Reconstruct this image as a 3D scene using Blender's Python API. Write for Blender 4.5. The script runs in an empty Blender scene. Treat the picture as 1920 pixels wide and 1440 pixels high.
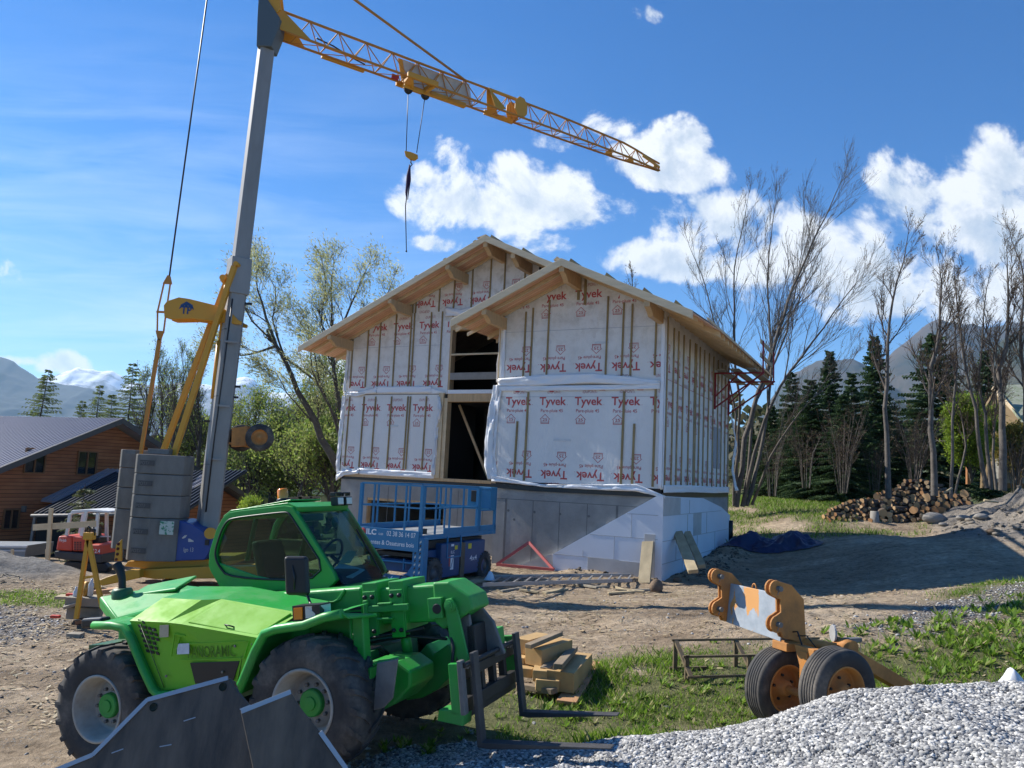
import bpy, math, random
import numpy as np
from mathutils import Vector, Matrix
random.seed(7); rng = np.random.default_rng(7)
SC = bpy.context.scene
COL = SC.collection
# ------------------------------------------------------------ camera
CAM_H = 2.45; FPX = 1460.0; PITCH = math.radians(6.72); ROLL = math.radians(2.70)
_f = np.array([0, math.cos(PITCH), math.sin(PITCH)]); _u = np.array([0, -math.sin(PITCH), math.cos(PITCH)]); _x = np.array([1.0, 0, 0])
CX = math.cos(ROLL)*_x + math.sin(ROLL)*_u; CU = -math.sin(ROLL)*_x + math.cos(ROLL)*_u
CP = np.array([0, 0, CAM_H])
cd = bpy.data.cameras.new('camera'); cam = bpy.data.objects.new('camera', cd); COL.objects.link(cam)
cd.sensor_width = 36; cd.lens = FPX/1920*36; cd.clip_start = 0.05; cd.clip_end = 40000
cam.matrix_world = Matrix(((CX[0], CU[0], -_f[0], 0), (CX[1], CU[1], -_f[1], 0), (CX[2], CU[2], -_f[2], CAM_H), (0, 0, 0, 1)))
SC.camera = cam
# ------------------------------------------------------------ light
SUN_A = math.radians(65); SUN_E = math.radians(38)      # azimuth left of straight ahead, elevation
S = Vector((-math.sin(SUN_A)*math.cos(SUN_E), math.cos(SUN_A)*math.cos(SUN_E), math.sin(SUN_E)))
sl = bpy.data.lights.new('sun', 'SUN'); sl.energy = 5.0; sl.angle = math.radians(0.55); sl.color = (1, 0.95, 0.87)
so = bpy.data.objects.new('sun', sl); COL.objects.link(so); so.rotation_euler = S.to_track_quat('Z', 'Y').to_euler(); so.location = (0, 0, 30)
SC.view_settings.view_transform = 'Standard'; SC.view_settings.look = 'None'; SC.view_settings.exposure = 0.74; SC.view_settings.gamma = 1
SC.cycles.use_denoising = True
SC.cycles.max_bounces = 6; SC.cycles.diffuse_bounces = 3; SC.cycles.transparent_max_bounces = 12; SC.cycles.volume_bounces = 1
W = bpy.data.worlds.new('World'); SC.world = W; W.use_nodes = True
nt = W.node_tree; nt.nodes.clear()
def N(t, typ, **kw):
    n = t.nodes.new(typ)
    for k, v in kw.items():
        if hasattr(n, k): setattr(n, k, v)
    return n
def math_n(t, op, a, b=None, c=None, clamp=False):
    n = t.nodes.new('ShaderNodeMath'); n.operation = op; n.use_clamp = clamp
    for i, v in enumerate((a, b, c)):
        if v is None: continue
        if isinstance(v, (int, float)): n.inputs[i].default_value = v
        else: t.links.new(v, n.inputs[i])
    return n.outputs[0]
sky = N(nt, 'ShaderNodeTexSky'); sky.sky_type = 'NISHITA'; sky.sun_disc = False
sky.sun_elevation = SUN_E; sky.sun_rotation = -SUN_A; sky.altitude = 1300; sky.air_density = 1.0; sky.dust_density = 0.15; sky.ozone_density = 2.2
out = N(nt, 'ShaderNodeOutputWorld'); bg = N(nt, 'ShaderNodeBackground'); bg.inputs['Strength'].default_value = 0.092
tc = N(nt, 'ShaderNodeTexCoord'); sep = N(nt, 'ShaderNodeSeparateXYZ'); nt.links.new(tc.outputs['Generated'], sep.inputs[0])
ymax = math_n(nt, 'MAXIMUM', sep.outputs[1], 0.02)
cu = math_n(nt, 'DIVIDE', sep.outputs[0], ymax); cv = math_n(nt, 'DIVIDE', sep.outputs[2], ymax)
comb = N(nt, 'ShaderNodeCombineXYZ'); nt.links.new(cu, comb.inputs[0]); nt.links.new(cv, comb.inputs[1])
def noise(t, vec, scale, detail=6, rough=0.6, dist=0.0):
    n = t.nodes.new('ShaderNodeTexNoise'); n.inputs['Scale'].default_value = scale; n.inputs['Detail'].default_value = detail
    n.inputs['Roughness'].default_value = rough; n.inputs['Distortion'].default_value = dist
    if vec is not None: t.links.new(vec, n.inputs['Vector'])
    return n
def ray(px, py): return _f + CX*(px-960)/FPX - CU*(py-720)/FPX
def gn(px, py):
    r = ray(px, py); return r[0]/r[1], r[2]/r[1]
n1 = noise(nt, comb.outputs[0], 7.5, 12, 0.62, 0.25); n2 = noise(nt, comb.outputs[0], 3.0, 3, 0.5)
shift = N(nt, 'ShaderNodeVectorMath'); shift.operation = 'ADD'; shift.inputs[1].default_value = (-0.016, 0.028, 0); nt.links.new(comb.outputs[0], shift.inputs[0])
n3 = noise(nt, shift.outputs[0], 7.5, 12, 0.62, 0.25)
# cumulus banks: centre px, radii px
CL = [(955, 392, 150, 78, 1), (1080, 385, 90, 72, 1), (870, 385, 110, 42, 0.9), (945, 330, 55, 40, 0.9), (985, 455, 90, 35, 0.8), (800, 335, 36, 24, 0.6), (835, 462, 50, 14, 0.55),
      (1262, 312, 118, 58, 1), (1285, 270, 62, 45, 1), (1140, 235, 52, 34, 0.85), (1050, 262, 45, 26, 0.35), (850, 290, 34, 30, 0.35), (1222, 28, 48, 22, 0.72),
      (1400, 440, 140, 72, 1), (1300, 500, 160, 40, 1), (1480, 480, 140, 80, 1), (1230, 500, 90, 26, 0.8), (1560, 560, 120, 60, 0.9),
      (1830, 430, 210, 130, 1.2), (1920, 360, 160, 90, 1.2), (1760, 380, 90, 55, 1.1), (1740, 520, 190, 90, 1.1), (1880, 560, 160, 90, 1.1), (1640, 560, 90, 50, 0.8), (1632, 400, 32, 22, 0.6), (2060, 330, 160, 120, 1.2), (2100, 500, 250, 130, 1.2),
      (115, 685, 52, 20, 0.95), (40, 678, 40, 9, 0.6), (620, 700, 60, 45, 0.75), (2300, 300, 200, 120, 1), (-350, 500, 260, 60, 0.8)]
acc = None
for (px, py, rx, ry, w) in CL:
    u0, v0 = gn(px, py); ru = rx/FPX; rv = ry/FPX
    dx = math_n(nt, 'MULTIPLY', math_n(nt, 'SUBTRACT', cu, u0), 1/ru); dy0 = math_n(nt, 'SUBTRACT', cv, v0)
    dyp = math_n(nt, 'MULTIPLY', math_n(nt, 'MAXIMUM', dy0, 0.0), 1/(rv*1.15)); dyn = math_n(nt, 'MULTIPLY', math_n(nt, 'MINIMUM', dy0, 0.0), 1/(rv*0.8))
    d2 = math_n(nt, 'ADD', math_n(nt, 'MULTIPLY', dx, dx), math_n(nt, 'ADD', math_n(nt, 'MULTIPLY', dyp, dyp), math_n(nt, 'MULTIPLY', dyn, dyn)))
    e = math_n(nt, 'MULTIPLY', math_n(nt, 'SUBTRACT', 1.25, d2), 0.62*w)
    acc = e if acc is None else math_n(nt, 'SMOOTH_MAX', acc, e, 0.12)
acc = math_n(nt, 'MAXIMUM', acc, -1.2)
nn = math_n(nt, 'MULTIPLY', math_n(nt, 'SUBTRACT', n1.outputs[0], 0.5), 5.6)
dens = math_n(nt, 'ADD', math_n(nt, 'ADD', acc, nn), 0.12)
front = math_n(nt, 'GREATER_THAN', sep.outputs[1], 0.06)
mr = N(nt, 'ShaderNodeMapRange'); mr.interpolation_type = 'SMOOTHSTEP'; mr.inputs[1].default_value = 0.05; mr.inputs[2].default_value = 0.75; nt.links.new(dens, mr.inputs[0])
mask = math_n(nt, 'MULTIPLY', mr.outputs[0], front)
# high thin cirrus low on the left
st = N(nt, 'ShaderNodeMapping'); st.inputs['Scale'].default_value = (1.1, 7.5, 1); st.inputs['Rotation'].default_value = (0, 0, 0.10); nt.links.new(comb.outputs[0], st.inputs[0])
nc = noise(nt, st.outputs[0], 2.6, 6, 0.6, 0.5)
lo = N(nt, 'ShaderNodeMapRange'); lo.inputs[1].default_value = 0.62; lo.inputs[2].default_value = 0.12; nt.links.new(cv, lo.inputs[0])
lx = N(nt, 'ShaderNodeMapRange'); lx.inputs[1].default_value = 0.1; lx.inputs[2].default_value = -0.45; nt.links.new(cu, lx.inputs[0])
ci = N(nt, 'ShaderNodeMapRange'); ci.inputs[1].default_value = 0.38; ci.inputs[2].default_value = 0.72; ci.inputs[4].default_value = 0.5; nt.links.new(nc.outputs[0], ci.inputs[0])
cir = math_n(nt, 'MULTIPLY', math_n(nt, 'MULTIPLY', math_n(nt, 'MULTIPLY', ci.outputs[0], lo.outputs[0]), lx.outputs[0]), front)
relief = math_n(nt, 'SUBTRACT', n1.outputs[0], n3.outputs[0])
shade = math_n(nt, 'MULTIPLY_ADD', relief, 3.4, 0.60)
core = N(nt, 'ShaderNodeMapRange'); core.inputs[1].default_value = 0.4; core.inputs[2].default_value = 1.5; core.inputs[3].default_value = 0.30; core.inputs[4].default_value = -0.12; nt.links.new(dens, core.inputs[0])
shade = math_n(nt, 'ADD', shade, core.outputs[0]); shade = math_n(nt, 'ADD', shade, math_n(nt, 'MULTIPLY', math_n(nt, 'SUBTRACT', n2.outputs[0], 0.5), 0.9), clamp=True)
cr = N(nt, 'ShaderNodeValToRGB'); cr.color_ramp.elements[0].position = 0.1; cr.color_ramp.elements[0].color = (0.33, 0.42, 0.55, 1); cr.color_ramp.elements[1].position = 0.85; cr.color_ramp.elements[1].color = (0.76, 0.77, 0.78, 1)
el = cr.color_ramp.elements.new(0.5); el.color = (0.50, 0.555, 0.63, 1)
nt.links.new(shade, cr.inputs[0])
cs = N(nt, 'ShaderNodeVectorMath'); cs.operation = 'SCALE'; cs.inputs['Scale'].default_value = 0.84/0.092; nt.links.new(cr.outputs[0], cs.inputs[0])
tint = N(nt, 'ShaderNodeMix'); tint.data_type = 'RGBA'; tint.blend_type = 'MULTIPLY'; tint.inputs[0].default_value = 1.0; tint.inputs[7].default_value = (0.66, 0.86, 1.04, 1); hs = N(nt, 'ShaderNodeHueSaturation'); hs.inputs['Saturation'].default_value = 1.42; nt.links.new(sky.outputs[0], hs.inputs['Color']); nt.links.new(hs.outputs[0], tint.inputs[6])
mxc = N(nt, 'ShaderNodeMix'); mxc.data_type = 'RGBA'; mxc.inputs[7].default_value = (6.8, 7.6, 8.6, 1); nt.links.new(cir, mxc.inputs[0]); nt.links.new(tint.outputs[2], mxc.inputs[6])
mx = N(nt, 'ShaderNodeMix'); mx.data_type = 'RGBA'; nt.links.new(mask, mx.inputs[0]); nt.links.new(mxc.outputs[2], mx.inputs[6]); nt.links.new(cs.outputs[0], mx.inputs[7])
nt.links.new(mx.outputs[2], bg.inputs[0]); nt.links.new(bg.outputs[0], out.inputs[0])
# ------------------------------------------------------------ camera geometry helpers (photogrammetry: pixel of the 1920 photo -> world point)
def aty(px, py, Y):
    r = ray(px, py); return CP + r*Y/r[1]
def atz(px, py, z):
    r = ray(px, py); return CP + r*(z-CAM_H)/r[2]
def onpl(px, py, p0, n):
    r = ray(px, py); n = np.array(n, float); return CP + r*((np.array(p0, float)-CP)@n)/(r@n)
# ------------------------------------------------------------ numpy noise
def _h(i, j, s):
    n = (i.astype(np.int64)*374761393 + j.astype(np.int64)*668265263 + s*1442695041) & 0x7fffffff
    n = ((n ^ (n >> 13))*1274126177) & 0x7fffffff
    return ((n ^ (n >> 16)) & 0xffff)/65535.0
def vnoise(x, y, s=0):
    x = np.asarray(x, float); y = np.asarray(y, float); i = np.floor(x); j = np.floor(y); fx = x-i; fy = y-j
    fx = fx*fx*(3-2*fx); fy = fy*fy*(3-2*fy)
    a = _h(i, j, s); b = _h(i+1, j, s); c = _h(i, j+1, s); d = _h(i+1, j+1, s)
    return (a*(1-fx)+b*fx)*(1-fy)+(c*(1-fx)+d*fx)*fy
def fbm(x, y, o=4, s=0, g=0.5):
    t = 0; a = 1; n = 0
    for k in range(o):
        t = t+a*(vnoise(x*2**k+k*17.3, y*2**k+k*9.1, s+k)-0.5); n += a; a *= g
    return t/n*2
def sst(v, a, b):
    t = np.clip((np.asarray(v, float)-a)/(b-a), 0, 1); return t*t*(3-2*t)
# ------------------------------------------------------------ materials
MC = {}
def mat(name, col, rough=0.7, metal=0.0, var=0.0, col2=None, scale=4.0, bump=0.0, bscale=None, detail=6, spec=0.5, stretch=None, thresh=None, coat=0.0, world=False, trans=0.0):
    if name in MC: return MC[name]
    m = bpy.data.materials.new(name); m.use_nodes = True; t = m.node_tree; b = t.nodes['Principled BSDF']
    b.inputs['Base Color'].default_value = (*col, 1); b.inputs['Roughness'].default_value = rough; b.inputs['Metallic'].default_value = metal
    b.inputs['Specular IOR Level'].default_value = spec; b.inputs['Coat Weight'].default_value = coat
    c = t.nodes.new('ShaderNodeTexCoord'); vec = c.outputs['Object']
    if world:
        g = t.nodes.new('ShaderNodeNewGeometry'); vec = g.outputs['Position']
    if stretch:
        mp = t.nodes.new('ShaderNodeMapping'); mp.inputs['Scale'].default_value = stretch; t.links.new(vec, mp.inputs[0]); vec = mp.outputs[0]
    if var > 0 or col2:
        n = noise(t, vec, scale, detail, 0.62)
        r = t.nodes.new('ShaderNodeValToRGB')
        lo_, hi_ = thresh if thresh else (0.3, 0.7)
        r.color_ramp.elements[0].position = lo_; r.color_ramp.elements[1].position = hi_
        c2 = col2 if col2 else tuple(x*(1-var) for x in col)
        r.color_ramp.elements[0].color = (*c2, 1); r.color_ramp.elements[1].color = (*col, 1)
        t.links.new(n.outputs[0], r.inputs[0]); t.links.new(r.outputs[0], b.inputs['Base Color'])
    if bump > 0:
        n = noise(t, vec, bscale or scale*4, 5, 0.6); bp = t.nodes.new('ShaderNodeBump'); bp.inputs['Strength'].default_value = bump; bp.inputs['Distance'].default_value = 0.02
        t.links.new(n.outputs[0], bp.inputs['Height']); t.links.new(bp.outputs[0], b.inputs['Normal'])
    if trans > 0:
        tr = t.nodes.new('ShaderNodeBsdfTranslucent'); ms = t.nodes.new('ShaderNodeMixShader'); ms.inputs[0].default_value = trans
        src = b.inputs['Base Color'].links[0].from_socket if b.inputs['Base Color'].links else None
        if src: t.links.new(src, tr.inputs[0])
        else: tr.inputs[0].default_value = (*col, 1)
        t.links.new(b.outputs[0], ms.inputs[1]); t.links.new(tr.outputs[0], ms.inputs[2]); t.links.new(ms.outputs[0], t.nodes['Material Output'].inputs[0])
    MC[name] = m; return m
# ------------------------------------------------------------ mesh builder
TXT = {}
def text_mesh(s, bold):
    k = (s, bold)
    if k not in TXT:
        c = bpy.data.curves.new('lettering', 'FONT'); c.body = s; c.size = 1; c.offset = bold; c.resolution_u = 3
        o = bpy.data.objects.new('lettering', c); COL.objects.link(o)
        dg = bpy.context.evaluated_depsgraph_get(); dg.update(); me = o.evaluated_get(dg).to_mesh()
        v = np.array([p.co[:] for p in me.vertices]) if len(me.vertices) else np.zeros((0, 3)); f = [tuple(p.vertices) for p in me.polygons]
        w = (v[:, 0].min(), v[:, 0].max(), v[:, 1].min(), v[:, 1].max())
        o.evaluated_get(dg).to_mesh_clear(); bpy.data.objects.remove(o); bpy.data.curves.remove(c)
        TXT[k] = (v, f, w)
    return TXT[k]
class MB:
    def __init__(s): s.v = []; s.f = []; s.m = []; s.s = []; s.n = 0; s.T = None
    def add(s, vs, fs, m=0, sm=False):
        vs = np.asarray(vs, float).reshape(-1, 3)
        if s.T is not None: vs = vs@s.T[:3, :3].T+s.T[:3, 3]
        s.v.append(vs); k = s.n; s.f.extend([tuple(i+k for i in f) for f in fs]); s.m.extend([m]*len(fs)); s.s.extend([sm]*len(fs)); s.n += len(vs); return s
    def box(s, c, d, R=None, m=0):
        x, y, z = [q/2 for q in d]; v = np.array([(i, j, k) for i in (-x, x) for j in (-y, y) for k in (-z, z)])
        if R is not None: v = v@np.array(R).T
        return s.add(v+np.array(c, float), [(0, 1, 3, 2), (4, 6, 7, 5), (0, 4, 5, 1), (2, 3, 7, 6), (0, 2, 6, 4), (1, 5, 7, 3)], m)
    def bb(s, lo, hi, m=0):
        lo = np.array(lo, float); hi = np.array(hi, float); return s.box((lo+hi)/2, hi-lo, None, m)
    def beam(s, p0, p1, w, h, m=0, up=(0, 0, 1)):
        p0 = np.array(p0, float); p1 = np.array(p1, float); d = p1-p0; L = np.linalg.norm(d); d /= L
        u = np.array(up, float); x = np.cross(d, u)
        if np.linalg.norm(x) < 1e-4: x = np.cross(d, (0, 1, 0.01))
        x /= np.linalg.norm(x); u = np.cross(x, d)
        return s.box((p0+p1)/2, (w, L, h), np.stack([x, d, u], 1), m)
    def tube(s, p0, p1, r0, r1=None, n=8, m=0, cap=True, sm=True):
        return s.pipe([p0, p1], [r0, r0 if r1 is None else r1], n, m, cap, sm)
    def pipe(s, pts, r, n=8, m=0, cap=True, sm=True):
        P = np.array(pts, float); k = len(P); r = np.full(k, r) if np.isscalar(r) else np.array(r, float)
        t = np.zeros_like(P); t[0] = P[1]-P[0]; t[-1] = P[-1]-P[-2]
        if k > 2: t[1:-1] = P[2:]-P[:-2]
        t /= np.linalg.norm(t, axis=1)[:, None]+1e-12
        a = np.cross(t[0], (0, 0, 1)); a = a if np.linalg.norm(a) > 1e-3 else np.cross(t[0], (0, 1, 0)); a /= np.linalg.norm(a)
        ang = np.arange(n)*2*math.pi/n; V = []
        for i in range(k):
            a = a-t[i]*(a@t[i]); a /= np.linalg.norm(a); b = np.cross(t[i], a)
            V.append(P[i]+r[i]*(np.cos(ang)[:, None]*a+np.sin(ang)[:, None]*b))
        F = [(i*n+j, i*n+(j+1) % n, (i+1)*n+(j+1) % n, (i+1)*n+j) for i in range(k-1) for j in range(n)]
        if cap: s.add(np.concatenate(V), F, m, sm); kk = s.n-k*n; s.f += [tuple(kk+j for j in range(n-1, -1, -1)), tuple(kk+(k-1)*n+j for j in range(n))]; s.m += [m, m]; s.s += [False, False]; return s
        return s.add(np.concatenate(V), F, m, sm)
    def prism(s, pts, off, m=0):
        P = np.array(pts, float); n = len(P); V = np.concatenate([P, P+np.array(off, float)])
        return s.add(V, [tuple(range(n-1, -1, -1)), tuple(range(n, 2*n))]+[(i, (i+1) % n, n+(i+1) % n, n+i) for i in range(n)], m)
    def lathe(s, c, ax, prof, n=24, m=0, sm=True, close=False):
        ax = np.array(ax, float); ax /= np.linalg.norm(ax); a = np.cross(ax, (0, 0, 1)); a = a if np.linalg.norm(a) > 1e-3 else np.array([1.0, 0, 0]); a /= np.linalg.norm(a); b = np.cross(ax, a)
        ang = np.arange(n)*2*math.pi/n; V = [np.array(c, float)+ax*h+r*(np.cos(ang)[:, None]*a+np.sin(ang)[:, None]*b) for r, h in prof]; k = len(prof)
        F = [(i*n+j, i*n+(j+1) % n, (i+1)*n+(j+1) % n, (i+1)*n+j) for i in range(k-1) for j in range(n)]
        if close: F += [((k-1)*n+j, (k-1)*n+(j+1) % n, (j+1) % n, j) for j in range(n)]
        return s.add(np.concatenate(V), F, m, sm)
    def text(s, t, o, xd, yd, size, m=0, bold=0.0, off=0.0, width=None, clip=None, center=False):
        v, f, w = text_mesh(t, bold)
        if len(v) == 0: return s
        sx = size if width is None else width/(w[1]-w[0])
        xd = np.array(xd, float); yd = np.array(yd, float); nn = np.cross(xd, yd)
        X = (v[:, 0]-(w[0] if not center else (w[0]+w[1])/2))*sx; Y = v[:, 1]*size
        V = np.array(o, float)+X[:, None]*xd+Y[:, None]*yd+off*nn
        if clip is not None:
            ok = clip(V); f = [q for q in f if all(ok[i] for i in q)]
        return s.add(V, f, m)
    def build(s, name, mats, parent=None, bevel=0.0, seg=2, auto=False):
        me = bpy.data.meshes.new(name); V = np.concatenate(s.v) if s.v else np.zeros((0, 3))
        me.from_pydata(V.tolist(), [], s.f); mats = mats if isinstance(mats, (list, tuple)) else [mats]
        for q in mats: me.materials.append(q)
        me.polygons.foreach_set('material_index', s.m); me.polygons.foreach_set('use_smooth', s.s); me.update()
        o = bpy.data.objects.new(name, me); COL.objects.link(o)
        if parent is not None: o.parent = parent
        if bevel > 0:
            b = o.modifiers.new('bevel', 'BEVEL'); b.width = bevel; b.segments = seg; b.limit_method = 'ANGLE'; b.angle_limit = math.radians(40)
        return o
def np_mesh(name, V, F, mats, mi=None, smooth=False, parent=None):
    """fast mesh from arrays: F is (n,3) or (n,4)"""
    me = bpy.data.meshes.new(name); V = np.asarray(V, np.float32); F = np.asarray(F, np.int32); k = F.shape[1]
    me.vertices.add(len(V)); me.vertices.foreach_set('co', V.ravel()); me.loops.add(F.size); me.loops.foreach_set('vertex_index', F.ravel())
    me.polygons.add(len(F)); me.polygons.foreach_set('loop_start', np.arange(0, F.size, k, dtype=np.int32)); me.polygons.foreach_set('loop_total', np.full(len(F), k, dtype=np.int32))
    for q in (mats if isinstance(mats, (list, tuple)) else [mats]): me.materials.append(q)
    if mi is not None: me.polygons.foreach_set('material_index', np.asarray(mi, np.int32))
    me.polygons.foreach_set('use_smooth', np.full(len(F), smooth)); me.update(calc_edges=True)
    o = bpy.data.objects.new(name, me); COL.objects.link(o)
    if parent is not None: o.parent = parent
    return o
def tag(o, label=None, cat=None, group=None, kind=None):
    if label: o['label'] = label
    if cat: o['category'] = cat
    if group: o['group'] = group
    if kind: o['kind'] = kind
    return o
def empty(name, loc=(0, 0, 0), rz=0.0, label=None, cat=None, group=None, M=None):
    o = bpy.data.objects.new(name, None); COL.objects.link(o); o.empty_display_size = 0.3
    if M is not None: o.matrix_world = M
    else: o.location = loc; o.rotation_euler = (0, 0, rz)
    return tag(o, label, cat, group)
KIDS = {}
def copy_tree(o, label=None, parent=None):
    c = o.copy(); COL.objects.link(c)
    if parent is not None: c.parent = parent
    if label: c['label'] = label
    for ch in [q for q in bpy.data.objects if q.parent == o]: copy_tree(ch, None, c)
    return c
def star(pts): return pts
# ============================================================ terrain
HO = np.array([3.9, 20.0, 0.0]); YAW = math.radians(26.8)
HU = np.array([math.cos(YAW), -math.sin(YAW), 0]); HV = np.array([math.sin(YAW), math.cos(YAW), 0])
def hw(u, v, z): return HO+HU*u+HV*v+np.array([0, 0, z])
# gravel heap: ridge of the heap as pixel-derived world points
def heap(x, y):
    h = np.interp(x, [-1.9, -1.0, -.1, .8, 1.9, 3.1, 4.2, 9], [0, .05, .27, .41, .60, .97, 1.0, .96])
    yb = 7.55+0.25*fbm(np.asarray(x)*0.7, np.asarray(x)*0+2, 3, 77)
    return h*sst(y, yb, 6.2)*sst(x, 12, 8)*(1+0.10*fbm(np.asarray(x)*1.1, np.asarray(y)*1.1, 3, 78))
def base_z(x, y):
    x = np.asarray(x, float); y = np.asarray(y, float)
    z = -0.115*np.clip(-1-x, 0, 4.2)*sst(y, 40, 22)
    z = z-0.10*sst(x, 0, -2)*sst(y, 12, 8)*0
    tilt = 0.115*np.clip(x-0.6, 0, 9)*sst(y, 18.6, 13.5)*sst(y, 6.5, 10.5)
    z = z+tilt
    z = z+0.62*sst(x, 7.4, 12.5)*sst(y, 13, 18)+0.46*sst((x-HO[0])*HV[0]+(y-HO[1])*HV[1], 1, 8.5)*sst(x, 3, 5)
    z = z+0.5*sst(y, 26.3, 29.3)*sst(x, 6, 11)+0.3*sst(y, 29, 36)*sst(x, 5, 9)
    lf = sst(x, -4, -9)
    z = z-lf*(0.8*sst(y, 19, 26)+1.0*sst(y, 26, 36))
    # valley falls away behind the plot on the left, low ground far away
    z = z-26*sst(y, 42, 160)*sst(x, 14, -12)-0.0
    z = z+2.0*sst(y, 34, 120)*sst(x, 10, 40)
    return z
def spoil(x, y):
    d = np.sqrt(((x-16.2)/3.0)**2+((y-24.8)/3.4)**2); a = .62*sst(d, 1.1, 0.0)
    d2 = np.sqrt(((x-18.6)/4)**2+((y-26.5)/4)**2); b = 1.5*sst(d2, 1.2, 0.1)
    return np.maximum(a, b)
def sand(x, y):
    d = np.sqrt(((x+12.2)/3.2)**2+((y-19.0)/2.2)**2); return 0.50*sst(d, 1.05, 0.0)+0.15*sst(np.sqrt(((x+14.5)/2.5)**2+((y-17.6)/1.4)**2), 1, 0)
def foot(x, y):   # dug strip and mounds of earth along the house foot
    u = (x-HO[0])*HU[0]+(y-HO[1])*HU[1]; v = (x-HO[0])*HV[0]+(y-HO[1])*HV[1]
    return 0.12*np.exp(-((v+0.35)/0.35)**2)*sst(u, -2.7, -2.0)*sst(u, 0.4, -0.2)*(0.5+vnoise(u*2.3, v*3, 5))+0.18*np.exp(-((u-0.6)/0.5)**2)*sst(v, 0, 1)*sst(v, 9, 7)*(0.4+vnoise(v*1.7, u, 6))
def ground_z(x, y):
    x = np.asarray(x, float); y = np.asarray(y, float)
    z = base_z(x, y); sp = spoil(x, y); sd = sand(x, y); hp = heap(x, y)
    near = sst(np.hypot(x, y-12), 60, 25)
    rough = near*(0.055*fbm(x*0.9, y*0.9, 4, 3)+0.034*fbm(x*3.6, y*3.6, 3, 11))
    # tyre ruts running across the yard
    rut = 0.035*np.exp(-((y-(12.4+0.25*x))/0.28)**2)+0.035*np.exp(-((y-(14.2+0.22*x))/0.28)**2)
    rough = rough-near*rut*sst(x, -6, -1)*sst(x, 12, 8)*(0.6+0.8*vnoise(x*6, y*6, 9))
    z = z+rough+foot(x, y)+sp*(1+0.45*fbm(x*1.3, y*1.3, 4, 21))+sd*(1+0.25*fbm(x*1.7, y*1.7, 4, 31))+sp*0.08*fbm(x*5, y*5, 2, 8)
    return np.maximum(z, z*0+base_z(x, y)+hp) if False else z+hp*(1-0.0)
def gz(x, y): return float(ground_z(np.array([x]), np.array([y]))[0])
def gb(x, y): return float(base_z(np.array([x]), np.array([y]))[0])
def axis(a, b, h, lo, hi, g=1.18):
    c = list(np.arange(a, b+h/2, h)); s = h; x = c[-1]
    while x < hi: s *= g; x += s; c.append(x)
    s = h; x = c[0]; pre = []
    while x > lo: s *= g; x -= s; pre.append(x)
    return np.array(pre[::-1]+c)
gx = axis(-14, 15, 0.085, -9000, 9000, 1.16); gy = axis(2.5, 27, 0.085, -1500, 13000, 1.16)
GX, GY = np.meshgrid(gx, gy); GZ = ground_z(GX, GY)
nx, ny = len(gx), len(gy); idx = np.arange(nx*ny).reshape(ny, nx)
F = np.stack([idx[:-1, :-1], idx[:-1, 1:], idx[1:, 1:], idx[1:, :-1]], -1).reshape(-1, 4)
# surface kinds as masks: R gravel, G grass cover, B pale dust/sand, A unused
def g_gravel(x, y):
    a = sst(heap(x, y), 0.01, 0.05)
    # pale stone spill right
    c = (x-7.6)*0.55-(y-12.6)*0.83; l = (x-7.6)*0.83+(y-12.6)*0.55
    b = sst(np.abs(c)+0.5*fbm(x*1.5, y*1.5, 3, 44), 0.85, 0.35)*sst(np.abs(l), 3.4, 2.2)
    l2 = sst(np.hypot((x-10.2)/1.6, (y-10.6)/1.4)+0.3*fbm(x*2, y*2, 3, 4), 1, 0.6)
    d = sst(np.hypot((x+10.5)/4.0, (y-13.3)/2.4)+0.25*fbm(x*1.5, y*1.5, 3, 47), 1.0, 0.7)
    return np.clip(np.maximum.reduce([a, b*0.85, l2*.7, d*0.8]), 0, 1)
def g_grass(x, y):
    n = fbm(x*0.8, y*0.8, 4, 71)
    m = sst(y, 7.2, 8.0)*sst(y+0.9*n-0.12*(x-4).clip(0, 8) if hasattr(x, 'clip') else y, 11.4, 9.8)*sst(x, 0.2, 1.2)*sst(x, 14, 11)*sst(n, -0.55, 0.0)
    r = sst(np.abs(y-(13.2+(x-8.5)*0.42))+0.7*n, 1.5, 0.6)*sst(x, 6.5, 8.3)*0.9
    k = sst(y, 25.6, 26.8)*sst(x, 6, 8.5)*sst(n+0.05, -0.3, 0.35)*0.8
    k2 = sst(y, 29, 33)*sst(n, -0.6, -0.1)
    lf = sst(np.hypot((x+11.5)/4.5, (y-16.2)/0.95)+0.3*n, 1.1, 0.7)
    b = sst(np.hypot((x-.1)/1.0, (y-8.1)/1.3)+.3*n, 1.1, .7)
    far = sst(y, 60, 90)
    return np.clip(np.maximum.reduce([m, r, k, k2, lf, b, far])*(1-g_gravel(x, y))*(1-sst(spoil(x, y), .05, .2)), 0, 1)
gm = bpy.data.materials.new('earth'); gm.use_nodes = True; t = gm.node_tree; B = t.nodes['Principled BSDF']; B.inputs['Roughness'].default_value = 0.95; B.inputs['Specular IOR Level'].default_value = 0.15
g = t.nodes.new('ShaderNodeNewGeometry'); P = g.outputs['Position']; at = t.nodes.new('ShaderNodeAttribute'); at.attribute_name = 'cover'
sp3 = t.nodes.new('ShaderNodeSeparateColor'); t.links.new(at.outputs['Color'], sp3.inputs[0])
def ramp(t, fac, stops):
    r = t.nodes.new('ShaderNodeValToRGB'); e = r.color_ramp.elements
    e[0].position, e[0].color = stops[0][0], (*stops[0][1], 1); e[1].position, e[1].color = stops[-1][0], (*stops[-1][1], 1)
    for p, c in stops[1:-1]: q = e.new(p); q.color = (*c, 1)
    t.links.new(fac, r.inputs[0]); return r.outputs[0]
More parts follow.
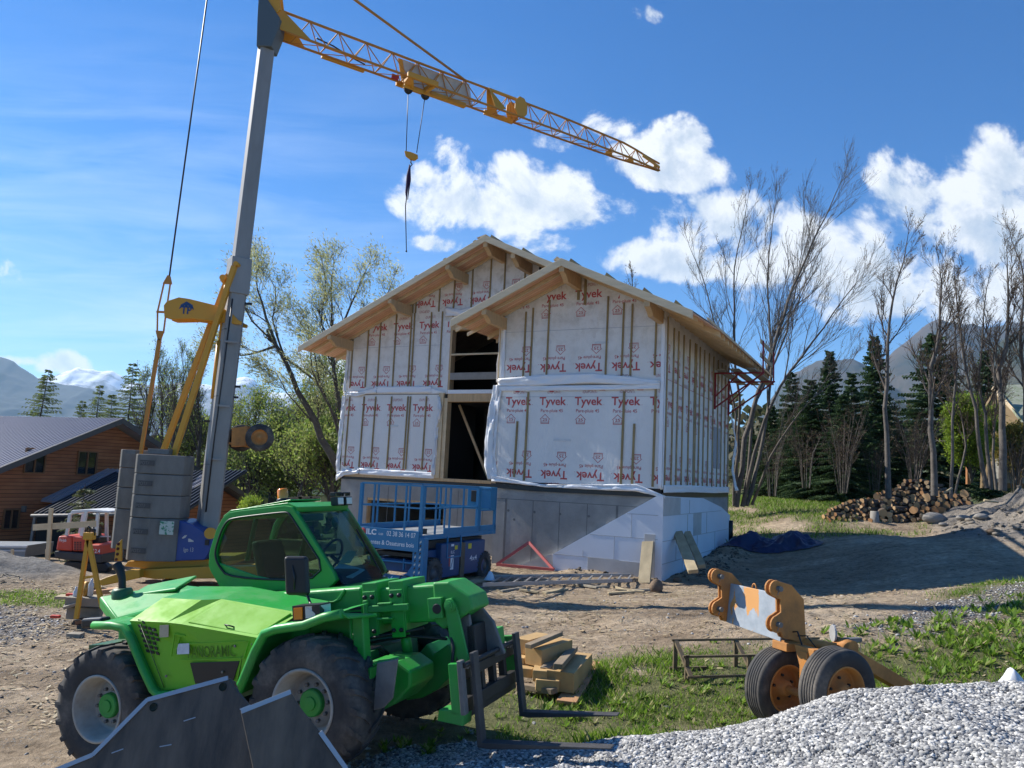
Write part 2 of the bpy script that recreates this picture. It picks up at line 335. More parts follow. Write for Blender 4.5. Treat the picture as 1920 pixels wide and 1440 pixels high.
def mixc(t, f, a, b, bt='MIX'):
    m = t.nodes.new('ShaderNodeMix'); m.data_type = 'RGBA'; m.blend_type = bt
    for i, v in ((0, f), (6, a), (7, b)):
        if isinstance(v, (int, float)): m.inputs[i].default_value = v
        elif isinstance(v, tuple): m.inputs[i].default_value = (*v, 1)
        else: t.links.new(v, m.inputs[i])
    return m.outputs[2]
na = noise(t, P, 0.55, 8, 0.62); nb = noise(t, P, 7, 8, 0.7); nc_ = noise(t, P, 38, 4, 0.6)
dirt = ramp(t, na.outputs[0], [(0.30, (0.24, 0.188, 0.135)), (0.5, (0.355, 0.288, 0.212)), (0.70, (0.47, 0.395, 0.30))])
dirt = mixc(t, 0.9, dirt, ramp(t, nb.outputs[0], [(0.28, (0.40, 0.36, 0.31)), (0.5, (0.98, 0.95, 0.90)), (0.72, (1.45, 1.38, 1.30))]), 'MULTIPLY')
wv = t.nodes.new('ShaderNodeMapping'); wv.inputs['Scale'].default_value = (.35, 2.4, 1); wv.inputs['Rotation'].default_value = (0, 0, -.22); t.links.new(P, wv.inputs[0])
dirt = mixc(t, 0.55, dirt, ramp(t, noise(t, wv.outputs[0], 1.1, 6, .65).outputs[0], [(0.35, (0.55, 0.50, 0.44)), (0.6, (1.15, 1.12, 1.08))]), 'MULTIPLY')
vo = t.nodes.new('ShaderNodeTexVoronoi'); vo.inputs['Scale'].default_value = 24; t.links.new(P, vo.inputs['Vector'])
st_ = ramp(t, vo.outputs['Color'], [(0.1, (0.17, 0.155, 0.14)), (0.9, (0.42, 0.40, 0.37))])
peb = math_n(t, 'MULTIPLY', math_n(t, 'LESS_THAN', vo.outputs['Distance'], 0.30), math_n(t, 'GREATER_THAN', noise(t, P, 1.8, 4).outputs[0], 0.50))
dirt = mixc(t, math_n(t, 'MULTIPLY', peb, 0.7), dirt, st_)
grav = ramp(t, vo.outputs['Color'], [(0.1, (0.22, 0.215, 0.21)), (0.5, (0.40, 0.39, 0.375)), (0.9, (0.58, 0.565, 0.54))])
grav = mixc(t, math_n(t, 'GREATER_THAN', vo.outputs['Distance'], 0.42), grav, (0.13, 0.12, 0.11))
gn_ = ramp(t, nb.outputs[0], [(0.3, (0.05, 0.07, 0.02)), (0.6, (0.10, 0.125, 0.035)), (0.8, (0.17, 0.16, 0.07))])
c = mixc(t, sp3.outputs[2], dirt, ramp(t, nb.outputs[0], [(0.3, (0.16, 0.15, 0.135)), (0.7, (0.30, 0.285, 0.26))]))
c = mixc(t, math_n(t, 'MULTIPLY', sp3.outputs[0], 1.0), c, grav); c = mixc(t, math_n(t, 'MULTIPLY', sp3.outputs[1], 0.78), c, gn_)
t.links.new(c, B.inputs['Base Color'])
h = math_n(t, 'ADD', math_n(t, 'MULTIPLY', nb.outputs[0], 1.0), math_n(t, 'ADD', math_n(t, 'MULTIPLY', nc_.outputs[0], 0.35), math_n(t, 'MULTIPLY', math_n(t, 'MULTIPLY', vo.outputs['Distance'], -0.9), math_n(t, 'MAXIMUM', sp3.outputs[0], peb))))
bp = t.nodes.new('ShaderNodeBump'); bp.inputs['Strength'].default_value = 1.0; bp.inputs['Distance'].default_value = 0.08; t.links.new(h, bp.inputs['Height']); t.links.new(bp.outputs[0], B.inputs['Normal'])
go = np_mesh('ground', np.stack([GX, GY, GZ], -1).reshape(-1, 3), F, gm, smooth=True); tag(go, kind='structure')
ca = go.data.color_attributes.new('cover', 'FLOAT_COLOR', 'POINT')
cc = np.zeros((nx*ny, 4), np.float32); cc[:, 0] = g_gravel(GX, GY).ravel(); cc[:, 1] = g_grass(GX, GY).ravel(); cc[:, 2] = np.maximum(sst(spoil(GX, GY), .05, .3)*0.7, sst(sand(GX, GY), .05, .3)).ravel(); cc[:, 3] = 1
ca.data.foreach_set('color', cc.ravel())
# ---------------------------------------------------------- gravel stones: a heap nobody could count
def stones(name, pts, sizes, m, seedk=1):
    ph = (1+5**.5)/2; ico = np.array([(-1, ph, 0), (1, ph, 0), (-1, -ph, 0), (1, -ph, 0), (0, -1, ph), (0, 1, ph), (0, -1, -ph), (0, 1, -ph), (ph, 0, -1), (ph, 0, 1), (-ph, 0, -1), (-ph, 0, 1)])/1.9
    fi = np.array([(0, 11, 5), (0, 5, 1), (0, 1, 7), (0, 7, 10), (0, 10, 11), (1, 5, 9), (5, 11, 4), (11, 10, 2), (10, 7, 6), (7, 1, 8), (3, 9, 4), (3, 4, 2), (3, 2, 6), (3, 6, 8), (3, 8, 9), (4, 9, 5), (2, 4, 11), (6, 2, 10), (8, 6, 7), (9, 8, 1)])
    r = np.random.default_rng(seedk); n = len(pts); sc = np.stack([sizes*r.uniform(0.8, 1.35, n), sizes*r.uniform(0.65, 1.0, n), sizes*r.uniform(0.4, 0.75, n)], 1)
    V = ico[None]*sc[:, None]*(1+0.16*r.standard_normal((n, 12, 1)))
    a, b, c_ = r.uniform(0, 6.28, (3, n)); b *= 0.12
    ca_, sa, cb, sb = np.cos(a), np.sin(a), np.cos(b), np.sin(b)
    x, y, z = V[..., 0], V[..., 1], V[..., 2]; y, z = y*cb[:, None]-z*sb[:, None], y*sb[:, None]+z*cb[:, None]; x, y = x*ca_[:, None]-y*sa[:, None], x*sa[:, None]+y*ca_[:, None]
    V = np.stack([x, y, z], -1)+pts[:, None]; Fs = (fi[None]+12*np.arange(n)[:, None, None]).reshape(-1, 3)
    return np_mesh(name, V.reshape(-1, 3), Fs, m, smooth=True)
sm_ = bpy.data.materials.new('river_stone'); sm_.use_nodes = True; t = sm_.node_tree; B = t.nodes['Principled BSDF']; B.inputs['Roughness'].default_value = 0.75
g = t.nodes.new('ShaderNodeNewGeometry'); rc = ramp(t, g.outputs['Random Per Island'], [(0.0, (0.07, 0.072, 0.08)), (0.25, (0.17, 0.17, 0.17)), (0.55, (0.33, 0.325, 0.31)), (0.85, (0.48, 0.465, 0.43)), (1.0, (0.68, 0.66, 0.62))])
t.links.new(mixc(t, 0.5, rc, ramp(t, noise(t, g.outputs['Position'], 60, 3).outputs[0], [(0.3, (0.7, 0.7, 0.7)), (0.7, (1.2, 1.2, 1.2))]), 'MULTIPLY'), B.inputs['Base Color'])
def scatter(xr, yr, n, f, seedk):
    r = np.random.default_rng(seedk); x = r.uniform(*xr, n); y = r.uniform(*yr, n); k = f(x, y) > r.uniform(0, 1, n); return x[k], y[k]
rg = np.random.default_rng(5)
x, y = scatter((-2.0, 6.3), (4.1, 7.9), 300000, lambda x, y: sst(heap(x, y), 0.015, 0.07)*(np.abs(x) < .70*y+.4), 2)
s_ = 0.0085+0.016*rg.uniform(0, 1, len(x))**2.0; gv = stones('gravel_heap', np.stack([x, y, ground_z(x, y)+s_*0.3], 1), s_, sm_, 3); tag(gv, 'heap of rounded pale grey gravel in the right foreground', 'gravel', kind='stuff')
x, y = scatter((-14, 14), (6.5, 18), 60000, lambda x, y: (0.35*g_gravel(x, y)*(heap(x, y) < 0.02)+0.010), 12)
s_ = rg.uniform(0.012, 0.035, len(x)); gv = stones('scattered_stones', np.stack([x, y, ground_z(x, y)+s_*0.1], 1), s_, sm_, 13); tag(gv, 'loose small stones and grit scattered over the yard', 'stones', kind='stuff')
# clods on the spoil heap and along the house foot
x, y = scatter((9, 20), (16, 27), 5000, lambda x, y: 0.55*sst(spoil(x, y), .08, .4), 22)
s_ = 0.03+0.10*rg.uniform(0, 1, len(x))**4; gv = stones('rubble', np.stack([x, y, ground_z(x, y)+s_*0.2], 1), s_, mat('clod', (0.24, 0.21, 0.17), 0.95, var=.4, scale=9, bump=.5, world=True), 23); tag(gv, 'earth clods and rubble covering the spoil heap', 'rubble', kind='stuff')
x, y = scatter((-1, 9), (17, 27), 9000, lambda x, y: np.clip(foot(x, y)*6, 0, .6), 24)
s_ = 0.015+0.05*rg.uniform(0, 1, len(x))**3; gv = stones('earth_clods', np.stack([x, y, ground_z(x, y)+s_*0.2], 1), s_, mat('dark_clod', (0.15, 0.12, 0.09), 0.95, var=.4, scale=9, world=True), 25); tag(gv, 'dug dark earth clods lying along the foot of the house', 'earth', kind='stuff')
# ---------------------------------------------------------- grass
gmt = bpy.data.materials.new('grass_blade'); gmt.use_nodes = True; t = gmt.node_tree; B = t.nodes['Principled BSDF']; B.inputs['Roughness'].default_value = 0.6; B.inputs['Specular IOR Level'].default_value = 0.3
g = t.nodes.new('ShaderNodeNewGeometry'); rc = ramp(t, g.outputs['Random Per Island'], [(0.0, (0.09, 0.16, 0.015)), (0.45, (0.17, 0.30, 0.03)), (0.75, (0.26, 0.39, 0.05)), (0.86, (0.36, 0.36, 0.15)), (1.0, (0.50, 0.43, 0.25))])
t.links.new(rc, B.inputs['Base Color']); tr = t.nodes.new('ShaderNodeBsdfTranslucent'); t.links.new(rc, tr.inputs[0]); ms = t.nodes.new('ShaderNodeMixShader'); ms.inputs[0].default_value = 0.5
t.links.new(B.outputs[0], ms.inputs[1]); t.links.new(tr.outputs[0], ms.inputs[2]); t.links.new(ms.outputs[0], t.nodes['Material Output'].inputs[0])
def blades(x, y, hgt, wid, lean, seedk, name):
    r = np.random.default_rng(seedk); n = len(x); z = ground_z(x, y)-0.01; a = r.uniform(0, 6.28, n); h = hgt*r.uniform(0.5, 1.3, n); w = wid*r.uniform(0.7, 1.3, n)
    dx, dy = np.cos(a)*w, np.sin(a)*w; b = r.uniform(0, 6.28, n); l = lean*h*r.uniform(0.3, 1.3, n); lx_, ly_ = np.cos(b)*l, np.sin(b)*l
    V = np.stack([np.stack([x-dx, y-dy, z], 1), np.stack([x+dx, y+dy, z], 1), np.stack([x+lx_*.4+dx*.7, y+ly_*.4+dy*.7, z+h*.6], 1), np.stack([x+lx_, y+ly_, z+h], 1)], 1)
    Fq = np.array([(0, 1, 2, 3)])[None]+4*np.arange(n)[:, None, None]
    return np_mesh(name, V.reshape(-1, 3), Fq.reshape(-1, 4), gmt)
clump = lambda x, y: sst(vnoise(x*2.6, y*2.6, 91), 0.2, 0.75)*0.85+0.15
x, y = scatter((0, 14), (7.0, 16.5), 300000, lambda x, y: g_grass(x, y)**1.5*clump(x, y), 32)
tag(blades(x, y, 0.035+0.10*vnoise(x*1.4, y*1.4, 5)**1.3, 0.0045, 0.7, 33, 'grass'), 'fresh green grass and weeds growing around the wheeled axle', 'grass', kind='stuff')
x, y = scatter((-16, -7), (14, 18), 40000, lambda x, y: g_grass(x, y)*0.8, 42)
tag(blades(x, y, 0.06, 0.006, 0.7, 43, 'short_grass'), 'thin strip of short grass beside the grey sand heap', 'grass', kind='stuff')
x, y = scatter((5, 30), (24, 44), 120000, lambda x, y: g_grass(x, y)*0.9, 52)
tag(blades(x, y, 0.14, 0.012, 0.6, 53, 'meadow_grass'), 'rough meadow grass under the trees beyond the log pile', 'grass', kind='stuff')
x, y = scatter((.5, 1.7), (6.75, 7.7), 5000, lambda x, y: sst(np.hypot((x-1.15)/.6, (y-7.2)/.4), 1, .4), 62)
tag(blades(x, y, .14, 0.005, 0.6, 63, 'grass_tuft'), 'tuft of longer grass hiding the tip of the farther fork', 'grass', kind='stuff')
# leafy weeds among the grass
def weeds(cx, cy, n, r0, hgt, seedk):
    r = np.random.default_rng(seedk); V = []; Fq = []
    for i in range(n):
        a = r.uniform(0, 6.28); d = r0*math.sqrt(r.uniform()); px_, py_ = cx+math.cos(a)*d, cy+math.sin(a)*d; zz = gz(px_, py_)
        for k in range(11):
            b = r.uniform(0, 6.28); l = hgt*r.uniform(.3, .8); w = l*.15; e = r.uniform(.3, 1.1); dr = np.array([math.cos(b)*math.cos(e), math.sin(b)*math.cos(e), math.sin(e)]); sd_ = np.array([-math.sin(b), math.cos(b), 0])
            o = np.array([px_, py_, zz]); s0 = len(V); V += [o, o+dr*l*.5+sd_*w, o+dr*l, o+dr*l*.5-sd_*w]; Fq.append((s0, s0+1, s0+2, s0+3))
    return V, Fq
V = []; Fq = []
for i, (cx_, cy_, n_, r_, h_) in enumerate([(2.0, 9.2, 70, 1.2, .14), (1.1, 8.6, 40, .8, .16), (5.6, 10.2, 120, 1.5, .2), (7.2, 10.8, 140, 1.6, .22), (8.8, 11.6, 120, 1.6, .2), (6.4, 9.4, 90, 1.2, .18), (-.75, 7.1, 16, .28, .14), (9.6, 14.3, 40, 1, .16), (.9, 6.9, 6, .1, .05), (3.2, 11.3, 8, .3, .1), (-.2, 7.9, 20, .6, .12)]):
    v_, f_ = weeds(cx_, cy_, n_, r_, h_, 60+i); k = len(V); V += v_; Fq += [tuple(q+k for q in ff) for ff in f_]
tag(np_mesh('weeds', np.array(V), np.array(Fq), gmt), 'leafy green weeds and dandelions standing in the grass', 'weeds', kind='stuff')
# ============================================================ mountains (far, real distances)
def mountain(name, D, ctrl, depth, m, base=-60, seedk=0, rgh=0.10, n=420):
    """ctrl: (px, py) skyline points of a range whose crest stands D metres away"""
    px_ = np.array([c[0] for c in ctrl], float); U_ = []; Z_ = []
    for (a, b) in ctrl:
        r = ray(a, b); U_.append(r[0]/r[1]); Z_.append(CAM_H+r[2]/r[1]*D)
    u = np.linspace(U_[0], U_[-1], n); crest = np.interp(u, U_, Z_); crest = crest+rgh*D*0.035*fbm(u*60, u*0+seedk, 4, seedk)*sst(crest, 0, D*.05)
    k = 90; T = np.linspace(0, 1, k)  # 0 front foot, .8 crest, 1 back
    tt, uu = np.meshgrid(T, u, indexing='ij'); Y = D-depth+tt*depth*1.25; cz = crest[None]; w = np.where(tt < .8, tt/.8, (1-tt)/.2+0.0)
    X = uu*(D+(Y-D)*0.55); prof = np.clip(w, 0, 1)**1.12
    rid = 1-np.abs(fbm(X/(D*.07)+3, Y/(D*.10), 5, seedk+9, 0.55))*2
    Z = base+(cz-base)*prof+(cz-base)*rgh*1.8*(rid-0.75)*np.sin(np.clip(prof, 0, 1)*math.pi)*0.7
    ii = np.arange(k*n).reshape(k, n); Fm = np.stack([ii[:-1, :-1], ii[:-1, 1:], ii[1:, 1:], ii[1:, :-1]], -1).reshape(-1, 4)
    return tag(np_mesh(name, np.stack([X, Y, Z], -1).reshape(-1, 3), Fm, m, smooth=True), kind='structure')
def mmat(name, low, high, snow=None, sc=0.004, forest=0):
    m = bpy.data.materials.new(name); m.use_nodes = True; t = m.node_tree; B = t.nodes['Principled BSDF']; B.inputs['Roughness'].default_value = 0.95; B.inputs['Specular IOR Level'].default_value = 0.1
    g = t.nodes.new('ShaderNodeNewGeometry'); n = noise(t, g.outputs['Position'], sc, 10, 0.65); c = ramp(t, n.outputs[0], [(0.35, low), (0.65, high)])
    if snow:
        s = t.nodes.new('ShaderNodeSeparateXYZ'); t.links.new(g.outputs['Position'], s.inputs[0]); sn = t.nodes.new('ShaderNodeSeparateXYZ'); t.links.new(g.outputs['Normal'], sn.inputs[0])
        a = math_n(t, 'MULTIPLY', math_n(t, 'SUBTRACT', s.outputs[2], snow), 1/260.0); a = math_n(t, 'ADD', a, math_n(t, 'MULTIPLY', math_n(t, 'SUBTRACT', noise(t, g.outputs['Position'], 0.0032, 8, .62).outputs[0], 0.52), 7.0), clamp=True)
        c = mixc(t, a, c, (0.82, 0.84, 0.88))
    t.links.new(c, B.inputs['Base Color'])
    if forest:
        bp = t.nodes.new('ShaderNodeBump'); bp.inputs['Strength'].default_value = 1; bp.inputs['Distance'].default_value = forest; t.links.new(noise(t, g.outputs['Position'], 0.05, 5).outputs[0], bp.inputs['Height']); t.links.new(bp.outputs[0], B.inputs['Normal'])
    return m
mountain('far_snow_mountains', 9000, [(-700, 700), (-400, 690), (0, 716), (60, 712), (110, 700), (150, 687), (185, 692), (215, 700), (245, 716), (300, 722), (350, 716), (400, 722), (430, 712), (462, 708), (490, 722), (520, 738), (560, 735), (620, 730), (700, 750), (900, 820), (1100, 880)], 3400, mmat('snow_rock', (0.10, 0.11, 0.13), (0.20, 0.20, 0.22), snow=640, sc=0.002), seedk=3, rgh=0.13)
mountain('left_mountain', 6500, [(-900, 560), (-500, 600), (-150, 640), (0, 668), (30, 680), (70, 708), (120, 722), (170, 727), (200, 742), (260, 750), (330, 768), (420, 800), (520, 850), (640, 890)], 2600, mmat('slope_rock', (0.02, 0.028, 0.032), (0.05, 0.055, 0.06), sc=0.003), seedk=13, rgh=0.08)
mountain('forested_hill', 1700, [(-200, 905), (200, 885), (400, 850), (470, 800), (520, 775), (570, 752), (640, 728), (760, 700), (900, 690), (1100, 720), (1300, 800), (1500, 880)], 1100, mmat('forest_slope', (0.022, 0.04, 0.022), (0.07, 0.09, 0.035), sc=0.02, forest=12), seedk=23, rgh=0.06)
mountain('near_right_mountain', 4200, [(1180, 900), (1300, 850), (1420, 780), (1480, 700), (1530, 678), (1600, 672), (1640, 690), (1700, 640), (1730, 610), (1760, 600), (1800, 606), (1850, 614), (1900, 606), (1990, 600), (2150, 640), (2500, 600), (3000, 700)], 2300, mmat('brown_slope', (0.02, 0.03, 0.026), (0.085, 0.068, 0.055), sc=0.004), seedk=33, rgh=0.10)
mountain('lower_right_ridge', 2600, [(1250, 900), (1500, 745), (1620, 735), (1700, 760), (1790, 720), (1850, 660), (1890, 628), (1960, 620), (2200, 680), (2600, 640)], 1300, mmat('wooded_slope', (0.02, 0.032, 0.018), (0.07, 0.062, 0.04), sc=0.007, forest=8), seedk=43, rgh=0.08)
# ============================================================ house under construction
WOOD = mat('pine', (0.62, 0.42, 0.22), 0.6, var=.28, scale=3, stretch=(6, 6, 1), bump=.15)
WOODL = mat('pine_pale', (0.70, 0.54, 0.33), 0.6, var=.25, scale=3, bump=.1)
BAT = mat('batten_wood', (0.34, 0.25, 0.11), 0.7, var=.4, scale=2, stretch=(1, 1, .6))
SOF = bpy.data.materials.new('soffit_boards'); SOF.use_nodes = True; t = SOF.node_tree; B = t.nodes['Principled BSDF']; B.inputs['Roughness'].default_value = 0.6
c_ = t.nodes.new('ShaderNodeTexCoord'); s_ = t.nodes.new('ShaderNodeSeparateXYZ'); t.links.new(c_.outputs['Object'], s_.inputs[0])
bd = math_n(t, 'FRACT', math_n(t, 'MULTIPLY', s_.outputs[1], 7.5)); bid = math_n(t, 'FLOOR', math_n(t, 'MULTIPLY', s_.outputs[1], 7.5))
cb_ = t.nodes.new('ShaderNodeCombineXYZ'); t.links.new(bid, cb_.inputs[1]); t.links.new(math_n(t, 'MULTIPLY', s_.outputs[0], 0.5), cb_.inputs[0])
wn = noise(t, cb_.outputs[0], 2.2, 3); cl = ramp(t, wn.outputs[0], [(0.3, (0.60, 0.32, 0.19)), (0.7, (0.78, 0.50, 0.33))])
t.links.new(mixc(t, math_n(t, 'LESS_THAN', bd, 0.05), cl, (0.12, 0.07, 0.04)), B.inputs['Base Color'])
BATL = mat('batten_wood_side_lit', (0.46, 0.36, 0.20), 0.7, var=.35, scale=2)  # paler copy of the batten wood: the side wall's brighter light painted in
DARKROOF = mat('roof_underlay', (0.10, 0.10, 0.105), 0.75)
def concrete(name, col, seams=False):
    m = mat(name, col, 0.9, var=.38, scale=1.3, bump=.25, bscale=14, detail=9); return m
CONC = concrete('cast_concrete', (0.35, 0.345, 0.325)); CONCD = mat('concrete_seam', (0.17, 0.17, 0.165), 0.95, var=.3)
MEM = bpy.data.materials.new('membrane'); MEM.use_nodes = True; t = MEM.node_tree; B = t.nodes['Principled BSDF']; B.inputs['Roughness'].default_value = 0.5; B.inputs['Specular IOR Level'].default_value = .35
c_ = t.nodes.new('ShaderNodeTexCoord'); O_ = c_.outputs['Object']
dz = noise(t, O_, 0.5, 5, .6); dirtm = noise(t, O_, 3.0, 8, .7); s_ = t.nodes.new('ShaderNodeSeparateXYZ'); t.links.new(O_, s_.inputs[0])
hi = t.nodes.new('ShaderNodeMapRange'); hi.inputs[1].default_value = 4.9; hi.inputs[2].default_value = 8.0; t.links.new(s_.outputs[2], hi.inputs[0])
c = ramp(t, dz.outputs[0], [(0.3, (0.71, 0.695, 0.67)), (0.7, (0.81, 0.795, 0.765))])
dd = math_n(t, 'MULTIPLY', math_n(t, 'SUBTRACT', dirtm.outputs[0], 0.46), math_n(t, 'MULTIPLY_ADD', hi.outputs[0], 5.0, 0.6), clamp=True)
c = mixc(t, math_n(t, 'MULTIPLY', dd, .55), c, (0.40, 0.355, 0.29))
t.links.new(c, B.inputs['Base Color'])
bp = t.nodes.new('ShaderNodeBump'); bp.inputs['Strength'].default_value = 0.35; bp.inputs['Distance'].default_value = 0.03; mpw = t.nodes.new('ShaderNodeMapping'); mpw.inputs['Scale'].default_value = (2.2, 2.2, .7); mpw.inputs['Rotation'].default_value = (0, .35, 0); t.links.new(O_, mpw.inputs[0]); t.links.new(math_n(t, 'ADD', noise(t, O_, 1.6, 4).outputs[0], math_n(t, 'MULTIPLY', noise(t, mpw.outputs[0], 2.6, 5, .5, 1.2).outputs[0], 1.1)), bp.inputs['Height']); t.links.new(bp.outputs[0], B.inputs['Normal'])
INK = mat('red_print', (0.48, 0.06, 0.06), 0.5, col2=(0.56, 0.17, 0.16), scale=20, thresh=(.25, .5)); INK2 = mat('pale_print', (0.42, 0.13, 0.13), 0.5, col2=(0.6, 0.4, 0.4), scale=20, thresh=(.3, .55))
FLAP = mat('membrane_flap', (0.80, 0.81, 0.83), 0.45, bump=.5, bscale=6)
FOAM = mat('foam_board', (0.72, 0.75, 0.80), 0.85, var=.07, scale=1.2); FOAMW = mat('foam_board_stained', (0.55, 0.53, 0.50), 0.85, var=.25, scale=2); FJ = mat('foam_joint', (0.42, 0.42, 0.42), 0.9)
BLACKM = mat('bitumen_band', (0.015, 0.018, 0.022), 0.35); INT = mat('interior_shade_board', (0.045, 0.04, 0.035), 0.9)  # INT: boards coloured near black, the shade of the inside painted in
house = empty('house', tuple(HO), -YAW, 'two gabled timber house under construction wrapped in white printed membrane on a concrete base', 'house')
hu = lambda px, py, v=0: ((onpl(px, py, HO+HV*v, HV)-HO)@HU)
# --- concrete base
b = MB()
b.bb((-4.75, 0.0, -0.6), (0, .25, 2.08)); b.bb((-.25, .25, -0.6), (0, 8.45, 2.08)); b.bb((-4.75, .25, -.6), (-4.5, 2.0, 2.08))
b.bb((-11.8, 2.0, -.8), (-10.65, 2.25, 2.08)); b.bb((-7.62, 2.0, -.8), (-4.75, 2.25, 2.08)); b.bb((-10.65, 2.0, 1.5), (-7.62, 2.25, 2.08)); b.bb((-11.8, 2.25, -.8), (-11.55, 8.45, 2.08)); b.bb((-11.8, 8.45, -.8), (0, 8.7, 2.08))
b.bb((-11.55, 2.25, 1.95), (-.25, 8.45, 2.10)); b.bb((-4.5, .25, 1.95), (-.25, 2.25, 2.10))
fnd = b.build('foundation', [CONC], house)
for px_ in (999, 1049, 1101): u = hu(px_, 960); b = MB(); b.bb((u-.008, -.004, -.3), (u+.008, .001, 1.80)); b.build('formwork_seam', [CONCD], fnd)
b = MB(); b.bb((-4.74, -.003, 1.80), (-.02, .001, 1.815)); b.build('formwork_seam', [CONCD], fnd)
for px_ in (948, 1157): u = hu(px_, 960); b = MB(); b.bb((u-.03, -.005, .0), (u+.03, .001, 1.80)); b.build('formwork_seam', [CONCD], fnd)
for u in (-9.8, -8.9, -7.1, -6.2, -5.3): b = MB(); b.bb((u-.008, 1.996, 0), (u+.008, 2.001, 1.9)); b.build('formwork_seam', [CONCD], fnd)
for q in ((953, 957), (1002, 960), (1050, 964), (1104, 968), (964, 974)):
    u = hu(*q); z = (onpl(*q, HO, HV))[2]; b = MB(); b.tube((u, -.006, z), (u, .001, z), .035, n=8); b.build('tie_hole', [CONCD], fnd)
b = MB(); b.bb((-10.65, 2.02, 1.42), (-7.62, 2.2, 1.5)); b.bb((-10.7, 2.02, -.3), (-10.62, 2.2, 1.5)); b.build('garage_frame', [WOOD], house)
b = MB(); b.bb((-10.5, 5.2, 0.6), (-7.6, 5.3, .75)); b.bb((-9.4, 5.15, 0), (-9.3, 5.3, 1.9)); b.bb((-10.5, 5.2, .05), (-7.6, 5.3, .2)); b.build('garage_shelf', [WOOD], house)
# --- insulation boards
b = MB(); y0 = -.12
def quadp(b, pts, y0, th, m=0): b.prism([(p[0], y0, p[1]) for p in pts], (0, th, 0), m)
b.prism([(-2.83, 0, -.3), (0, 0, -.3), (0, 0, 2.12), (-.06, 0, 2.11), (-2.85, 0, .43)], (0, y0, 0), 0)
b.prism([(-4.2, 0, -.3), (-2.85, 0, -.3), (-2.87, 0, .43), (-3.94, 0, .02), (-4.2, 0, -.06)], (0, y0+.02, 0), 1)
b.prism([(-1.85, y0, -.3), (-.40, y0, -.3), (-.40, y0, .42), (-1.85, y0, .44)], (0, -.008, 0), 1)
b.prism([(-.34, y0, -.3), (-.06, y0, -.3), (-.06, y0, 1.15), (-.34, y0, 1.15)], (0, -.01, 0), 1)
for z in (1.02, 1.62): b.bb((-2.85+(z-.43)*1.66+.05, y0-.004, z), (0, y0+.002, z+.014), 2)
b.bb((-2.83, y0-.004, .43), (-1.0, y0+.002, .445), 2)
for u, z0, z1 in ((-1.15, .44, 1.02), (-.7, 1.02, 1.62), (-2.0, .44, .6)): b.bb((u, y0-.004, z0), (u+.012, y0+.002, z1), 2)
b.build('insulation_board', [FOAM, FOAMW, FJ], house)
b = MB(); x0 = .12
b.prism([(0, -.12, -.4), (0, 8.45, -.2), (0, 8.45, 1.44), (0, 7.0, 1.74), (0, 4.3, 2.05), (0, -.12, 2.12)], (x0, 0, 0), 0)
b.prism([(x0, -.12, 1.62), (x0, 1.6, 1.62), (x0, 1.6, 2.08), (x0, -.12, 2.1)], (.006, 0, 0), 1)
b.prism([(x0, 3.1, .98), (x0, 4.1, .98), (x0, 4.1, 1.62), (x0, 3.1, 1.62)], (.006, 0, 0), 1)
for z, a_, c2 in ((.42, -.1, 6), (.98, -.1, 8.3), (1.62, -.1, 6.9)): b.bb((x0-.002, a_, z), (x0+.010, c2, z+.014), 2)
for v, z0, z1 in ((1.2, .43, .97), (2.4, .99, 1.61), (3.6, .43, .97), (4.8, .99, 1.61), (2.6, 1.63, 2.0), (6.0, .43, .97), (1.9, -.3, .42)): b.bb((x0-.002, v, z0), (x0+.010, v+.014, z1), 2)
b.build('insulation_board', [FOAM, FOAMW, FJ], house)
# --- timber shell behind the membrane (gives real walls and a dark inside)
zR = 9.75; SL = .455
def roofz(u): return zR-SL*abs(u+5.87)
def roofs(u): return (zR-SL*(-2.42+5.87))-SL*abs(u+2.42)
UR0 = -4.75
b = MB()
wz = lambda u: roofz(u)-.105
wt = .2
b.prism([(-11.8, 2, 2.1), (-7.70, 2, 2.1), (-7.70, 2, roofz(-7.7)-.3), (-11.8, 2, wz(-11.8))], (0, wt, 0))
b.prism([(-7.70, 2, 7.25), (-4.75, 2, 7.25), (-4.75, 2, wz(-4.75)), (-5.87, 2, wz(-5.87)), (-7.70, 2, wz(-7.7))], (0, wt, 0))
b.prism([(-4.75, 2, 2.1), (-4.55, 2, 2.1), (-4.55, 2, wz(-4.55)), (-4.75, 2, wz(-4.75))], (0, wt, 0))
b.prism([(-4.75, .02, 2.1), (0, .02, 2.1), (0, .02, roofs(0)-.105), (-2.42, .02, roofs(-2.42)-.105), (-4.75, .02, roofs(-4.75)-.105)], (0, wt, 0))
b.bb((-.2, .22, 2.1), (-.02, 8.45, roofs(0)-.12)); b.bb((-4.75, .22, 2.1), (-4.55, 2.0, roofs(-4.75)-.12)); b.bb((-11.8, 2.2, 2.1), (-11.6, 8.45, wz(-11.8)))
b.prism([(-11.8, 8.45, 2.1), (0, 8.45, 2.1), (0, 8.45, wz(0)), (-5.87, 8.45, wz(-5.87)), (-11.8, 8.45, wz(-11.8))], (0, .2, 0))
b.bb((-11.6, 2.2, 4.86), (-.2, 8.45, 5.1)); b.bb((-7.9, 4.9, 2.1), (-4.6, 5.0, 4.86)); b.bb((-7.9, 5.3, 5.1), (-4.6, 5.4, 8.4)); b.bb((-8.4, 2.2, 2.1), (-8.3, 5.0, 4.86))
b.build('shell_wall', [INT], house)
for lo_, hi2 in (((-6.65, 4.88, 3.0), (-6.2, 4.9, 4.0)), ((-6.75, 5.28, 5.6), (-6.1, 5.3, 6.6))): b = MB(); b.bb(lo_, hi2); b.build('inner_window', [mat('daylight_grey', (0.20, 0.22, 0.23), .5)], house)  # lighter grey panels paint the daylight of openings inside
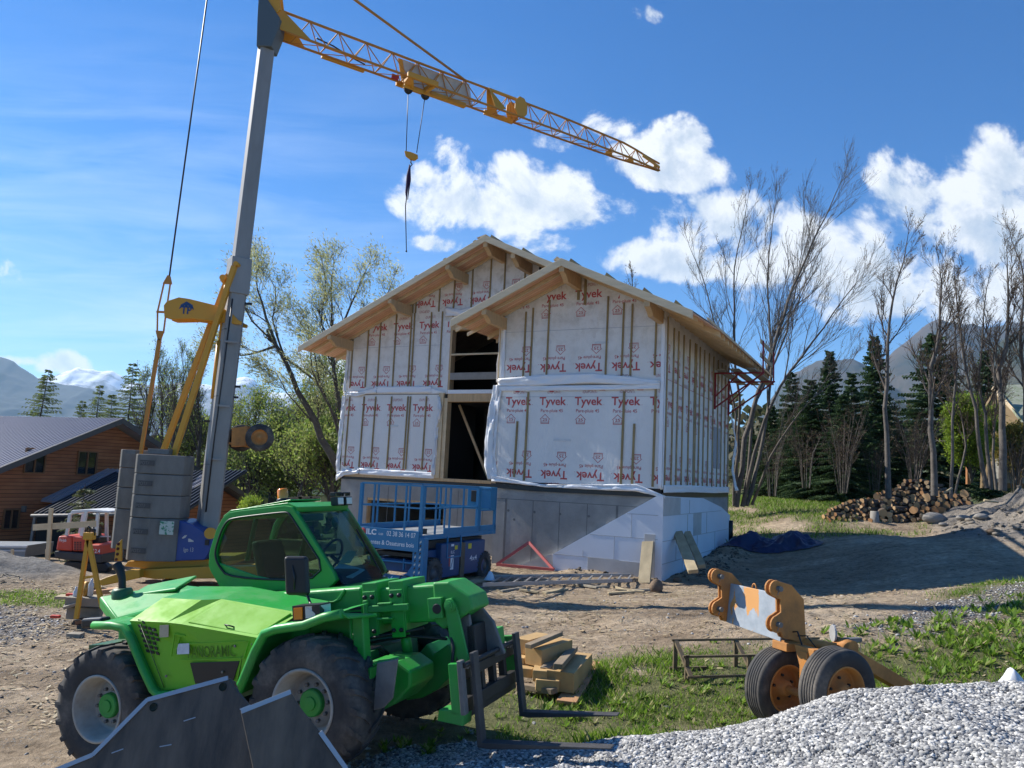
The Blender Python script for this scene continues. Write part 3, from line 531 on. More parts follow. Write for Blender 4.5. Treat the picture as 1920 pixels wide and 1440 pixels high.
# --- membrane sheets with print
def clipbox(lo, hi, extra=None):
    def f(V): 
        k = (V[:, 0] > lo) & (V[:, 0] < hi)
        return k if extra is None else k & extra(V)
    return f
def print_rows(b, u0, u1, zb, frame, per=1.05, ph=0.0, up=True, top=None, scale=1.0, r=random.Random(3)):
    """one printed band; zb = height of the word's base line (upright) or of its T-bar bottom (inverted)"""
    o, xd, zd, nn = frame
    s = 1 if up else -1; k0 = int(math.floor((u0-ph)/per))-1
    for k in range(k0, k0+int((u1-u0)/per)+4):
        a = ph+k*per
        def put(txt, du, dz, size, m, bold, width):
            x0 = a+du if up else a+.86-du; z0 = zb+dz*s
            P0 = o+xd*x0+zd*z0+nn*.004
            def clip(V):
                R_ = (V-o)@xd; Z_ = (V-o)@zd; ok = (R_ > u0+.01) & (R_ < u1-.01)
                if top is not None: ok &= Z_ < top(R_)-.02
                return ok
            b.text(txt, P0, xd*s, zd*s, size, m, bold, 0, width, clip)
        def pent(du, dz):
            x0 = (a+du if up else a+.86-du); z0 = zb+dz*s
            pts = np.array([(0, 0), (.25, 0), (.25, .12), (.285, .12), (.125+.0, .27), (-.035, .12), (0, .12)])
            ctr = np.array([.125, .11]); inn = ctr+(pts-ctr)*.87; V = []
            for q in np.concatenate([pts, inn]): V.append(o+xd*(x0+q[0]*s)+zd*(z0+q[1]*s)+nn*.004)
            V = np.array(V); R_ = (V-o)@xd; Z_ = (V-o)@zd
            if R_.min() < u0 or R_.max() > u1 or (top is not None and (Z_ > top(R_)-.02).any()): return
            b.add(V, [(i, (i+1) % 7, 7+(i+1) % 7, 7+i) for i in range(7)], 1)
            put('25', du+.055, dz+.075, .115, 1, .01, .14)
            for q in (.022, .045): b.add(np.array([o+xd*(x0+(.02)*s)+zd*(z0+q*s)+nn*.004, o+xd*(x0+(.23)*s)+zd*(z0+q*s)+nn*.004, o+xd*(x0+(.23)*s)+zd*(z0+(q+.008)*s)+nn*.004, o+xd*(x0+(.02)*s)+zd*(z0+(q+.008)*s)+nn*.004]), [(0, 1, 2, 3)], 2)
        put('Tyvek', 0, 0, .315, 1, .022, .80)
        put('.', .83, 0, .12, 1, .0, .02)
        put('Pare-pluie 45', .05, -.20, .13, 1, .004, .66)
        put('\u25c6DUPONT\u25c6' if False else '\u2039DUPONT\u203a', .22, .32, .125, 2, .008, .42)
        pent(.06, -.52)
FR = (np.array([0, 0., 0]), np.array([1., 0, 0]), np.array([0, 0, 1.]), np.array([0, -1., 0]))
def frame_at(v): return (np.array([0, v, 0.]), FR[1], FR[2], FR[3])
def sheet(poly, v, rows, u0, u1, name='membrane', top=None, th=.02):
    b = MB(); b.prism([(p[0], v, p[1]) for p in poly], (0, th, 0), 0)
    for (zb, up, ph) in rows: print_rows(b, u0, u1, zb, frame_at(v), up=up, ph=ph, top=top)
    return b.build(name, [MEM, INK, INK2], house)
tw = lambda u: np.array([roofz(x) for x in np.atleast_1d(u)])-.13
ts = lambda u: np.array([roofs(x) for x in np.atleast_1d(u)])-.13
# left wing
sheet([(-11.82, 2.28), (-7.98, 2.28), (-7.98, 4.98), (-11.82, 4.98)], 1.97, [(4.44, True, -11.11), (2.67+.0, False, -12.12)], -11.82, -8.0)
sheet([(-11.82, 5.0), (-7.70, 5.0), (-7.70, 7.9), (-10.0, 7.9), (-11.82, wz(-11.82))], 1.965, [(5.44, False, -11.9), (7.22, True, -11.05)], -11.82, -7.7, top=tw)
sheet([(-10.4, 7.55), (-10.0, 7.7), (-7.6, 7.7), (-4.6, 7.7), (-4.6, wz(-4.6)), (-5.87, wz(-5.87)), (-9.3, wz(-9.3))], 1.955, [(8.14, False, -8.16)], -9.4, -4.6, top=tw)
sheet([(-7.70, 7.27), (-4.78, 7.27), (-4.78, 7.7), (-7.70, 7.7)], 1.957, [], -7.6, -4.8)
# right wing
sheet([(-4.78, 2.30), (0.0, 2.30), (0.0, 4.98), (-4.78, 4.98)], -.03, [(4.44, True, -4.52), (2.64, False, -4.47)], -4.75, -.02)
sheet([(-4.78, 5.0), (0.0, 5.0), (0.0, roofs(0)-.115), (-2.42, roofs(-2.42)-.115), (-4.78, roofs(-4.78)-.115)], -.035, [(5.575, False, -4.62), (7.40, True, -3.57)], -4.75, -.02, top=ts)
b = MB()  # overlapped print peeping out at the floor joint
for k in range(5):
    a = -4.52+1.05*k
    b.prism([(a+.28, -.036, 4.80), (a+.42, -.036, 4.80), (a+.35, -.036, 4.95)], (0, .004, 0), 0) if k < 2 else b.prism([(a-.35, -.036, 4.83), (a-.18, -.036, 4.83), (a-.18, -.036, 4.86), (a-.35, -.036, 4.86)], (0, .004, 0), 0)
b.build('overlap_print', [INK], house)
# side
b = MB(); b.prism([(.035, -.05, 2.28), (.035, 8.5, 2.28), (.035, 8.5, 6.98), (.035, -.05, 6.98)], (-.02, 0, 0), 0)
SF = (np.array([.035, 0, 0]), np.array([0, 1., 0]), np.array([0, 0, 1.]), np.array([1., 0, 0]))
print_rows(b, 0, 8.45, 4.44, SF, up=True, ph=.2); print_rows(b, 0, 8.45, 2.66, SF, up=False, ph=.1); print_rows(b, -.05, 8.45, 5.57, SF, up=False, ph=-.3)
b.bb((.036, 0, 5.15), (.042, 8.4, 5.165), 2); b.bb((.036, 6.0, 3.0), (.05, 6.9, 4.35), 3)
b.build('membrane', [MEM, INK, INK2, mat('grey_patch', (0.33, 0.35, 0.38), .6)], house)
b = MB(); b.prism([(-11.84, 1.97, 2.28), (-11.84, 8.5, 2.28), (-11.84, 8.5, 6.9), (-11.84, 1.97, 6.9)], (.02, 0, 0), 0); b.build('membrane', [MEM], house)
# tape strips and staples rows along the sheet joints
TAPE = mat('joint_tape', (.60, .61, .62), .3)
for (u0, u1, v, z) in ((-11.7, -8.0, 1.962, 6.62), (-4.7, -.1, -.037, 4.66), (-4.7, -.1, -.038, 6.52)):
    b = MB(); b.bb((u0, v-.003, z), (u1, v, z+.012)); b.build('sheet_seam', [mat('seam_line', (.45, .46, .48), .5)], house)
for (u, v, z, w) in ((-3.0, -.04, 3.45, .5), (-9.9, 1.957, 3.9, .35), (-1.9, -.045, 6.1, .4)): b = MB(); b.bb((u, v-.003, z), (u+w, v, z+.06)); b.build('tape_patch', [TAPE], house)
# --- battens: each a part
def batten(u, v, z0, z1, w=.045, lean=0.0, side=False):
    b = MB()
    if side: b.bb((.042, u-w/2, z0), (.075, u+w/2, z1))
    else: b.beam((u, v-.018, z0), (u+lean, v-.018, z1), w, .03, up=(0, -1, 0))
    return b.build('batten', [BATL if side else BAT], house)
for u in (-11.67, -11.05, -10.56, -9.9, -9.24, -9.14, -8.51): batten(u, 1.97, 2.5, 4.92, lean=.02)
for u in (-11.67, -11.02, -10.52, -9.88, -9.26, -9.14, -8.47, -8.04): batten(u, 1.965, 5.25, min(wz(u)-.02, 7.75), lean=-.01)
for u in (-9.24, -9.12): batten(u, 1.955, 7.75, wz(u)-.03)
for u in (-7.64, -6.97, -6.3, -5.79, -5.07, -8.2): batten(u, 1.955, 7.75 if u < -7.7 else 7.55, wz(u)-.03)
for u in (-3.84, -1.04, -.19): batten(u, -.03, 2.34, 4.80 if u < -.5 else 4.95, w=.055, lean=.02)
batten(-4.15, -.03, 2.42, 3.98, w=.055, lean=.03); batten(-.74, -.03, 2.36, 3.95, w=.055, lean=.02)
for u, z1 in ((-4.01, 7.1), (-3.79, 7.2), (-3.29, 7.4), (-1.56, 7.4), (-1.11, 7.2), (-.87, 7.15), (-.21, 6.75)): batten(u, -.035, 5.22, z1, lean=.01)
batten(-2.42, -.035, 7.35, 7.78, w=.07); batten(-2.22, -.035, 7.2, 7.95, w=.07)
for i, v in enumerate((.18, .81, 1.3, 1.87, 2.57, 3.22, 3.38, 3.85, 4.44, 5.09, 5.76, 6.46, 7.07, 7.7, 8.25)): batten(v, 0, 2.40, 6.62 if i else 6.8, w=.05, side=True)
# --- membrane laps, wraps and loose flaps
def strip(name, pts, w, axis_, m, wav=.03, n=40, seedk=0, th=.012):
    """crumpled strip following pts (u,v,z); w = width along axis_ (vector)"""
    P = np.array(pts, float); d = np.r_[0, np.cumsum(np.linalg.norm(np.diff(P, axis=0), axis=1))]; s = np.linspace(0, d[-1], n); C_ = np.stack([np.interp(s, d, P[:, i]) for i in range(3)], 1)
    ww = np.interp(s, d, w) if not np.isscalar(w) else np.full(n, w); ax = np.array(axis_, float); k = 6; V = []
    tt = np.gradient(C_, axis=0); tt /= np.linalg.norm(tt, axis=1)[:, None]; nn = np.cross(tt, ax)
    for j in range(k):
        q = (j/(k-1)-.5); f = fbm(s*3+j*.9, s*0+j*1.3, 3, seedk)
        V.append(C_+ax*(ww*q)[:, None]+nn*(wav*f*(1 if 0 < j < k-1 else .4))[:, None])
    V = np.stack(V, 1).reshape(-1, 3); Fq = [(i*k+j, i*k+j+1, (i+1)*k+j+1, (i+1)*k+j) for i in range(n-1) for j in range(k-1)]
    b = MB(); b.add(V, Fq, 0, True); o = b.build(name, [m], house); so_ = o.modifiers.new('thickness', 'SOLIDIFY'); so_.thickness = th; return o
strip('membrane_lap', [(-10.6, 1.93, 5.15), (-8.3, 1.93, 5.14)], .22, (0, 0, 1), FLAP, seedk=1, wav=.05)
strip('membrane_lap', [(-11.9, 1.92, 5.03), (-11.3, 1.90, 5.0), (-10.9, 1.92, 5.08), (-10.5, 1.93, 5.13)], [.10, .16, .14, .2], (0, 0, 1), FLAP, .10, seedk=2)
strip('membrane_lap', [(-8.35, 1.93, 5.1), (-7.95, 1.92, 5.06), (-7.75, 1.93, 5.05)], [.2, .1, .03], (0, 0, 1), FLAP, .05, seedk=3)
strip('membrane_lap', [(-11.0, 1.93, 2.36), (-8.0, 1.93, 2.34)], .20, (0, 0, 1), FLAP, seedk=4, wav=.05)
strip('membrane_lap', [(-11.95, 1.90, 2.15), (-11.6, 1.9, 2.3), (-11.0, 1.92, 2.36)], [.3, .18, .18], (0, 0, 1), FLAP, .12, seedk=5)
strip('membrane_lap', [(-4.78, -.08, 5.08), (-3.5, -.09, 5.12), (-2, -.08, 5.16), (-.9, -.11, 5.08), (-.05, -.08, 5.02)], [.2, .3, .26, .22, .1], (0, 0, 1), FLAP, .08, seedk=6)
strip('membrane_lap', [(-4.8, -.075, 4.9), (-2.5, -.075, 4.9), (-.05, -.075, 4.92)], .14, (0, 0, 1), FLAP, .04, seedk=7)
strip('membrane_lap', [(-4.82, -.09, 2.36), (-4.2, -.10, 2.30), (-3.2, -.09, 2.22), (-1.6, -.12, 2.26), (-.6, -.12, 2.30), (.15, -.05, 2.1)], [.18, .10, .06, .14, .18, .06], (0, 0, 1), FLAP, .07, seedk=8)
strip('corner_wrap', [(-4.82, -.08, 5.0), (-4.92, -.08, 4.3), (-4.98, -.09, 3.4), (-4.94, -.08, 2.7), (-4.85, -.07, 2.32)], [.20, .24, .26, .28, .18], (1, 0, 0), FLAP, .10, seedk=9, n=60)
strip('corner_wrap', [(-4.72, -.07, 4.85), (-4.78, -.07, 4.0), (-4.80, -.07, 3.0), (-4.72, -.07, 2.4)], [.14, .10, .08, .16], (1, 0, 0), FLAP, .08, seedk=19, n=60)
strip('corner_wrap', [(-4.86, .1, 7.0), (-4.86, .1, 6.0), (-4.88, .1, 5.1)], [.10, .14, .14], (.4, .9, 0), FLAP, .10, seedk=10)
strip('corner_wrap', [(-4.66, -.06, 6.9), (-4.66, -.06, 5.2)], [.08, .12], (1, 0, 0), FLAP, .05, seedk=20)
strip('corner_wrap', [(-11.86, 1.93, 6.7), (-11.88, 1.93, 5.1)], .12, (1, 0, 0), FLAP, .08, seedk=11)
strip('corner_wrap', [(-11.88, 1.93, 4.95), (-11.92, 1.93, 3.5), (-11.92, 1.93, 2.3)], .16, (1, 0, 0), FLAP, .10, seedk=12, n=50)
strip('corner_wrap', [(-7.98, 1.90, 4.9), (-7.9, 1.88, 4.5), (-7.99, 1.9, 3.9), (-7.99, 1.9, 3.2), (-8.02, 1.9, 2.35)], [.12, .16, .12, .12, .14], (1, 0, 0), FLAP, .12, seedk=13, n=50)
strip('corner_strip', [(0.0, -.055, 6.7), (0.0, -.055, 2.3)], .10, (1, 0, 0), FLAP, .01, seedk=14)
strip('corner_strip', [(.055, 0.0, 6.7), (.055, 0, 2.3)], .10, (0, 1, 0), FLAP, .01, seedk=15)
strip('membrane_lap', [(.06, .1, 2.3), (.075, 3, 2.32), (.08, 6, 2.30), (.07, 8.5, 2.32)], .2, (0, 0, 1), FLAP, .04, seedk=16)
strip('membrane_lap', [(-7.9, 1.9, 7.72), (-7.3, 1.85, 7.65), (-6.7, 1.85, 7.78), (-5.9, 1.9, 7.75)], [.3, .2, .1, .1], (0, 0, 1), FLAP, .10, seedk=17)
strip('membrane_flap', [(.1, 8.5, 5.0), (.25, 8.6, 4.0), (.15, 8.55, 3.0), (.3, 8.6, 2.3)], [.1, .2, .2, .4], (0, 1, 0), FLAP, .10, seedk=18)
b = MB(); b.prism([(-4.85, -.05, 2.22), (-3.5, -.05, 2.18), (-1.5, -.05, 2.20), (-.5, -.05, 2.27), (.02, -.05, 2.12), (-.1, -.05, 2.08), (-3.6, -.05, 2.06), (-4.9, -.05, 2.1)], (0, .04, 0)); b.bb((.03, 0, 2.08), (.05, 8.5, 2.2)); b.bb((-11.8, 1.96, 2.08), (-4.8, 1.99, 2.16)); b.build('damp_band', [BLACKM], house)
# --- timber frame visible at the openings
for nm, lo, hi_ in (('sill_beam', (-11.8, 1.94, 2.17), (-4.75, 2.2, 2.27)), ('door_post', (-7.98, 1.90, 2.27), (-7.80, 2.2, 5.02)), ('door_post', (-7.80, 1.94, 2.27), (-7.66, 2.2, 4.86)), ('header_beam', (-7.66, 1.93, 4.74), (-4.78, 2.15, 5.0)),
                    ('window_post', (-7.70, 1.94, 5.0), (-7.62, 2.2, 7.27)), ('window_header', (-7.62, 1.95, 7.1), (-4.78, 2.2, 7.27)), ('guard_rail', (-7.6, 1.9, 6.25), (-4.9, 1.93, 6.31)), ('guard_board', (-7.6, 1.9, 5.45), (-4.9, 1.93, 5.68)),
                    ('corner_post', (-4.84, .0, 5.0), (-4.76, .12, 7.0))):
    b = MB(); b.bb(lo, hi_); b.build(nm, [WOODL if nm in ('guard_rail', 'door_post', 'corner_post') else (mat('grey_board', (0.33, 0.31, 0.28), .8, var=.3, scale=3) if nm == 'guard_board' else WOOD)], house, bevel=.006)
b = MB(); b.bb((-7.66, 1.9, 5.0), (-4.8, 2.2, 5.12)); b.build('balcony_edge', [FLAP], house)
b = MB(); b.beam((-7.6, 2.6, 4.7), (-6.3, 2.6, 2.2), .08, .05, up=(0, 1, 0)); b.build('brace', [WOOD], house)
b = MB(); b.beam((-5.2, 2.6, 2.2), (-6.3, 2.6, 2.9), .08, .05, up=(0, 1, 0)); b.build('brace', [WOOD], house)
# --- roofs: deck, rafters, purlins, bargeboards
def slab(name, pts, m, dz, up=(0, 0, 1)): b = MB(); b.prism(pts, (0, 0, dz)); return b.build(name, m, house)
VB = 9.1; VF = .7; VS = -1.3
UE = 1.07; UL = -13.0
kR = roofz(-2.42)
# deck boards (seen from below) and dark underlay above
slab('roof_deck', [(UL, VF, roofz(UL)-.07), (-5.87, VF, zR-.07), (-5.87, VB, zR-.07), (UL, VB, roofz(UL)-.07)], [SOF], .025)
slab('roof_deck', [(-5.87, VF, zR-.07), (UE+.35, VF, roofz(UE+.35)-.07), (UE+.35, VB, roofz(UE+.35)-.07), (-5.87, VB, zR-.07)], [SOF], .025)
slab('roof_deck', [(-2.42, VS, kR-.07), (UE, VS, roofz(UE)-.07), (UE+.35, VF, roofz(UE+.35)-.07), (-2.42, VF, kR-.07)], [SOF], .025)
slab('roof_deck', [(-2.42, VS, kR-.07), (-2.42, 2.0, kR-.07), (-5.70, 2.0, roofs(-5.70)-.07), (-5.70, VS, roofs(-5.70)-.07)], [SOF], .025)
slab('roof_underlay', [(UL, VF, roofz(UL)-.04), (-5.87, VF, zR-.04), (-5.87, VB, zR-.04), (UL, VB, roofz(UL)-.04)], [DARKROOF], .035)
slab('roof_underlay', [(-5.87, VF, zR-.04), (UE+.35, VF, roofz(UE+.35)-.04), (UE+.35, VB, roofz(UE+.35)-.04), (-5.87, VB, zR-.04)], [DARKROOF], .035)
slab('roof_underlay', [(-2.42, VS, kR-.04), (UE, VS, roofz(UE)-.04), (UE+.35, VF, roofz(UE+.35)-.04), (-2.42, VF, kR-.04)], [DARKROOF], .035)
slab('roof_underlay', [(-2.42, VS, kR-.04), (-2.42, 2.0, kR-.04), (-5.70, 2.0, roofs(-5.70)-.04), (-5.70, VS, roofs(-5.70)-.04)], [DARKROOF], .035)
def rake(name, u0, u1, fz, v, w, dp, m, off=0.0):
    b = MB(); b.prism([(u0, v, fz(u0)-off), (u1, v, fz(u1)-off), (u1, v, fz(u1)-off-dp), (u0, v, fz(u0)-off-dp)], (0, w, 0)); return b.build(name, [m], house, bevel=.006)
BB = mat('bargeboard_wood', (0.68, 0.55, 0.36), 0.55, var=.2, scale=2, stretch=(.6, 1, 6))
rake('bargeboard', UL, -5.87, roofz, VF-.05, .05, .20, BB); rake('bargeboard', -5.87, -1.8, roofz, VF-.05, .05, .20, BB)
rake('bargeboard', -2.42, 1.07, roofs, VS-.05, .05, .21, BB); rake('bargeboard', -5.70, -2.42, roofs, VS-.05, .05, .21, BB)
for v in (VF+.50, VF+1.16): 
    rake('flying_rafter', UL+.1, -5.87, roofz, v, .06, .10, WOODL, .07); rake('flying_rafter', -5.87, -2.6, roofz, v, .06, .10, WOODL, .07)
for v in (VS+.50, VS+1.16):
    rake('flying_rafter', -5.85, -2.42, roofs, v, .06, .10, WOODL, .07); rake('flying_rafter', -2.42, 1.05, roofs, v, .06, .10, WOODL, .07)
for v in (2.6, 3.4, 4.2, 5.0, 5.8, 6.6, 7.4, 8.2, 8.9): rake('rafter_tail', UL+.05, -11.6, roofz, v, .08, .14, WOODL, .07)
v = .35
while v < 9.1:
    rake('rafter_tail', -.2, UE+.30, roofz, v, .07, .15, WOODL, .07); v += .55
b = MB(); b.prism([(UE+.33, VS, roofz(UE+.33)-.02), (UE+.37, VS, roofz(UE+.37)-.02), (UE+.37, VS, roofz(UE+.37)-.08), (UE+.33, VS, roofz(UE+.33)-.08)], (0, VB-VS, 0)); b.build('eave_batten', [WOODL], house)
for v in (.75, 1.3): rake('rafter_tail', -5.65, -4.7, roofs, v, .07, .15, WOODL, .07)
def purlin(u, fz, v0, v1, h=.34, w=.15, tip=.15):
    z = fz(u)-.17-w*SL*.5; b = MB()
    prof = [(v0, z), (v0, z-tip), (v0+.10, z-tip-.03), (v0+.22, z-h*.72), (v0+.34, z-h), (v1, z-h), (v1, z)]
    b.prism([(u-w/2, p[0], p[1]) for p in prof], (w, 0, 0)); return b.build('purlin_end', [WOOD], house, bevel=.008)
for u in (-11.72, -9.32, -7.2, ): purlin(u, roofz, VF, 2.1)
purlin(-5.87+.0, roofz, VF, 2.1, h=.34); purlin(-4.9, roofz, VF, 2.1)
purlin(-4.68, roofs, VS, .2); purlin(-2.42, roofs, VS, .2, h=.36); purlin(-.08, roofs, VS, .2)
# counter battens ends standing on top of the roof
for u in np.arange(-12.6, -6.2, 1.05):
    b = MB(); b.prism([(u, VF-.02, roofz(u)), (u+.09, VF-.02, roofz(u+.09)), (u+.09, VF-.02, roofz(u+.09)+.05), (u, VF-.02, roofz(u)+.05)], (0, 2.5, 0)); b.build('roof_batten', [BAT], house)
for u in (-5.7, -4.6, -3.5, -2.2, -1.2, -.2, .6):
    f = roofz; v0 = VS-.02 if u > -2.6 else VF-.02; b = MB(); b.prism([(u, v0, f(u)), (u+.22, v0, f(u+.22)), (u+.04, v0, f(u)+.08)], (0, .9, 0)); b.build('roof_batten', [BAT], house)
b = MB(); b.prism([(-6.2, VF, zR-.04), (-5.87, VF, zR+.04), (-6.0, VF, zR-.04)], (0, VB-VF, 0)); b.build('ridge_board', [WOODL], house)
b = MB(); b.prism([(-2.67, VS, kR-.02), (-2.56, VS, kR+.07), (-2.45, VS, kR-.02)], (0, 1.4, 0)); b.build('ridge_board', [WOODL], house)
# --- things standing and lying near the house (house frame -> world)
def hpt(u, v, z): return tuple(hw(u, v, z))
def Hroot(name, u, v, z, label, cat, group=None, rz=0): return empty(name, hpt(u, v, z), -YAW+rz, label, cat, group)
PLK = mat('plank_wood', (0.50, 0.40, 0.24), .75, var=.4, scale=3, stretch=(1, 1, .4)); PLG = mat('weathered_plank', (0.34, 0.30, 0.23), .8, var=.4, scale=4)
RED = mat('red_steel', (0.33, 0.045, 0.05), .5, var=.3, scale=6)
# scaffold brackets with planks and guard rails
RD = mat('red_bracket_paint', (0.30, 0.02, 0.03), .5, var=.3, scale=5)
for i, (v, lab) in enumerate(((5.8, 'red steel scaffold bracket on the side wall, the one nearer the front gable'), (8.05, 'red steel scaffold bracket at the far rear end of the side wall'))):
    r_ = Hroot('scaffold_bracket', .1, v, 4.95, lab, 'bracket', 'red scaffold brackets on the side wall')
    b = MB(); b.beam((0, 0, -.05), (0, 0, 1.15), .06, .06, up=(0, 1, 0)); b.build('wall_post', [RD], r_)
    b = MB(); b.beam((0, 0, 1.12), (1.55, 0, 1.12), .05, .05); b.build('arm', [RD], r_)
    b = MB(); b.beam((0, 0, 0), (1.5, 0, 1.1), .05, .05); b.beam((0, 0, .35), (.75, 0, 1.1), .04, .04); b.beam((.75, 0, 1.1), (1.05, .0, .8), .03, .03); b.build('strut', [RD], r_)
    b = MB(); b.beam((1.5, 0, 1.1), (1.5, 0, 2.15), .045, .045, up=(0, 1, 0)); b.build('rail_post', [RD], r_)
pl = [((.35, 5.3, 6.13), (.35, 9.2, 6.13), .28, .04), ((.8, 5.3, 6.13), (.8, 9.3, 6.13), .28, .04), ((1.3, 5.2, 6.13), (1.3, 9.3, 6.13), .28, .04)]
labs = ['scaffold plank beside the wall on the red brackets', 'middle scaffold plank on the red brackets', 'outermost scaffold plank on the red brackets']
for (p0, p1, w, h_), lab in zip(pl, labs):
    b = MB(); b.beam(hpt(*p0), hpt(*p1), w, h_); tag(b.build('scaffold_plank', [PLG], bevel=.004), lab, 'plank', 'planks on the scaffold brackets')
for zz, lab in ((7.05, 'upper pale guard board between the red scaffold posts'), (6.6, 'lower pale guard board between the red scaffold posts')):
    b = MB(); b.beam(hpt(1.56, 5.5, zz), hpt(1.56, 8.4, zz), .03, .14); tag(b.build('guard_plank', [PLK], bevel=.004), lab, 'plank')
# leaning planks
b = MB(); b.T = None; p0 = hw(-.48, -.75, -.02); p1 = hw(-.30, -.16, 1.27)
def plank(name, p0, p1, w, h_, m, lab, group=None, up=(0, 0, 1), cat='plank', bev=.006):
    b = MB(); b.beam(p0, p1, w, h_, up=up); return tag(b.build(name, [m], bevel=bev), lab, cat, group)
q0 = onpl(1208, 1094, HO-HV*.75, HV); q1 = onpl(1215, 1016, HO-HV*.16, HV)
plank('leaning_plank', q0, q1, .30, .07, PLK, 'wide short plank leaning on the front foam wall by the corner', up=tuple(-HV))
q0 = onpl(1300, 1072, HO+HU*1.0, HU); q1 = onpl(1271, 999, HO+HU*.16, HU)
plank('leaning_beam', q0, q1, .10, .24, PLK, 'thick pale beam leaning on the side wall, nearer the corner', 'beams leaning on the side wall', up=tuple(HU))
q0 = onpl(1316, 1062, HO+HU*1.0, HU); q1 = onpl(1288, 999, HO+HU*.16, HU)
plank('leaning_beam', q0, q1, .10, .19, PLK, 'second beam leaning on the side wall, farther from the corner', 'beams leaning on the side wall', up=tuple(HU))
# red triangular frame leaning on the wall
A0 = onpl(992, 1017, HO-HV*.15, HV); A1 = onpl(930, 1080, HO-HV*.55, HV); A2 = onpl(1038, 1076, HO-HV*.55, HV); A1[2] = max(A1[2], gz(A1[0], A1[1])+.05); A2[2] = max(A2[2], gz(A2[0], A2[1])+.05)
rt = empty('triangle_frame', tuple(A1), 0, 'pink red steel triangle frame leaning against the concrete wall', 'frame')
RP = mat('faded_red_bar', (0.50, 0.11, 0.10), .55, var=.2, scale=4)
for a_, b_ in ((A0, A1), (A0, A2), (A1, A2)):
    b = MB(); b.beam(a_-A1, b_-A1, .07, .05, up=tuple(-HV)); b.build('frame_bar', [RP], rt)
# aluminium ladder lying on the ground
ALU = mat('ladder_alloy', (0.42, 0.41, 0.40), .45, metal=.6, var=.2)
L0 = atz(905, 1096, .10); L1 = atz(1185, 1088, .14); M0 = atz(925, 1081, .12); M1 = atz(1187, 1078, .16)
lr = empty('ladder', tuple(L0), 0, 'long grey ladder lying flat on the ground before the foam wall', 'ladder')
for a_, b_ in ((L0, L1), (M0, M1)): b = MB(); b.beam(a_-L0, b_-L0, .035, .08); b.build('side_rail', [ALU], lr)
for k in range(14): f_ = (k+.5)/14; b = MB(); b.beam(L0+(L1-L0)*f_-L0, M0+(M1-M0)*min(1, f_+.02)-L0, .04, .03); b.build('rung', [ALU], lr)
# wood scraps in front of the house
scr = [((1108, 1101), (1140, 1096), .13, 'flat pale board scrap below the ladder middle'), ((1155, 1104), (1208, 1110), .10, 'long offcut under the leaning plank, pointing right'), ((1140, 1112), (1190, 1114), .10, 'front pale offcut lying alone on the dirt'), ((1172, 1106), (1218, 1104), .07, 'thin stick behind the pale offcuts'),
       ((1020, 1108), (1062, 1104), .14, 'short bright offcut in front of the ladder'), ((975, 1102), (1010, 1107), .08, 'small splinter board before the red triangle'), ((940, 1103), (985, 1099), .07, 'thin grey lath by the ladder foot'), ((868, 1092), (905, 1084), .3, 'weathered board beside the lift wheel'), ((850, 1084), (868, 1085), .16, 'small pale block next to the lift tyre'), ((1075, 1092), (1120, 1104), .06, 'thin stick crossing the ladder'), ((1150, 1040+55), (1180, 1108), .05, 'dark thin stick by the ladder end')]
for i, (a_, b_, w, lab) in enumerate(scr):
    p = atz(*a_, 0.06); q = atz(*b_, 0.06); p[2] = gz(p[0], p[1])+.03; q[2] = gz(q[0], q[1])+.04
    plank('wood_offcut', p, q, w, .045, PLK if i % 3 else PLG, lab, 'wood offcuts on the ground before the house')
# brown stone by the wall, tarp, drain pipe with stake
def rock(name, p, d, m, lab, seedk, cat='rock', rz=0.0):
    import itertools
    b = MB(); n = 14; k = 9; V = []
    for i in range(k+1):
        th = math.pi*i/k
        for j in range(n):
            a_ = 2*math.pi*j/n; q = np.array([math.sin(th)*math.cos(a_), math.sin(th)*math.sin(a_), math.cos(th)]); f_ = 1+.22*float(fbm(np.array([q[0]*1.6+seedk]), np.array([q[1]*1.6+q[2]*1.3]), 3, seedk)[0]); V.append(q*f_*np.array(d)/2)
    V = np.array(V); c_r, s_r = math.cos(rz), math.sin(rz); V[:, :2] = V[:, :2]@np.array([[c_r, s_r], [-s_r, c_r]])
    b.add(V+np.array(p), [(i*n+j, i*n+(j+1) % n, (i+1)*n+(j+1) % n, (i+1)*n+j) for i in range(k) for j in range(n)], 0, True); return tag(b.build(name, [m]), lab, cat)
STN = mat('field_stone', (0.30, 0.28, 0.25), .9, var=.35, scale=6, bump=.6); STB = mat('brown_stone', (0.20, 0.14, 0.09), .9, var=.35, scale=6, bump=.6)
p = atz(1230, 1108, .0); rock('stone', (p[0], p[1], gz(p[0], p[1])+.1), (.34, .26, .34), STB, 'pointed brown stone on the dirt near the house corner', 3)
TB = mat('blue_tarp', (0.012, 0.022, 0.085), .38, var=.5, scale=2.5, bump=.4, bscale=8)
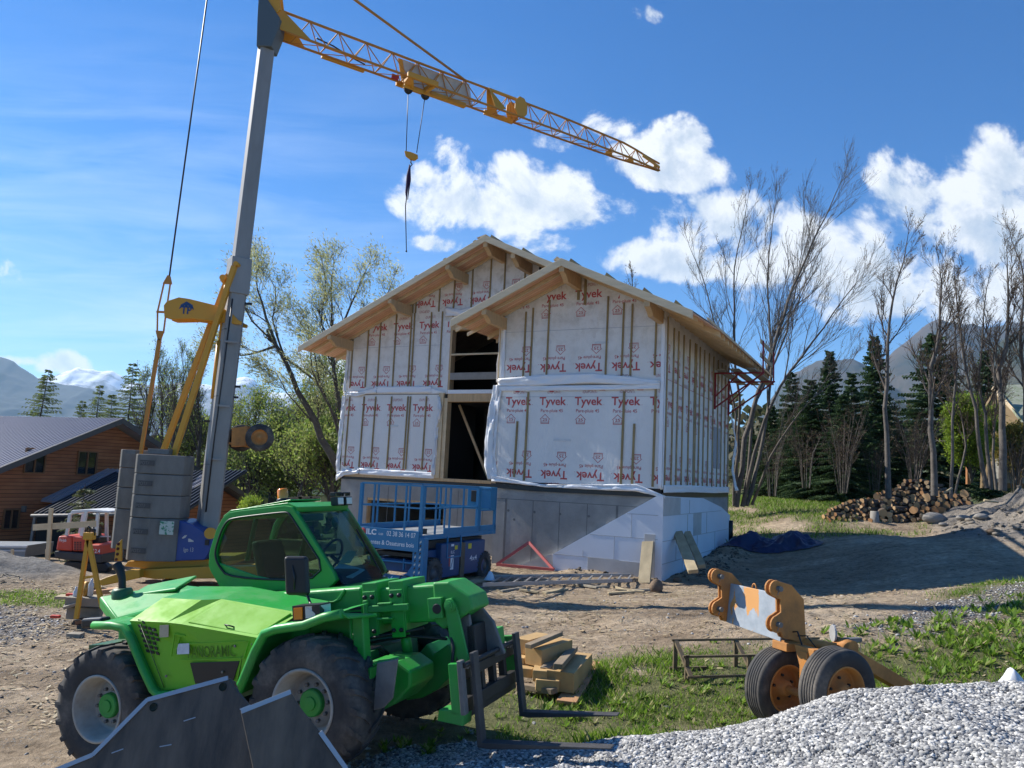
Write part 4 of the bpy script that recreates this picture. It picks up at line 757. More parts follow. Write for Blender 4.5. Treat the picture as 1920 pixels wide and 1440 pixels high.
def cloth(name, cx, cy, rx, ry, h, m, lab, cat, seedk, rz=0, n=56):
    s_ = np.linspace(-1, 1, n); A, Bq = np.meshgrid(s_, s_); d = np.maximum(np.abs(A), np.abs(Bq)); d = np.hypot(A, Bq)/np.maximum(1e-6, np.hypot(A, Bq)/np.maximum(d, 1e-6))
    rr = 1+.22*fbm(np.arctan2(Bq, A)*1.4+5, d*0+1, 3, seedk); ang = np.arctan2(Bq, A); X0 = np.cos(ang)*d*rr*rx; Y0 = np.sin(ang)*d*rr*ry
    cr_, sr_ = math.cos(rz), math.sin(rz); X_ = cx+X0*cr_-Y0*sr_; Y_ = cy+X0*sr_+Y0*cr_
    rd = 1-np.abs(fbm(X_*2.1, Y_*2.1, 4, seedk+3))*2; Z_ = ground_z(X_, Y_)+.03+h*sst(d, 1.0, .25)*(0.35+.65*vnoise(X0/rx*1.6+3, Y0/ry*1.6, seedk))+.16*(rd-.5)*sst(d, 1.05, .7)+.03*(1-d)
    ii = np.arange(n*n).reshape(n, n); Fq = np.stack([ii[:-1, :-1], ii[:-1, 1:], ii[1:, 1:], ii[1:, :-1]], -1).reshape(-1, 4)
    return tag(np_mesh(name, np.stack([X_, Y_, Z_], -1).reshape(-1, 3), Fq, m, smooth=True), lab, cat)
cloth('tarp', 8.75, 25.6, 1.75, 1.0, .62, TB, 'crumpled dark blue tarpaulin heaped beside the rear house corner', 'tarp', 7, rz=-.1)
p = aty(1369, 985, 27.4); b = MB(); zz = gz(p[0], p[1]); b.tube((p[0], p[1], zz), (p[0], p[1], zz+.75), .10, n=14); tag(b.build('drain_pipe', [mat('black_plastic', (0.015, 0.015, 0.017), .4)]), 'short black drain pipe standing by the rear house corner', 'pipe')
b = MB(); b.beam((p[0]-.06, p[1]+.25, zz), (p[0]-.02, p[1]+.25, zz+1.6), .04, .04, up=(0, 1, 0)); tag(b.build('wooden_stake', [PLK]), 'thin wooden stake rising behind the black drain pipe', 'stake')
p = atz(924, 1062, .35); cloth('plastic_sheet', p[0]-.05, p[1], .15, .10, .12, mat('white_plastic', (0.75, 0.77, 0.8), .35), 'small crumpled white plastic bundle beside the concrete wall', 'plastic', 17, n=20)
# ============================================================ telehandler
_F = np.array([0.91625936, -0.36962696, 0.15441725]); _L = np.array([0.37411419, 0.92738265, 0.0]); _U = np.array([-0.14320388, 0.05776969, 0.98800572]); _O = np.array([-2.05591588, 7.59676471, -0.09331465])
def paint(name, col, dusty=.25, rough=.35, dust=(0.30, 0.25, 0.19)):
    """machine paint: clear base with dust that gathers in patches"""
    if name in MC: return MC[name]
    m = bpy.data.materials.new(name); m.use_nodes = True; t = m.node_tree; B = t.nodes['Principled BSDF']; c = t.nodes.new('ShaderNodeTexCoord').outputs['Object']
    n1_ = noise(t, c, 3.0, 8, .65); n2_ = noise(t, c, 28, 4, .7)
    a = math_n(t, 'MULTIPLY', math_n(t, 'SUBTRACT', n1_.outputs[0], 0.42), 3.0, clamp=True); a = math_n(t, 'MULTIPLY', a, math_n(t, 'MULTIPLY_ADD', n2_.outputs[0], 1.0, 0.2)); a = math_n(t, 'MULTIPLY', a, dusty, clamp=True)
    t.links.new(mixc(t, a, col, dust), B.inputs['Base Color']); t.links.new(math_n(t, 'MULTIPLY_ADD', a, 0.9, rough, clamp=True), B.inputs['Roughness'])
    bp = t.nodes.new('ShaderNodeBump'); bp.inputs['Strength'].default_value = 0.06; bp.inputs['Distance'].default_value = 0.01; t.links.new(noise(t, c, 5, 2).outputs[0], bp.inputs['Height']); t.links.new(bp.outputs[0], B.inputs['Normal'])
    MC[name] = m; return m
GRN = paint('green_paint', (0.020, 0.32, 0.040), .55, .38, (.13, .16, .10)); GRL = paint('lime_paint', (0.17, 0.46, 0.012), .45, .6, (.25, .33, .08)); GRD = paint('dark_green_paint', (0.01, 0.10, 0.03), .3, .4)
RUB = paint('tyre_rubber', (0.030, 0.030, 0.031), 1.3, .75, (0.20, 0.175, 0.145)); RIM = paint('rim_paint', (0.40, 0.385, 0.34), 1.0, .6, (.20, .165, .125)); BLK = mat('black_plastic_part', (0.014, 0.014, 0.015), .45); STL = mat('worn_steel', (0.20, 0.195, 0.185), .6, metal=.3, var=.35, scale=7)
DKS = mat('dark_steel', (0.04, 0.038, 0.036), .55, metal=.3, var=.3, scale=8)
HOSE = mat('hose', (0.012, 0.012, 0.012), .5)
def glass(name, tint, a=.12):
    m = bpy.data.materials.new(name); m.use_nodes = True; t = m.node_tree; t.nodes.clear(); o = t.nodes.new('ShaderNodeOutputMaterial'); tr = t.nodes.new('ShaderNodeBsdfTransparent'); tr.inputs[0].default_value = (*tint, 1)
    gl = t.nodes.new('ShaderNodeBsdfGlossy'); gl.inputs['Roughness'].default_value = .03; fr = t.nodes.new('ShaderNodeFresnel'); fr.inputs[0].default_value = 1.28; df = t.nodes.new('ShaderNodeBsdfDiffuse'); df.inputs[0].default_value = (.25, .3, .27, 1)
    m1 = t.nodes.new('ShaderNodeMixShader'); m2 = t.nodes.new('ShaderNodeMixShader'); m2.inputs[0].default_value = a*.35; t.links.new(fr.outputs[0], m1.inputs[0]); t.links.new(tr.outputs[0], m1.inputs[1]); t.links.new(gl.outputs[0], m1.inputs[2]); t.links.new(m1.outputs[0], m2.inputs[1]); t.links.new(df.outputs[0], m2.inputs[2]); t.links.new(m2.outputs[0], o.inputs[0]); return m
GLS = glass('cab_glass', (0.36, 0.52, 0.40)); GLC = glass('windscreen_glass', (0.45, 0.66, 0.66))
TM = Matrix(((_F[0], _L[0], _U[0], _O[0]), (_F[1], _L[1], _U[1], _O[1]), (_F[2], _L[2], _U[2], _O[2]), (0, 0, 0, 1)))
tele = empty('telehandler', M=TM, label='bright green telescopic handler parked in the foreground with lowered forks', cat='telehandler')
def wheel(parent, x, y, z, r, w, out, rimr, lugs=True, name='wheel', rimmat=RIM, hubmat=GRN, hubr=.10, rings=True):
    o = MB(); s = out; hw_ = w/2; c = (x, y, z); ax = (0, s, 0)
    prof = [(rimr, -hw_*.9), (rimr+.03, -hw_*.98), (r*.82, -hw_), (r*.93, -hw_*.92), (r*.965, -hw_*.6), (r*.97, 0), (r*.965, hw_*.6), (r*.93, hw_*.92), (r*.82, hw_), (rimr+.03, hw_*.98), (rimr, hw_*.9)]
    o.lathe(c, ax, prof, 48)
    if lugs:
        n = 20
        for k in range(n):
            for sd_ in (-1, 1):
                a0 = 2*math.pi*(k+(.5 if sd_ > 0 else 0))/n; V = []
                for (da, yy, rr, wd) in ((0.0, 0.02, r*1.0, .050), (.13, hw_*.55, r*1.0, .052), (.22, hw_*.98, r*.96, .055), (.26, hw_*1.0, r*.88, .05)):
                    a_ = a0+da
                    for (dr, dw) in ((-.05, -wd/2), (0, -wd/2*.75), (0, wd/2*.75), (-.05, wd/2)):
                        rr2 = rr+dr; aa = a_+dw/r; V.append((x+rr2*math.cos(aa), y+sd_*yy, z+rr2*math.sin(aa)))
                Fc = []
                for i in range(3):
                    for j in range(3): Fc.append((i*4+j, i*4+j+1, (i+1)*4+j+1, (i+1)*4+j))
                Fc += [(0, 1, 2, 3), (15, 14, 13, 12)]; o.add(V, Fc, 0)
    else:
        pass
    wh = o.build(name, [RUB], parent)
    q = MB(); d = hw_
    q.lathe(c, ax, [(rimr+.012, d*.92), (rimr+.012, d*.99), (rimr-.01, d*.97), (rimr-.02, d*.72), (rimr*.86, d*.60), (rimr*.84, d*.15), (rimr*.70, d*.05), (rimr*.66, d*.22), (rimr*.30, d*.26), (0, d*.26)], 40); q.build('rim', [rimmat], wh)
    q = MB(); q.lathe(c, ax, [(hubr*1.1, d*.26), (hubr*1.05, d*.42), (hubr*.96, d*.46), (hubr*.55, d*.46), (hubr*.5, d*.52), (0, d*.53)], 20, 0, False); q.build('hub', [hubmat], wh)
    for k in range(10):
        a_ = 2*math.pi*k/10; q = MB(); rr = rimr*.52; q.lathe((x+rr*math.cos(a_), y+s*d*.24, z+rr*math.sin(a_)), ax, [(.016, 0), (.016, .03), (0, .034)], 6, sm=False); q.build('wheel_nut', [STL], wh)
    return wh
for (x, s) in ((1.08, -1), (-1.08, -1), (1.08, 1), (-1.08, 1)): wheel(tele, x, s*.79, .525, .525, .42, s, .275)
def part(name, m, parent=tele, bev=.0, seg=2): 
    b = MB(); b._fin = (name, m, parent, bev, seg); return b
def fin(b): n_, m_, p_, bv, sg = b._fin; return b.build(n_, m_ if isinstance(m_, list) else [m_], p_, bevel=bv, seg=sg)
# chassis and axles
b = part('chassis', GRD); b.bb((-1.75, -.42, .42), (1.35, .42, .82)); b.bb((-1.75, -.5, .55), (-1.5, .5, 1.0)); fin(b)
b = part('axle', GRD); b.tube((1.08, -.6, .525), (1.08, .6, .525), .12, n=14); b.box((1.08, 0, .525), (.34, .34, .34)); fin(b)
b = part('axle', GRD); b.tube((-1.08, -.6, .525), (-1.08, .6, .525), .12, n=14); b.box((-1.08, 0, .525), (.34, .34, .34)); fin(b)
# planetary drive housing and front guard visible between the wheels
b = part('stabiliser_housing', GRN, bev=.02)
b.prism([(1.32, -.50, .72), (1.44, -.50, .77), (1.66, -.50, .75), (1.78, -.50, .67), (1.77, -.50, .55), (1.61, -.50, .42), (1.40, -.50, .34), (1.34, -.50, .5)], (0, .42, 0)); fin(b)
b = part('guard_plate', STL, bev=.008); b.prism([(1.66, -.78, .80), (1.86, -.80, .83), (1.79, -.80, .54), (1.70, -.79, .47), (1.60, -.78, .45)], (0, -.025, 0)); fin(b)
b = part('plate_bracket', GRN, bev=.008); b.prism([(1.60, -.77, .77), (1.86, -.79, .82), (1.74, -.50, .77), (1.50, -.50, .75)], (0, 0, .025)); b.prism([(1.44, -.70, .74), (1.58, -.77, .76), (1.54, -.77, .52), (1.42, -.70, .55)], (0, .2, 0)); fin(b)
b = part('front_frame', GRN, bev=.015); b.prism([(1.50, .1, .68), (1.62, .1, .79), (1.68, .1, .70), (1.83, .1, .78), (1.91, .1, .63), (1.90, .1, .56), (1.69, .1, .40), (1.53, .1, .33), (1.36, .1, .31)], (0, .42, 0)); fin(b)
# engine hood (right side): lower panel, slanted facets, raised rear block
b = part('hood', [GRL, GRN], bev=.014, seg=3)
Y0 = -.97
P_ = {'a': (-.40, Y0+.02, .66), 'b': (.52, Y0+.02, .70), 'c': (.70, Y0, 1.05), 'd': (-.12, Y0-.01, 1.20), 'e': (-.74, Y0+.03, 1.25), 'f': (-.58, -.72, 1.41), 'g': (-.10, -.76, 1.37), 'h': (.05, -.68, 1.36), 'i': (.86, -.66, 1.20), 'j': (.86, -.24, 1.24), 'k': (.0, -.24, 1.42), 'l': (-.60, -.24, 1.46), 'm': (-.62, -.24, .7), 'n': (.55, -.24, .7), 'o': (.9, -.24, .95), 'p': (-.28, Y0-.005, 1.22)}
ks = list(P_); vv = [P_[q] for q in ks]; ix = lambda *a: tuple(ks.index(q) for q in a)
b.add(vv, [ix('a', 'b', 'c', 'd', 'p', 'e')], 0); b.add(vv, [ix('d', 'c', 'i', 'h')], 0); b.add(vv, [ix('e', 'p', 'g', 'f')], 0); b.add(vv, [ix('p', 'd', 'h', 'g')], 0)
b.add(vv, [ix('h', 'i', 'j', 'k')], 1); b.add(vv, [ix('f', 'g', 'h', 'k', 'l')], 1); b.add(vv, [ix('e', 'f', 'l', 'm', 'a')], 1); b.add(vv, [ix('b', 'n', 'o', 'j', 'i', 'c')], 1); b.add(vv, [ix('a', 'm', 'n', 'b')], 1); hood = fin(b)
# raised rim of the slanted lid
b = part('hood_lid', [GRL], hood, bev=.008); b.prism([(-.07, Y0+.02, 1.200), (.64, Y0+.03, 1.062), (.80, -.69, 1.195), (.09, -.70, 1.338)], (.002, -.010, .012)); fin(b)
b = part('vent_slots', BLK, hood)
for i in range(8):
    for j in range(4):
        if i == 0 or (i == 1 and j > 1): continue
        z0 = 1.30-.042*i-.012*j; x0 = -.66+.055*j+.028*i*.6+(0)
        if x0 > -.60+.30 or (j > 3-(i > 4)*1): continue
        yq = Y0+.022-.012*(z0-1.0) if z0 < 1.24 else Y0+.03+ (z0-1.25)*.75
        b.prism([(x0, yq-.004, z0), (x0+.032, yq-.004, z0-.006), (x0+.044, yq-.004, z0-.032), (x0+.012, yq-.004, z0-.026)], (0, -.006, 0))
fin(b)
b = part('lower_grille', BLK, hood, bev=.004); b.prism([(-.05, Y0+.012, .88), (.47, Y0+.012, .88), (.40, Y0+.012, .73), (-.0, Y0+.012, .71)], (0, -.006, 0)); fin(b)
for nm, (x0, z0, w, h_), cl_ in (('warning_sticker', (-.36, 1.10, .10, .10), (0.50, 0.42, 0.28)), ('dealer_sticker', (-.17, .955, .13, .085), (0.62, 0.66, 0.70))):
    yq = Y0+.0 if z0 < 1.2 else Y0+.065
    b = part(nm, mat(nm+'_paper', cl_, .4, var=.2, scale=30), hood); b.prism([(x0, yq-.008, z0), (x0+w, yq-.008, z0), (x0+w, yq-.004+(.07 if z0 > 1.2 else 0), z0+h_), (x0, yq-.004+(.07 if z0 > 1.2 else 0), z0+h_)], (0, -.003, 0)); fin(b)
b = part('embossed_lettering', GRL, hood)
b.text('PANORAMIC', (-.06, Y0-.0, .925), (1, 0, 0), (0, 0, 1), .13, bold=.004, width=.50); V_ = b
b.prism([(-.16, Y0+.004, .90), (.52, Y0+.004, .90), (.52, Y0+.004, .908), (-.16, Y0+.004, .908)], (0, -.008, 0)); b.prism([(-.16, Y0+.002, 1.03), (.56, Y0+.002, 1.03), (.56, Y0+.002, 1.038), (-.16, Y0+.002, 1.038)], (0, -.008, 0)); b.beam((.52, Y0-.002, .90), (.58, Y0-.002, 1.035), .008, .008)
b.beam((-.24, Y0-.002, .94), (-.20, Y0-.002, 1.12), .008, .008); b.beam((-.20, Y0-.002, 1.12), (-.08, Y0-.002, 1.10), .008, .008); b.beam((-.19, Y0-.002, .96), (-.14, Y0-.002, 1.09), .02, .006)
fin(b)
b = part('emboss_shade', mat('emboss_shade_paint', (0.05, 0.15, 0.008), .4), hood); b.text('PANORAMIC', (-.063, Y0-.001, .921), (1, 0, 0), (0, 0, 1), .13, bold=.006, width=.50, off=-.001); fin(b)  # darker offset copy of the letters paints the shade of their relief
# fenders: tubular edged
def tubefender(nm, pts, r=.05, w=.34, m=GRN):
    b = part(nm, m); b.pipe([(p[0], -1.0, p[1]) for p in pts], r, 10)
    V = []; Fc = []
    for p in pts: V += [(p[0], -1.0, p[1]+.015), (p[0], -1.0+w, p[1]+.03)]
    for i in range(len(pts)-1): Fc.append((2*i, 2*i+1, 2*i+3, 2*i+2))
    b.add(V, Fc, 0); o = fin(b); return o
tubefender('rear_fender', [(-1.10, 1.235), (-.88, 1.225), (-.74, 1.20), (-.66, 1.10), (-.52, .84), (-.42, .68), (-.36, .635), (-.05, .635)], r=.036)
tubefender('front_fender', [(.44, .60), (.52, .72), (.66, .96), (.76, 1.09), (.88, 1.12), (1.15, 1.14), (1.34, 1.19), (1.50, 1.21)], r=.038, w=.40)
b = part('fender_shelf', GRN, bev=.012); b.prism([(.85, -1.0, 1.13), (1.50, -1.0, 1.20), (1.54, -.98, 1.16), (1.54, -.55, 1.12), (.9, -.55, 1.10)], (0, 0, .025)); b.bb((1.40, -.72, .72), (1.50, -.62, 1.14)); b.bb((.9, -.60, .7), (1.3, -.56, 1.12)); fin(b)
b = part('rear_skirt', GRD); b.prism([(-.95, -.60, 1.2), (-.62, -.60, 1.2), (-.5, -.60, .7), (-.95, -.60, .75)], (0, .1, 0)); fin(b)
# rear body cover, intake stack
b = part('rear_cover', GRN, bev=.02); b.prism([(-1.9, -.25, 1.44), (-1.25, -.62, 1.24), (-.62, -.80, 1.34), (-.62, -.12, 1.44), (-1.25, .1, 1.49)], (0, 0, -.12)); fin(b)
b = part('cooler_lid', GRN, bev=.012); b.prism([(-1.62, .1, 1.47), (-1.52, -.22, 1.40), (-.92, -.22, 1.43), (-1.1, .25, 1.52)], (0, 0, .03)); fin(b)
b = part('rear_light_box', BLK, bev=.02); b.bb((-1.62, -.70, 1.18), (-1.36, -.58, 1.27)); fin(b)
b = part('air_stack', GRD); b.lathe((-1.62, -.22, 1.2), (0, 0, 1), [(0, 0), (.10, 0), (.10, .27), (.085, .30), (.05, .30)], 20); stk = fin(b)
b = part('exhaust_pipe', BLK, stk); b.pipe([(-1.62, -.22, 1.48), (-1.62, -.22, 1.60), (-1.645, -.22, 1.68), (-1.69, -.22, 1.74)], [.036, .036, .042, .05], 12, cap=False); fin(b)
# boom
b = part('boom', [GRN], bev=.03, seg=3); b.bb((-1.75, -.17, .97), (1.16, .17, 1.34)); boom = fin(b)
b = part('boom_stripe', BLK, boom)
for i in range(4): b.bb((1.02, -.177, 1.02+.042*i), (1.14, -.171, 1.045+.042*i))
fin(b)
b = part('boom_lettering', BLK, boom); b.text('P 28.9 KT', (.33, -.176, 1.03), (1, 0, 0), (0, 0, 1), .155, bold=.02, width=.64); fin(b)
b = part('boom_rib', [GRN], boom, bev=.01); b.prism([(-1.2, -.168, 1.22), (.88, -.168, 1.22), (.94, -.168, 1.24), (1.0, -.168, 1.32), (.98, -.168, 1.335), (.90, -.168, 1.25), (.86, -.168, 1.235), (-1.2, -.168, 1.235)], (0, -.02, 0)); fin(b)
for x0, x1 in ((1.18, 1.33), (1.45, 1.60)):
    b = part('boom_collar', [GRN, BLK], boom, bev=.012); b.bb((x0, -.20, .93 if x0 < 1.2 else .95), (x1, .20, 1.37)); b.bb((x0+.01, -.215, .90), (x1-.01, -.195, 1.30)); 
    for zz in (1.25, .96):
        for dx in (.04, .115): b.lathe((x0+dx-.005, -.215, zz), (0, -1, 0), [(.022, 0), (.022, .016), (.012, .026), (0, .026)], 6, 1, sm=False)
    fin(b)
b = part('inner_boom', [GRN], boom, bev=.025, seg=3); b.bb((1.05, -.14, 1.0), (1.90, .14, 1.315)); fin(b)
b = part('boom_hoses', HOSE, boom); b.pipe([(.9, -.19, .98), (1.2, -.22, .90), (1.5, -.20, .93), (1.75, -.17, .96)], .013, 6); b.pipe([(.9, -.15, .96), (1.2, -.19, .86), (1.6, -.16, .90), (1.95, -.15, .86)], .013, 6); fin(b)
b = part('boom_hook', [GRN], boom, bev=.008); b.bb((1.24, -.255, 1.12), (1.66, -.225, 1.18)); b.bb((1.22, -.27, 1.05), (1.26, -.225, 1.23)); b.bb((1.36, -.265, 1.18), (1.50, -.225, 1.20)); b.bb((1.35, -.265, 1.055), (1.50, -.225, 1.075)); fin(b)
b = part('boom_cylinder', GRN, boom); b.tube((1.52, -.10, .95), (1.54, -.10, .74), .045, n=14); b.tube((1.54, -.1, .74), (1.55, -.1, .62), .02, n=12); fin(b)
b = part('lift_cylinder', DKS); b.tube((-.2, .0, .95), (1.1, .0, .55), .06, n=14); fin(b)
hd = part('boom_head', [GRN], bev=.02, seg=3)
hd.prism([(1.87, -.18, 1.335), (2.02, -.18, 1.33), (2.21, -.18, 1.20), (2.23, -.18, 1.09), (2.05, -.18, 1.0), (1.94, -.18, .94), (1.86, -.18, 1.0)], (0, .36, 0)); head = fin(hd)
b = part('hose_guide', [GRN, BLK], head, bev=.01); b.bb((1.84, -.24, 1.04), (1.97, -.17, 1.21)); b.tube((1.925, -.235, 1.12), (1.925, -.248, 1.12), .042, n=18, m=1); fin(b)
b = part('pivot_pin', [GRN], head); b.lathe((2.045, -.225, 1.14), (0, -1, 0), [(.052, 0), (.052, .018), (.036, .020), (.036, .032), (.018, .034), (.018, .040), (0, .040)], 22, 0, False); fin(b)
# head side link arms, dirty inner plates, coupler
for y in (-.22, .185):
    b = part('link_arm', GRN, bev=.008); b.prism([(2.0, y, 1.19), (2.06, y, 1.20), (2.10, y, 1.12), (2.17, y, .70), (2.13, y, .62), (2.06, y, .60), (2.02, y, .74), (1.99, y, 1.10)], (0, .03, 0)); fin(b)
b = part('coupler_plate', STL, bev=.01); b.prism([(2.06, -.12, 1.02), (2.16, -.12, 1.05), (2.20, -.12, .62), (2.12, -.12, .62)], (0, .04, 0)); b.prism([(2.06, .10, 1.04), (2.17, .10, 1.09), (2.28, .10, .95), (2.36, .10, .68), (2.12, .10, .62)], (0, .04, 0)); fin(b)
b = part('coupler_back', DKS, bev=.01); b.bb((2.12, -.12, .60), (2.20, .14, .96)); fin(b)
b = part('crowd_cylinder', DKS); b.tube((1.95, -.05, .95), (2.12, -.05, .62), .045, n=12); b.pipe([(2.0, -.18, .95), (2.05, -.24, .80), (2.02, -.25, .62), (2.1, -.2, .5)], .014, 8); b.pipe([(2.0, -.13, .95), (2.07, -.2, .78), (2.06, -.22, .62), (2.13, -.16, .5)], .014, 8); fin(b)
carr = part('fork_carriage', [DKS, GRN, STL], bev=.006)
carr.bb((2.20, -.58, .60), (2.27, .58, .68)); carr.bb((2.20, -.58, .36), (2.27, .58, .46)); carr.tube((2.30, -.58, .72), (2.30, .58, .72), .022, n=12)
for y in (-.35, -.12, .12, .35): carr.bb((2.19, y-.03, .4), (2.25, y+.03, .62))
carr.bb((2.17, -.60, .36), (2.26, -.55, .74), 1); carr.bb((2.25, -.61, .36), (2.29, -.54, .76), 2); carr.bb((2.12, .55, .36), (2.26, .60, .76), 1); carr.prism([(2.06, -.60, .40), (2.04, -.60, .32), (2.26, -.60, .28), (2.27, -.60, .36), (2.16, -.60, .40)], (0, .16, 0), 1); carr.bb((2.14, -.44, .30), (2.24, .58, .37)); carr.bb((2.18, .18, .66), (2.28, .32, .88), 1); carriage = fin(carr)
for i, y in enumerate((-.45, .45)):
    b = part('fork', [mat('fork_steel', (0.085, 0.082, 0.08), .62, metal=.25, var=.4, scale=5, bump=.15)], bev=.006)
    tp_x = 3.38 if y < 0 else 3.20; b.prism([(2.315, y-.05, .80), (2.35, y-.05, .80), (2.355, y-.05, .135), (tp_x, y-.05, .105), (tp_x, y-.05, .095), (2.40, y-.05, .085), (2.315, y-.05, .10)], (0, .10, 0)); fk = fin(b)
    b = part('fork_hook', STL, fk); b.pipe([(2.31, y-.07, .70), (2.26, y-.07, .72), (2.22, y-.07, .66)], .02, 8); fin(b)
# cab
CYR, CYL = .10, .98
prf = [(-.60, 1.36), (-.78, 1.62), (-.76, 1.78), (-.66, 2.00), (-.58, 2.10), (-.48, 2.15), (.18, 2.15), (.27, 2.13), (.33, 2.05), (.80, 1.32)]
def ring(pts, d):
    P2 = np.array(pts); n = len(P2); c = P2.mean(0); out_ = []
    for i in range(n):
        a_ = P2[i-1]; b_ = P2[i]; c2 = P2[(i+1) % n]; e1 = b_-a_; e2 = c2-b_; e1 = e1/np.linalg.norm(e1); e2 = e2/np.linalg.norm(e2)
        n1_ = np.array([e1[1], -e1[0]]); n2_ = np.array([e2[1], -e2[0]]); nn_ = n1_+n2_; nn_ /= max(.5, nn_@nn_)/1.0 if False else 1; nn_ = nn_/np.linalg.norm(nn_); k = d/max(.35, nn_@n1_); out_.append(b_+nn_*k*(1 if (c-b_)@nn_ > 0 else -1))
    return np.array(out_)
def chaikin(P2, it=2, q=.22):
    P2 = [np.array(p, float) for p in P2]
    for _ in range(it): P2 = [w for i in range(len(P2)) for w in (P2[i]*(1-q)+P2[(i+1) % len(P2)]*q, P2[i]*q+P2[(i+1) % len(P2)]*(1-q))]
    return np.array(P2)
for y, s in ((CYR, -1), (CYL, 1)):
    b = part('cab_side_frame', GRN, bev=.006); inn = ring(prf, .065)
    inn[0] = (-.52, 1.50); inn[1] = (-.66, 1.64); inn[-1] = (.70, 1.39); out_ = chaikin(prf, 2, .12); inn = chaikin(inn, 2); n = len(out_); V = [(p[0], y-.03, p[1]) for p in out_]+[(p[0], y-.03, p[1]) for p in inn]+[(p[0], y+.03, p[1]) for p in out_]+[(p[0], y+.03, p[1]) for p in inn]; Fc = []
    for i in range(n):
        j = (i+1) % n; Fc += [(i, j, n+j, n+i), (2*n+i, 3*n+i, 3*n+j, 2*n+j), (i, 2*n+i, 2*n+j, j), (n+i, n+j, 3*n+j, 3*n+i)]
    b.add(V, Fc, 0); fr_ = fin(b)
    b = part('side_window', GLS, fr_); b.add([(p[0], y, p[1]) for p in inn], [tuple(range(n))]); fin(b)
    b = part('window_seal', BLK, fr_)
    q = [(p[0], y-.031 if s < 0 else y+.031, p[1]) for p in inn]; b.pipe(q+[q[0]], .011, 6, cap=False); fin(b)
b = part('cab_lower_panel', GRN, bev=.01); b.prism([(-.60, CYR-.02, 1.36), (-.78, CYR-.02, 1.62), (-.66, CYR-.02, 1.66), (-.2, CYR-.02, 1.50), (.3, CYR-.02, 1.38), (.3, CYR-.02, 1.34)], (0, .03, 0)); b.bb((-.6, CYR, .8), (.75, CYL, 1.34)); fin(b)
b = part('cab_roof', GRN, bev=.02, seg=3); b.prism([(-.60, CYR, 2.12), (-.50, CYR, 2.17), (.20, CYR, 2.175), (.32, CYR, 2.12), (.30, CYR, 2.07), (-.58, CYR, 2.07)], (0, CYL-CYR, 0)); b.prism([(-.45, CYR+.18, 2.17), (.10, CYR+.18, 2.20), (.10, CYL-.18, 2.20), (-.45, CYL-.18, 2.17)], (0, 0, .015)); fin(b)
b = part('windscreen', GLC); b.add([(.33, CYR, 2.06), (.79, CYR, 1.34), (.84, (CYR+CYL)/2, 1.34), (.79, CYL, 1.34), (.33, CYL, 2.06), (.38, (CYR+CYL)/2, 2.06)], [(0, 1, 2, 5), (5, 2, 3, 4)]); fin(b)
b = part('rear_window', GLS); b.add([(-.62, CYR+.05, 2.06), (-.76, CYR+.05, 1.66), (-.76, CYL-.05, 1.66), (-.62, CYL-.05, 2.06)], [(0, 1, 2, 3)]); fin(b)
b = part('cab_rear_post', GRD, bev=.01); b.beam((-.60, CYR+.5, 2.08), (-.74, CYR+.5, 1.64), .05, .04, up=(1, 0, 0)); b.beam((-.12, CYL-.04, 2.1), (-.30, CYL-.04, 1.62), .05, .05, up=(1, 0, 0)); b.beam((-.3, CYL-.04, 1.62), (-.72, CYL-.04, 1.60), .04, .04); fin(b)
b = part('sun_visor', GRD, bev=.01); b.bb((.1, CYR+.1, 1.98), (.3, CYR+.45, 2.05)); b.lathe((.36, CYL-.35, 1.95), (1, 0, 0), [(0, 0), (.05, 0), (.06, .02), (0, .05)], 12); fin(b)
b = part('inner_mirror', BLK, bev=.01); b.bb((.20, CYR+.12, 1.86), (.24, CYR+.36, 1.93)); fin(b)
SEAT = mat('seat_fabric', (0.06, 0.065, 0.05), .85)
b = part('seat', SEAT, bev=.04, seg=3); b.bb((-.42, .36, 1.32), (-.02, .78, 1.46)); b.prism([(-.42, .36, 1.4), (-.30, .36, 1.42), (-.40, .36, 1.84), (-.50, .36, 1.84)], (0, .42, 0)); fin(b)
b = part('dashboard', BLK, bev=.03); b.prism([(.50, .2, 1.34), (.76, .2, 1.34), (.68, .2, 1.46), (.52, .2, 1.50)], (0, .7, 0)); fin(b)
b = part('steering_wheel', BLK); a_ = np.linspace(0, 2*math.pi, 25); cW = np.array([.36, .55, 1.62]); e1 = np.array([0, 1., 0]); e2 = np.array([.45, 0, .89]); b.pipe([cW+.17*(math.cos(q)*e1+math.sin(q)*e2) for q in a_], .014, 8, cap=False)
b.tube(cW+.17*e2*0-.16*e1, cW+.16*e1, .01, n=6); b.tube(cW, (.55, .55, 1.45), .022, n=8); fin(b)
PAPER = mat('blue_papers', (0.45, 0.58, 0.63), .6, var=.15, scale=14)
b = part('document_folder', PAPER, bev=.003); b.prism([(.55, .15, 1.44), (.76, .30, 1.39), (.70, .62, 1.44), (.50, .50, 1.53)], (0, 0, .012)); fin(b)
b = part('paper_sheet', mat('yellow_paper', (0.55, 0.52, 0.32), .7)); b.prism([(.50, .45, 1.53), (.60, .52, 1.53), (.52, .80, 1.64), (.44, .72, 1.64)], (0, 0, .004)); fin(b)
b = part('wiper', BLK); b.pipe([(.79, .80, 1.36), (.60, .84, 1.68)], .008, 6); b.pipe([(.66, .80, 1.60), (.50, .82, 1.86)], .008, 6); fin(b)
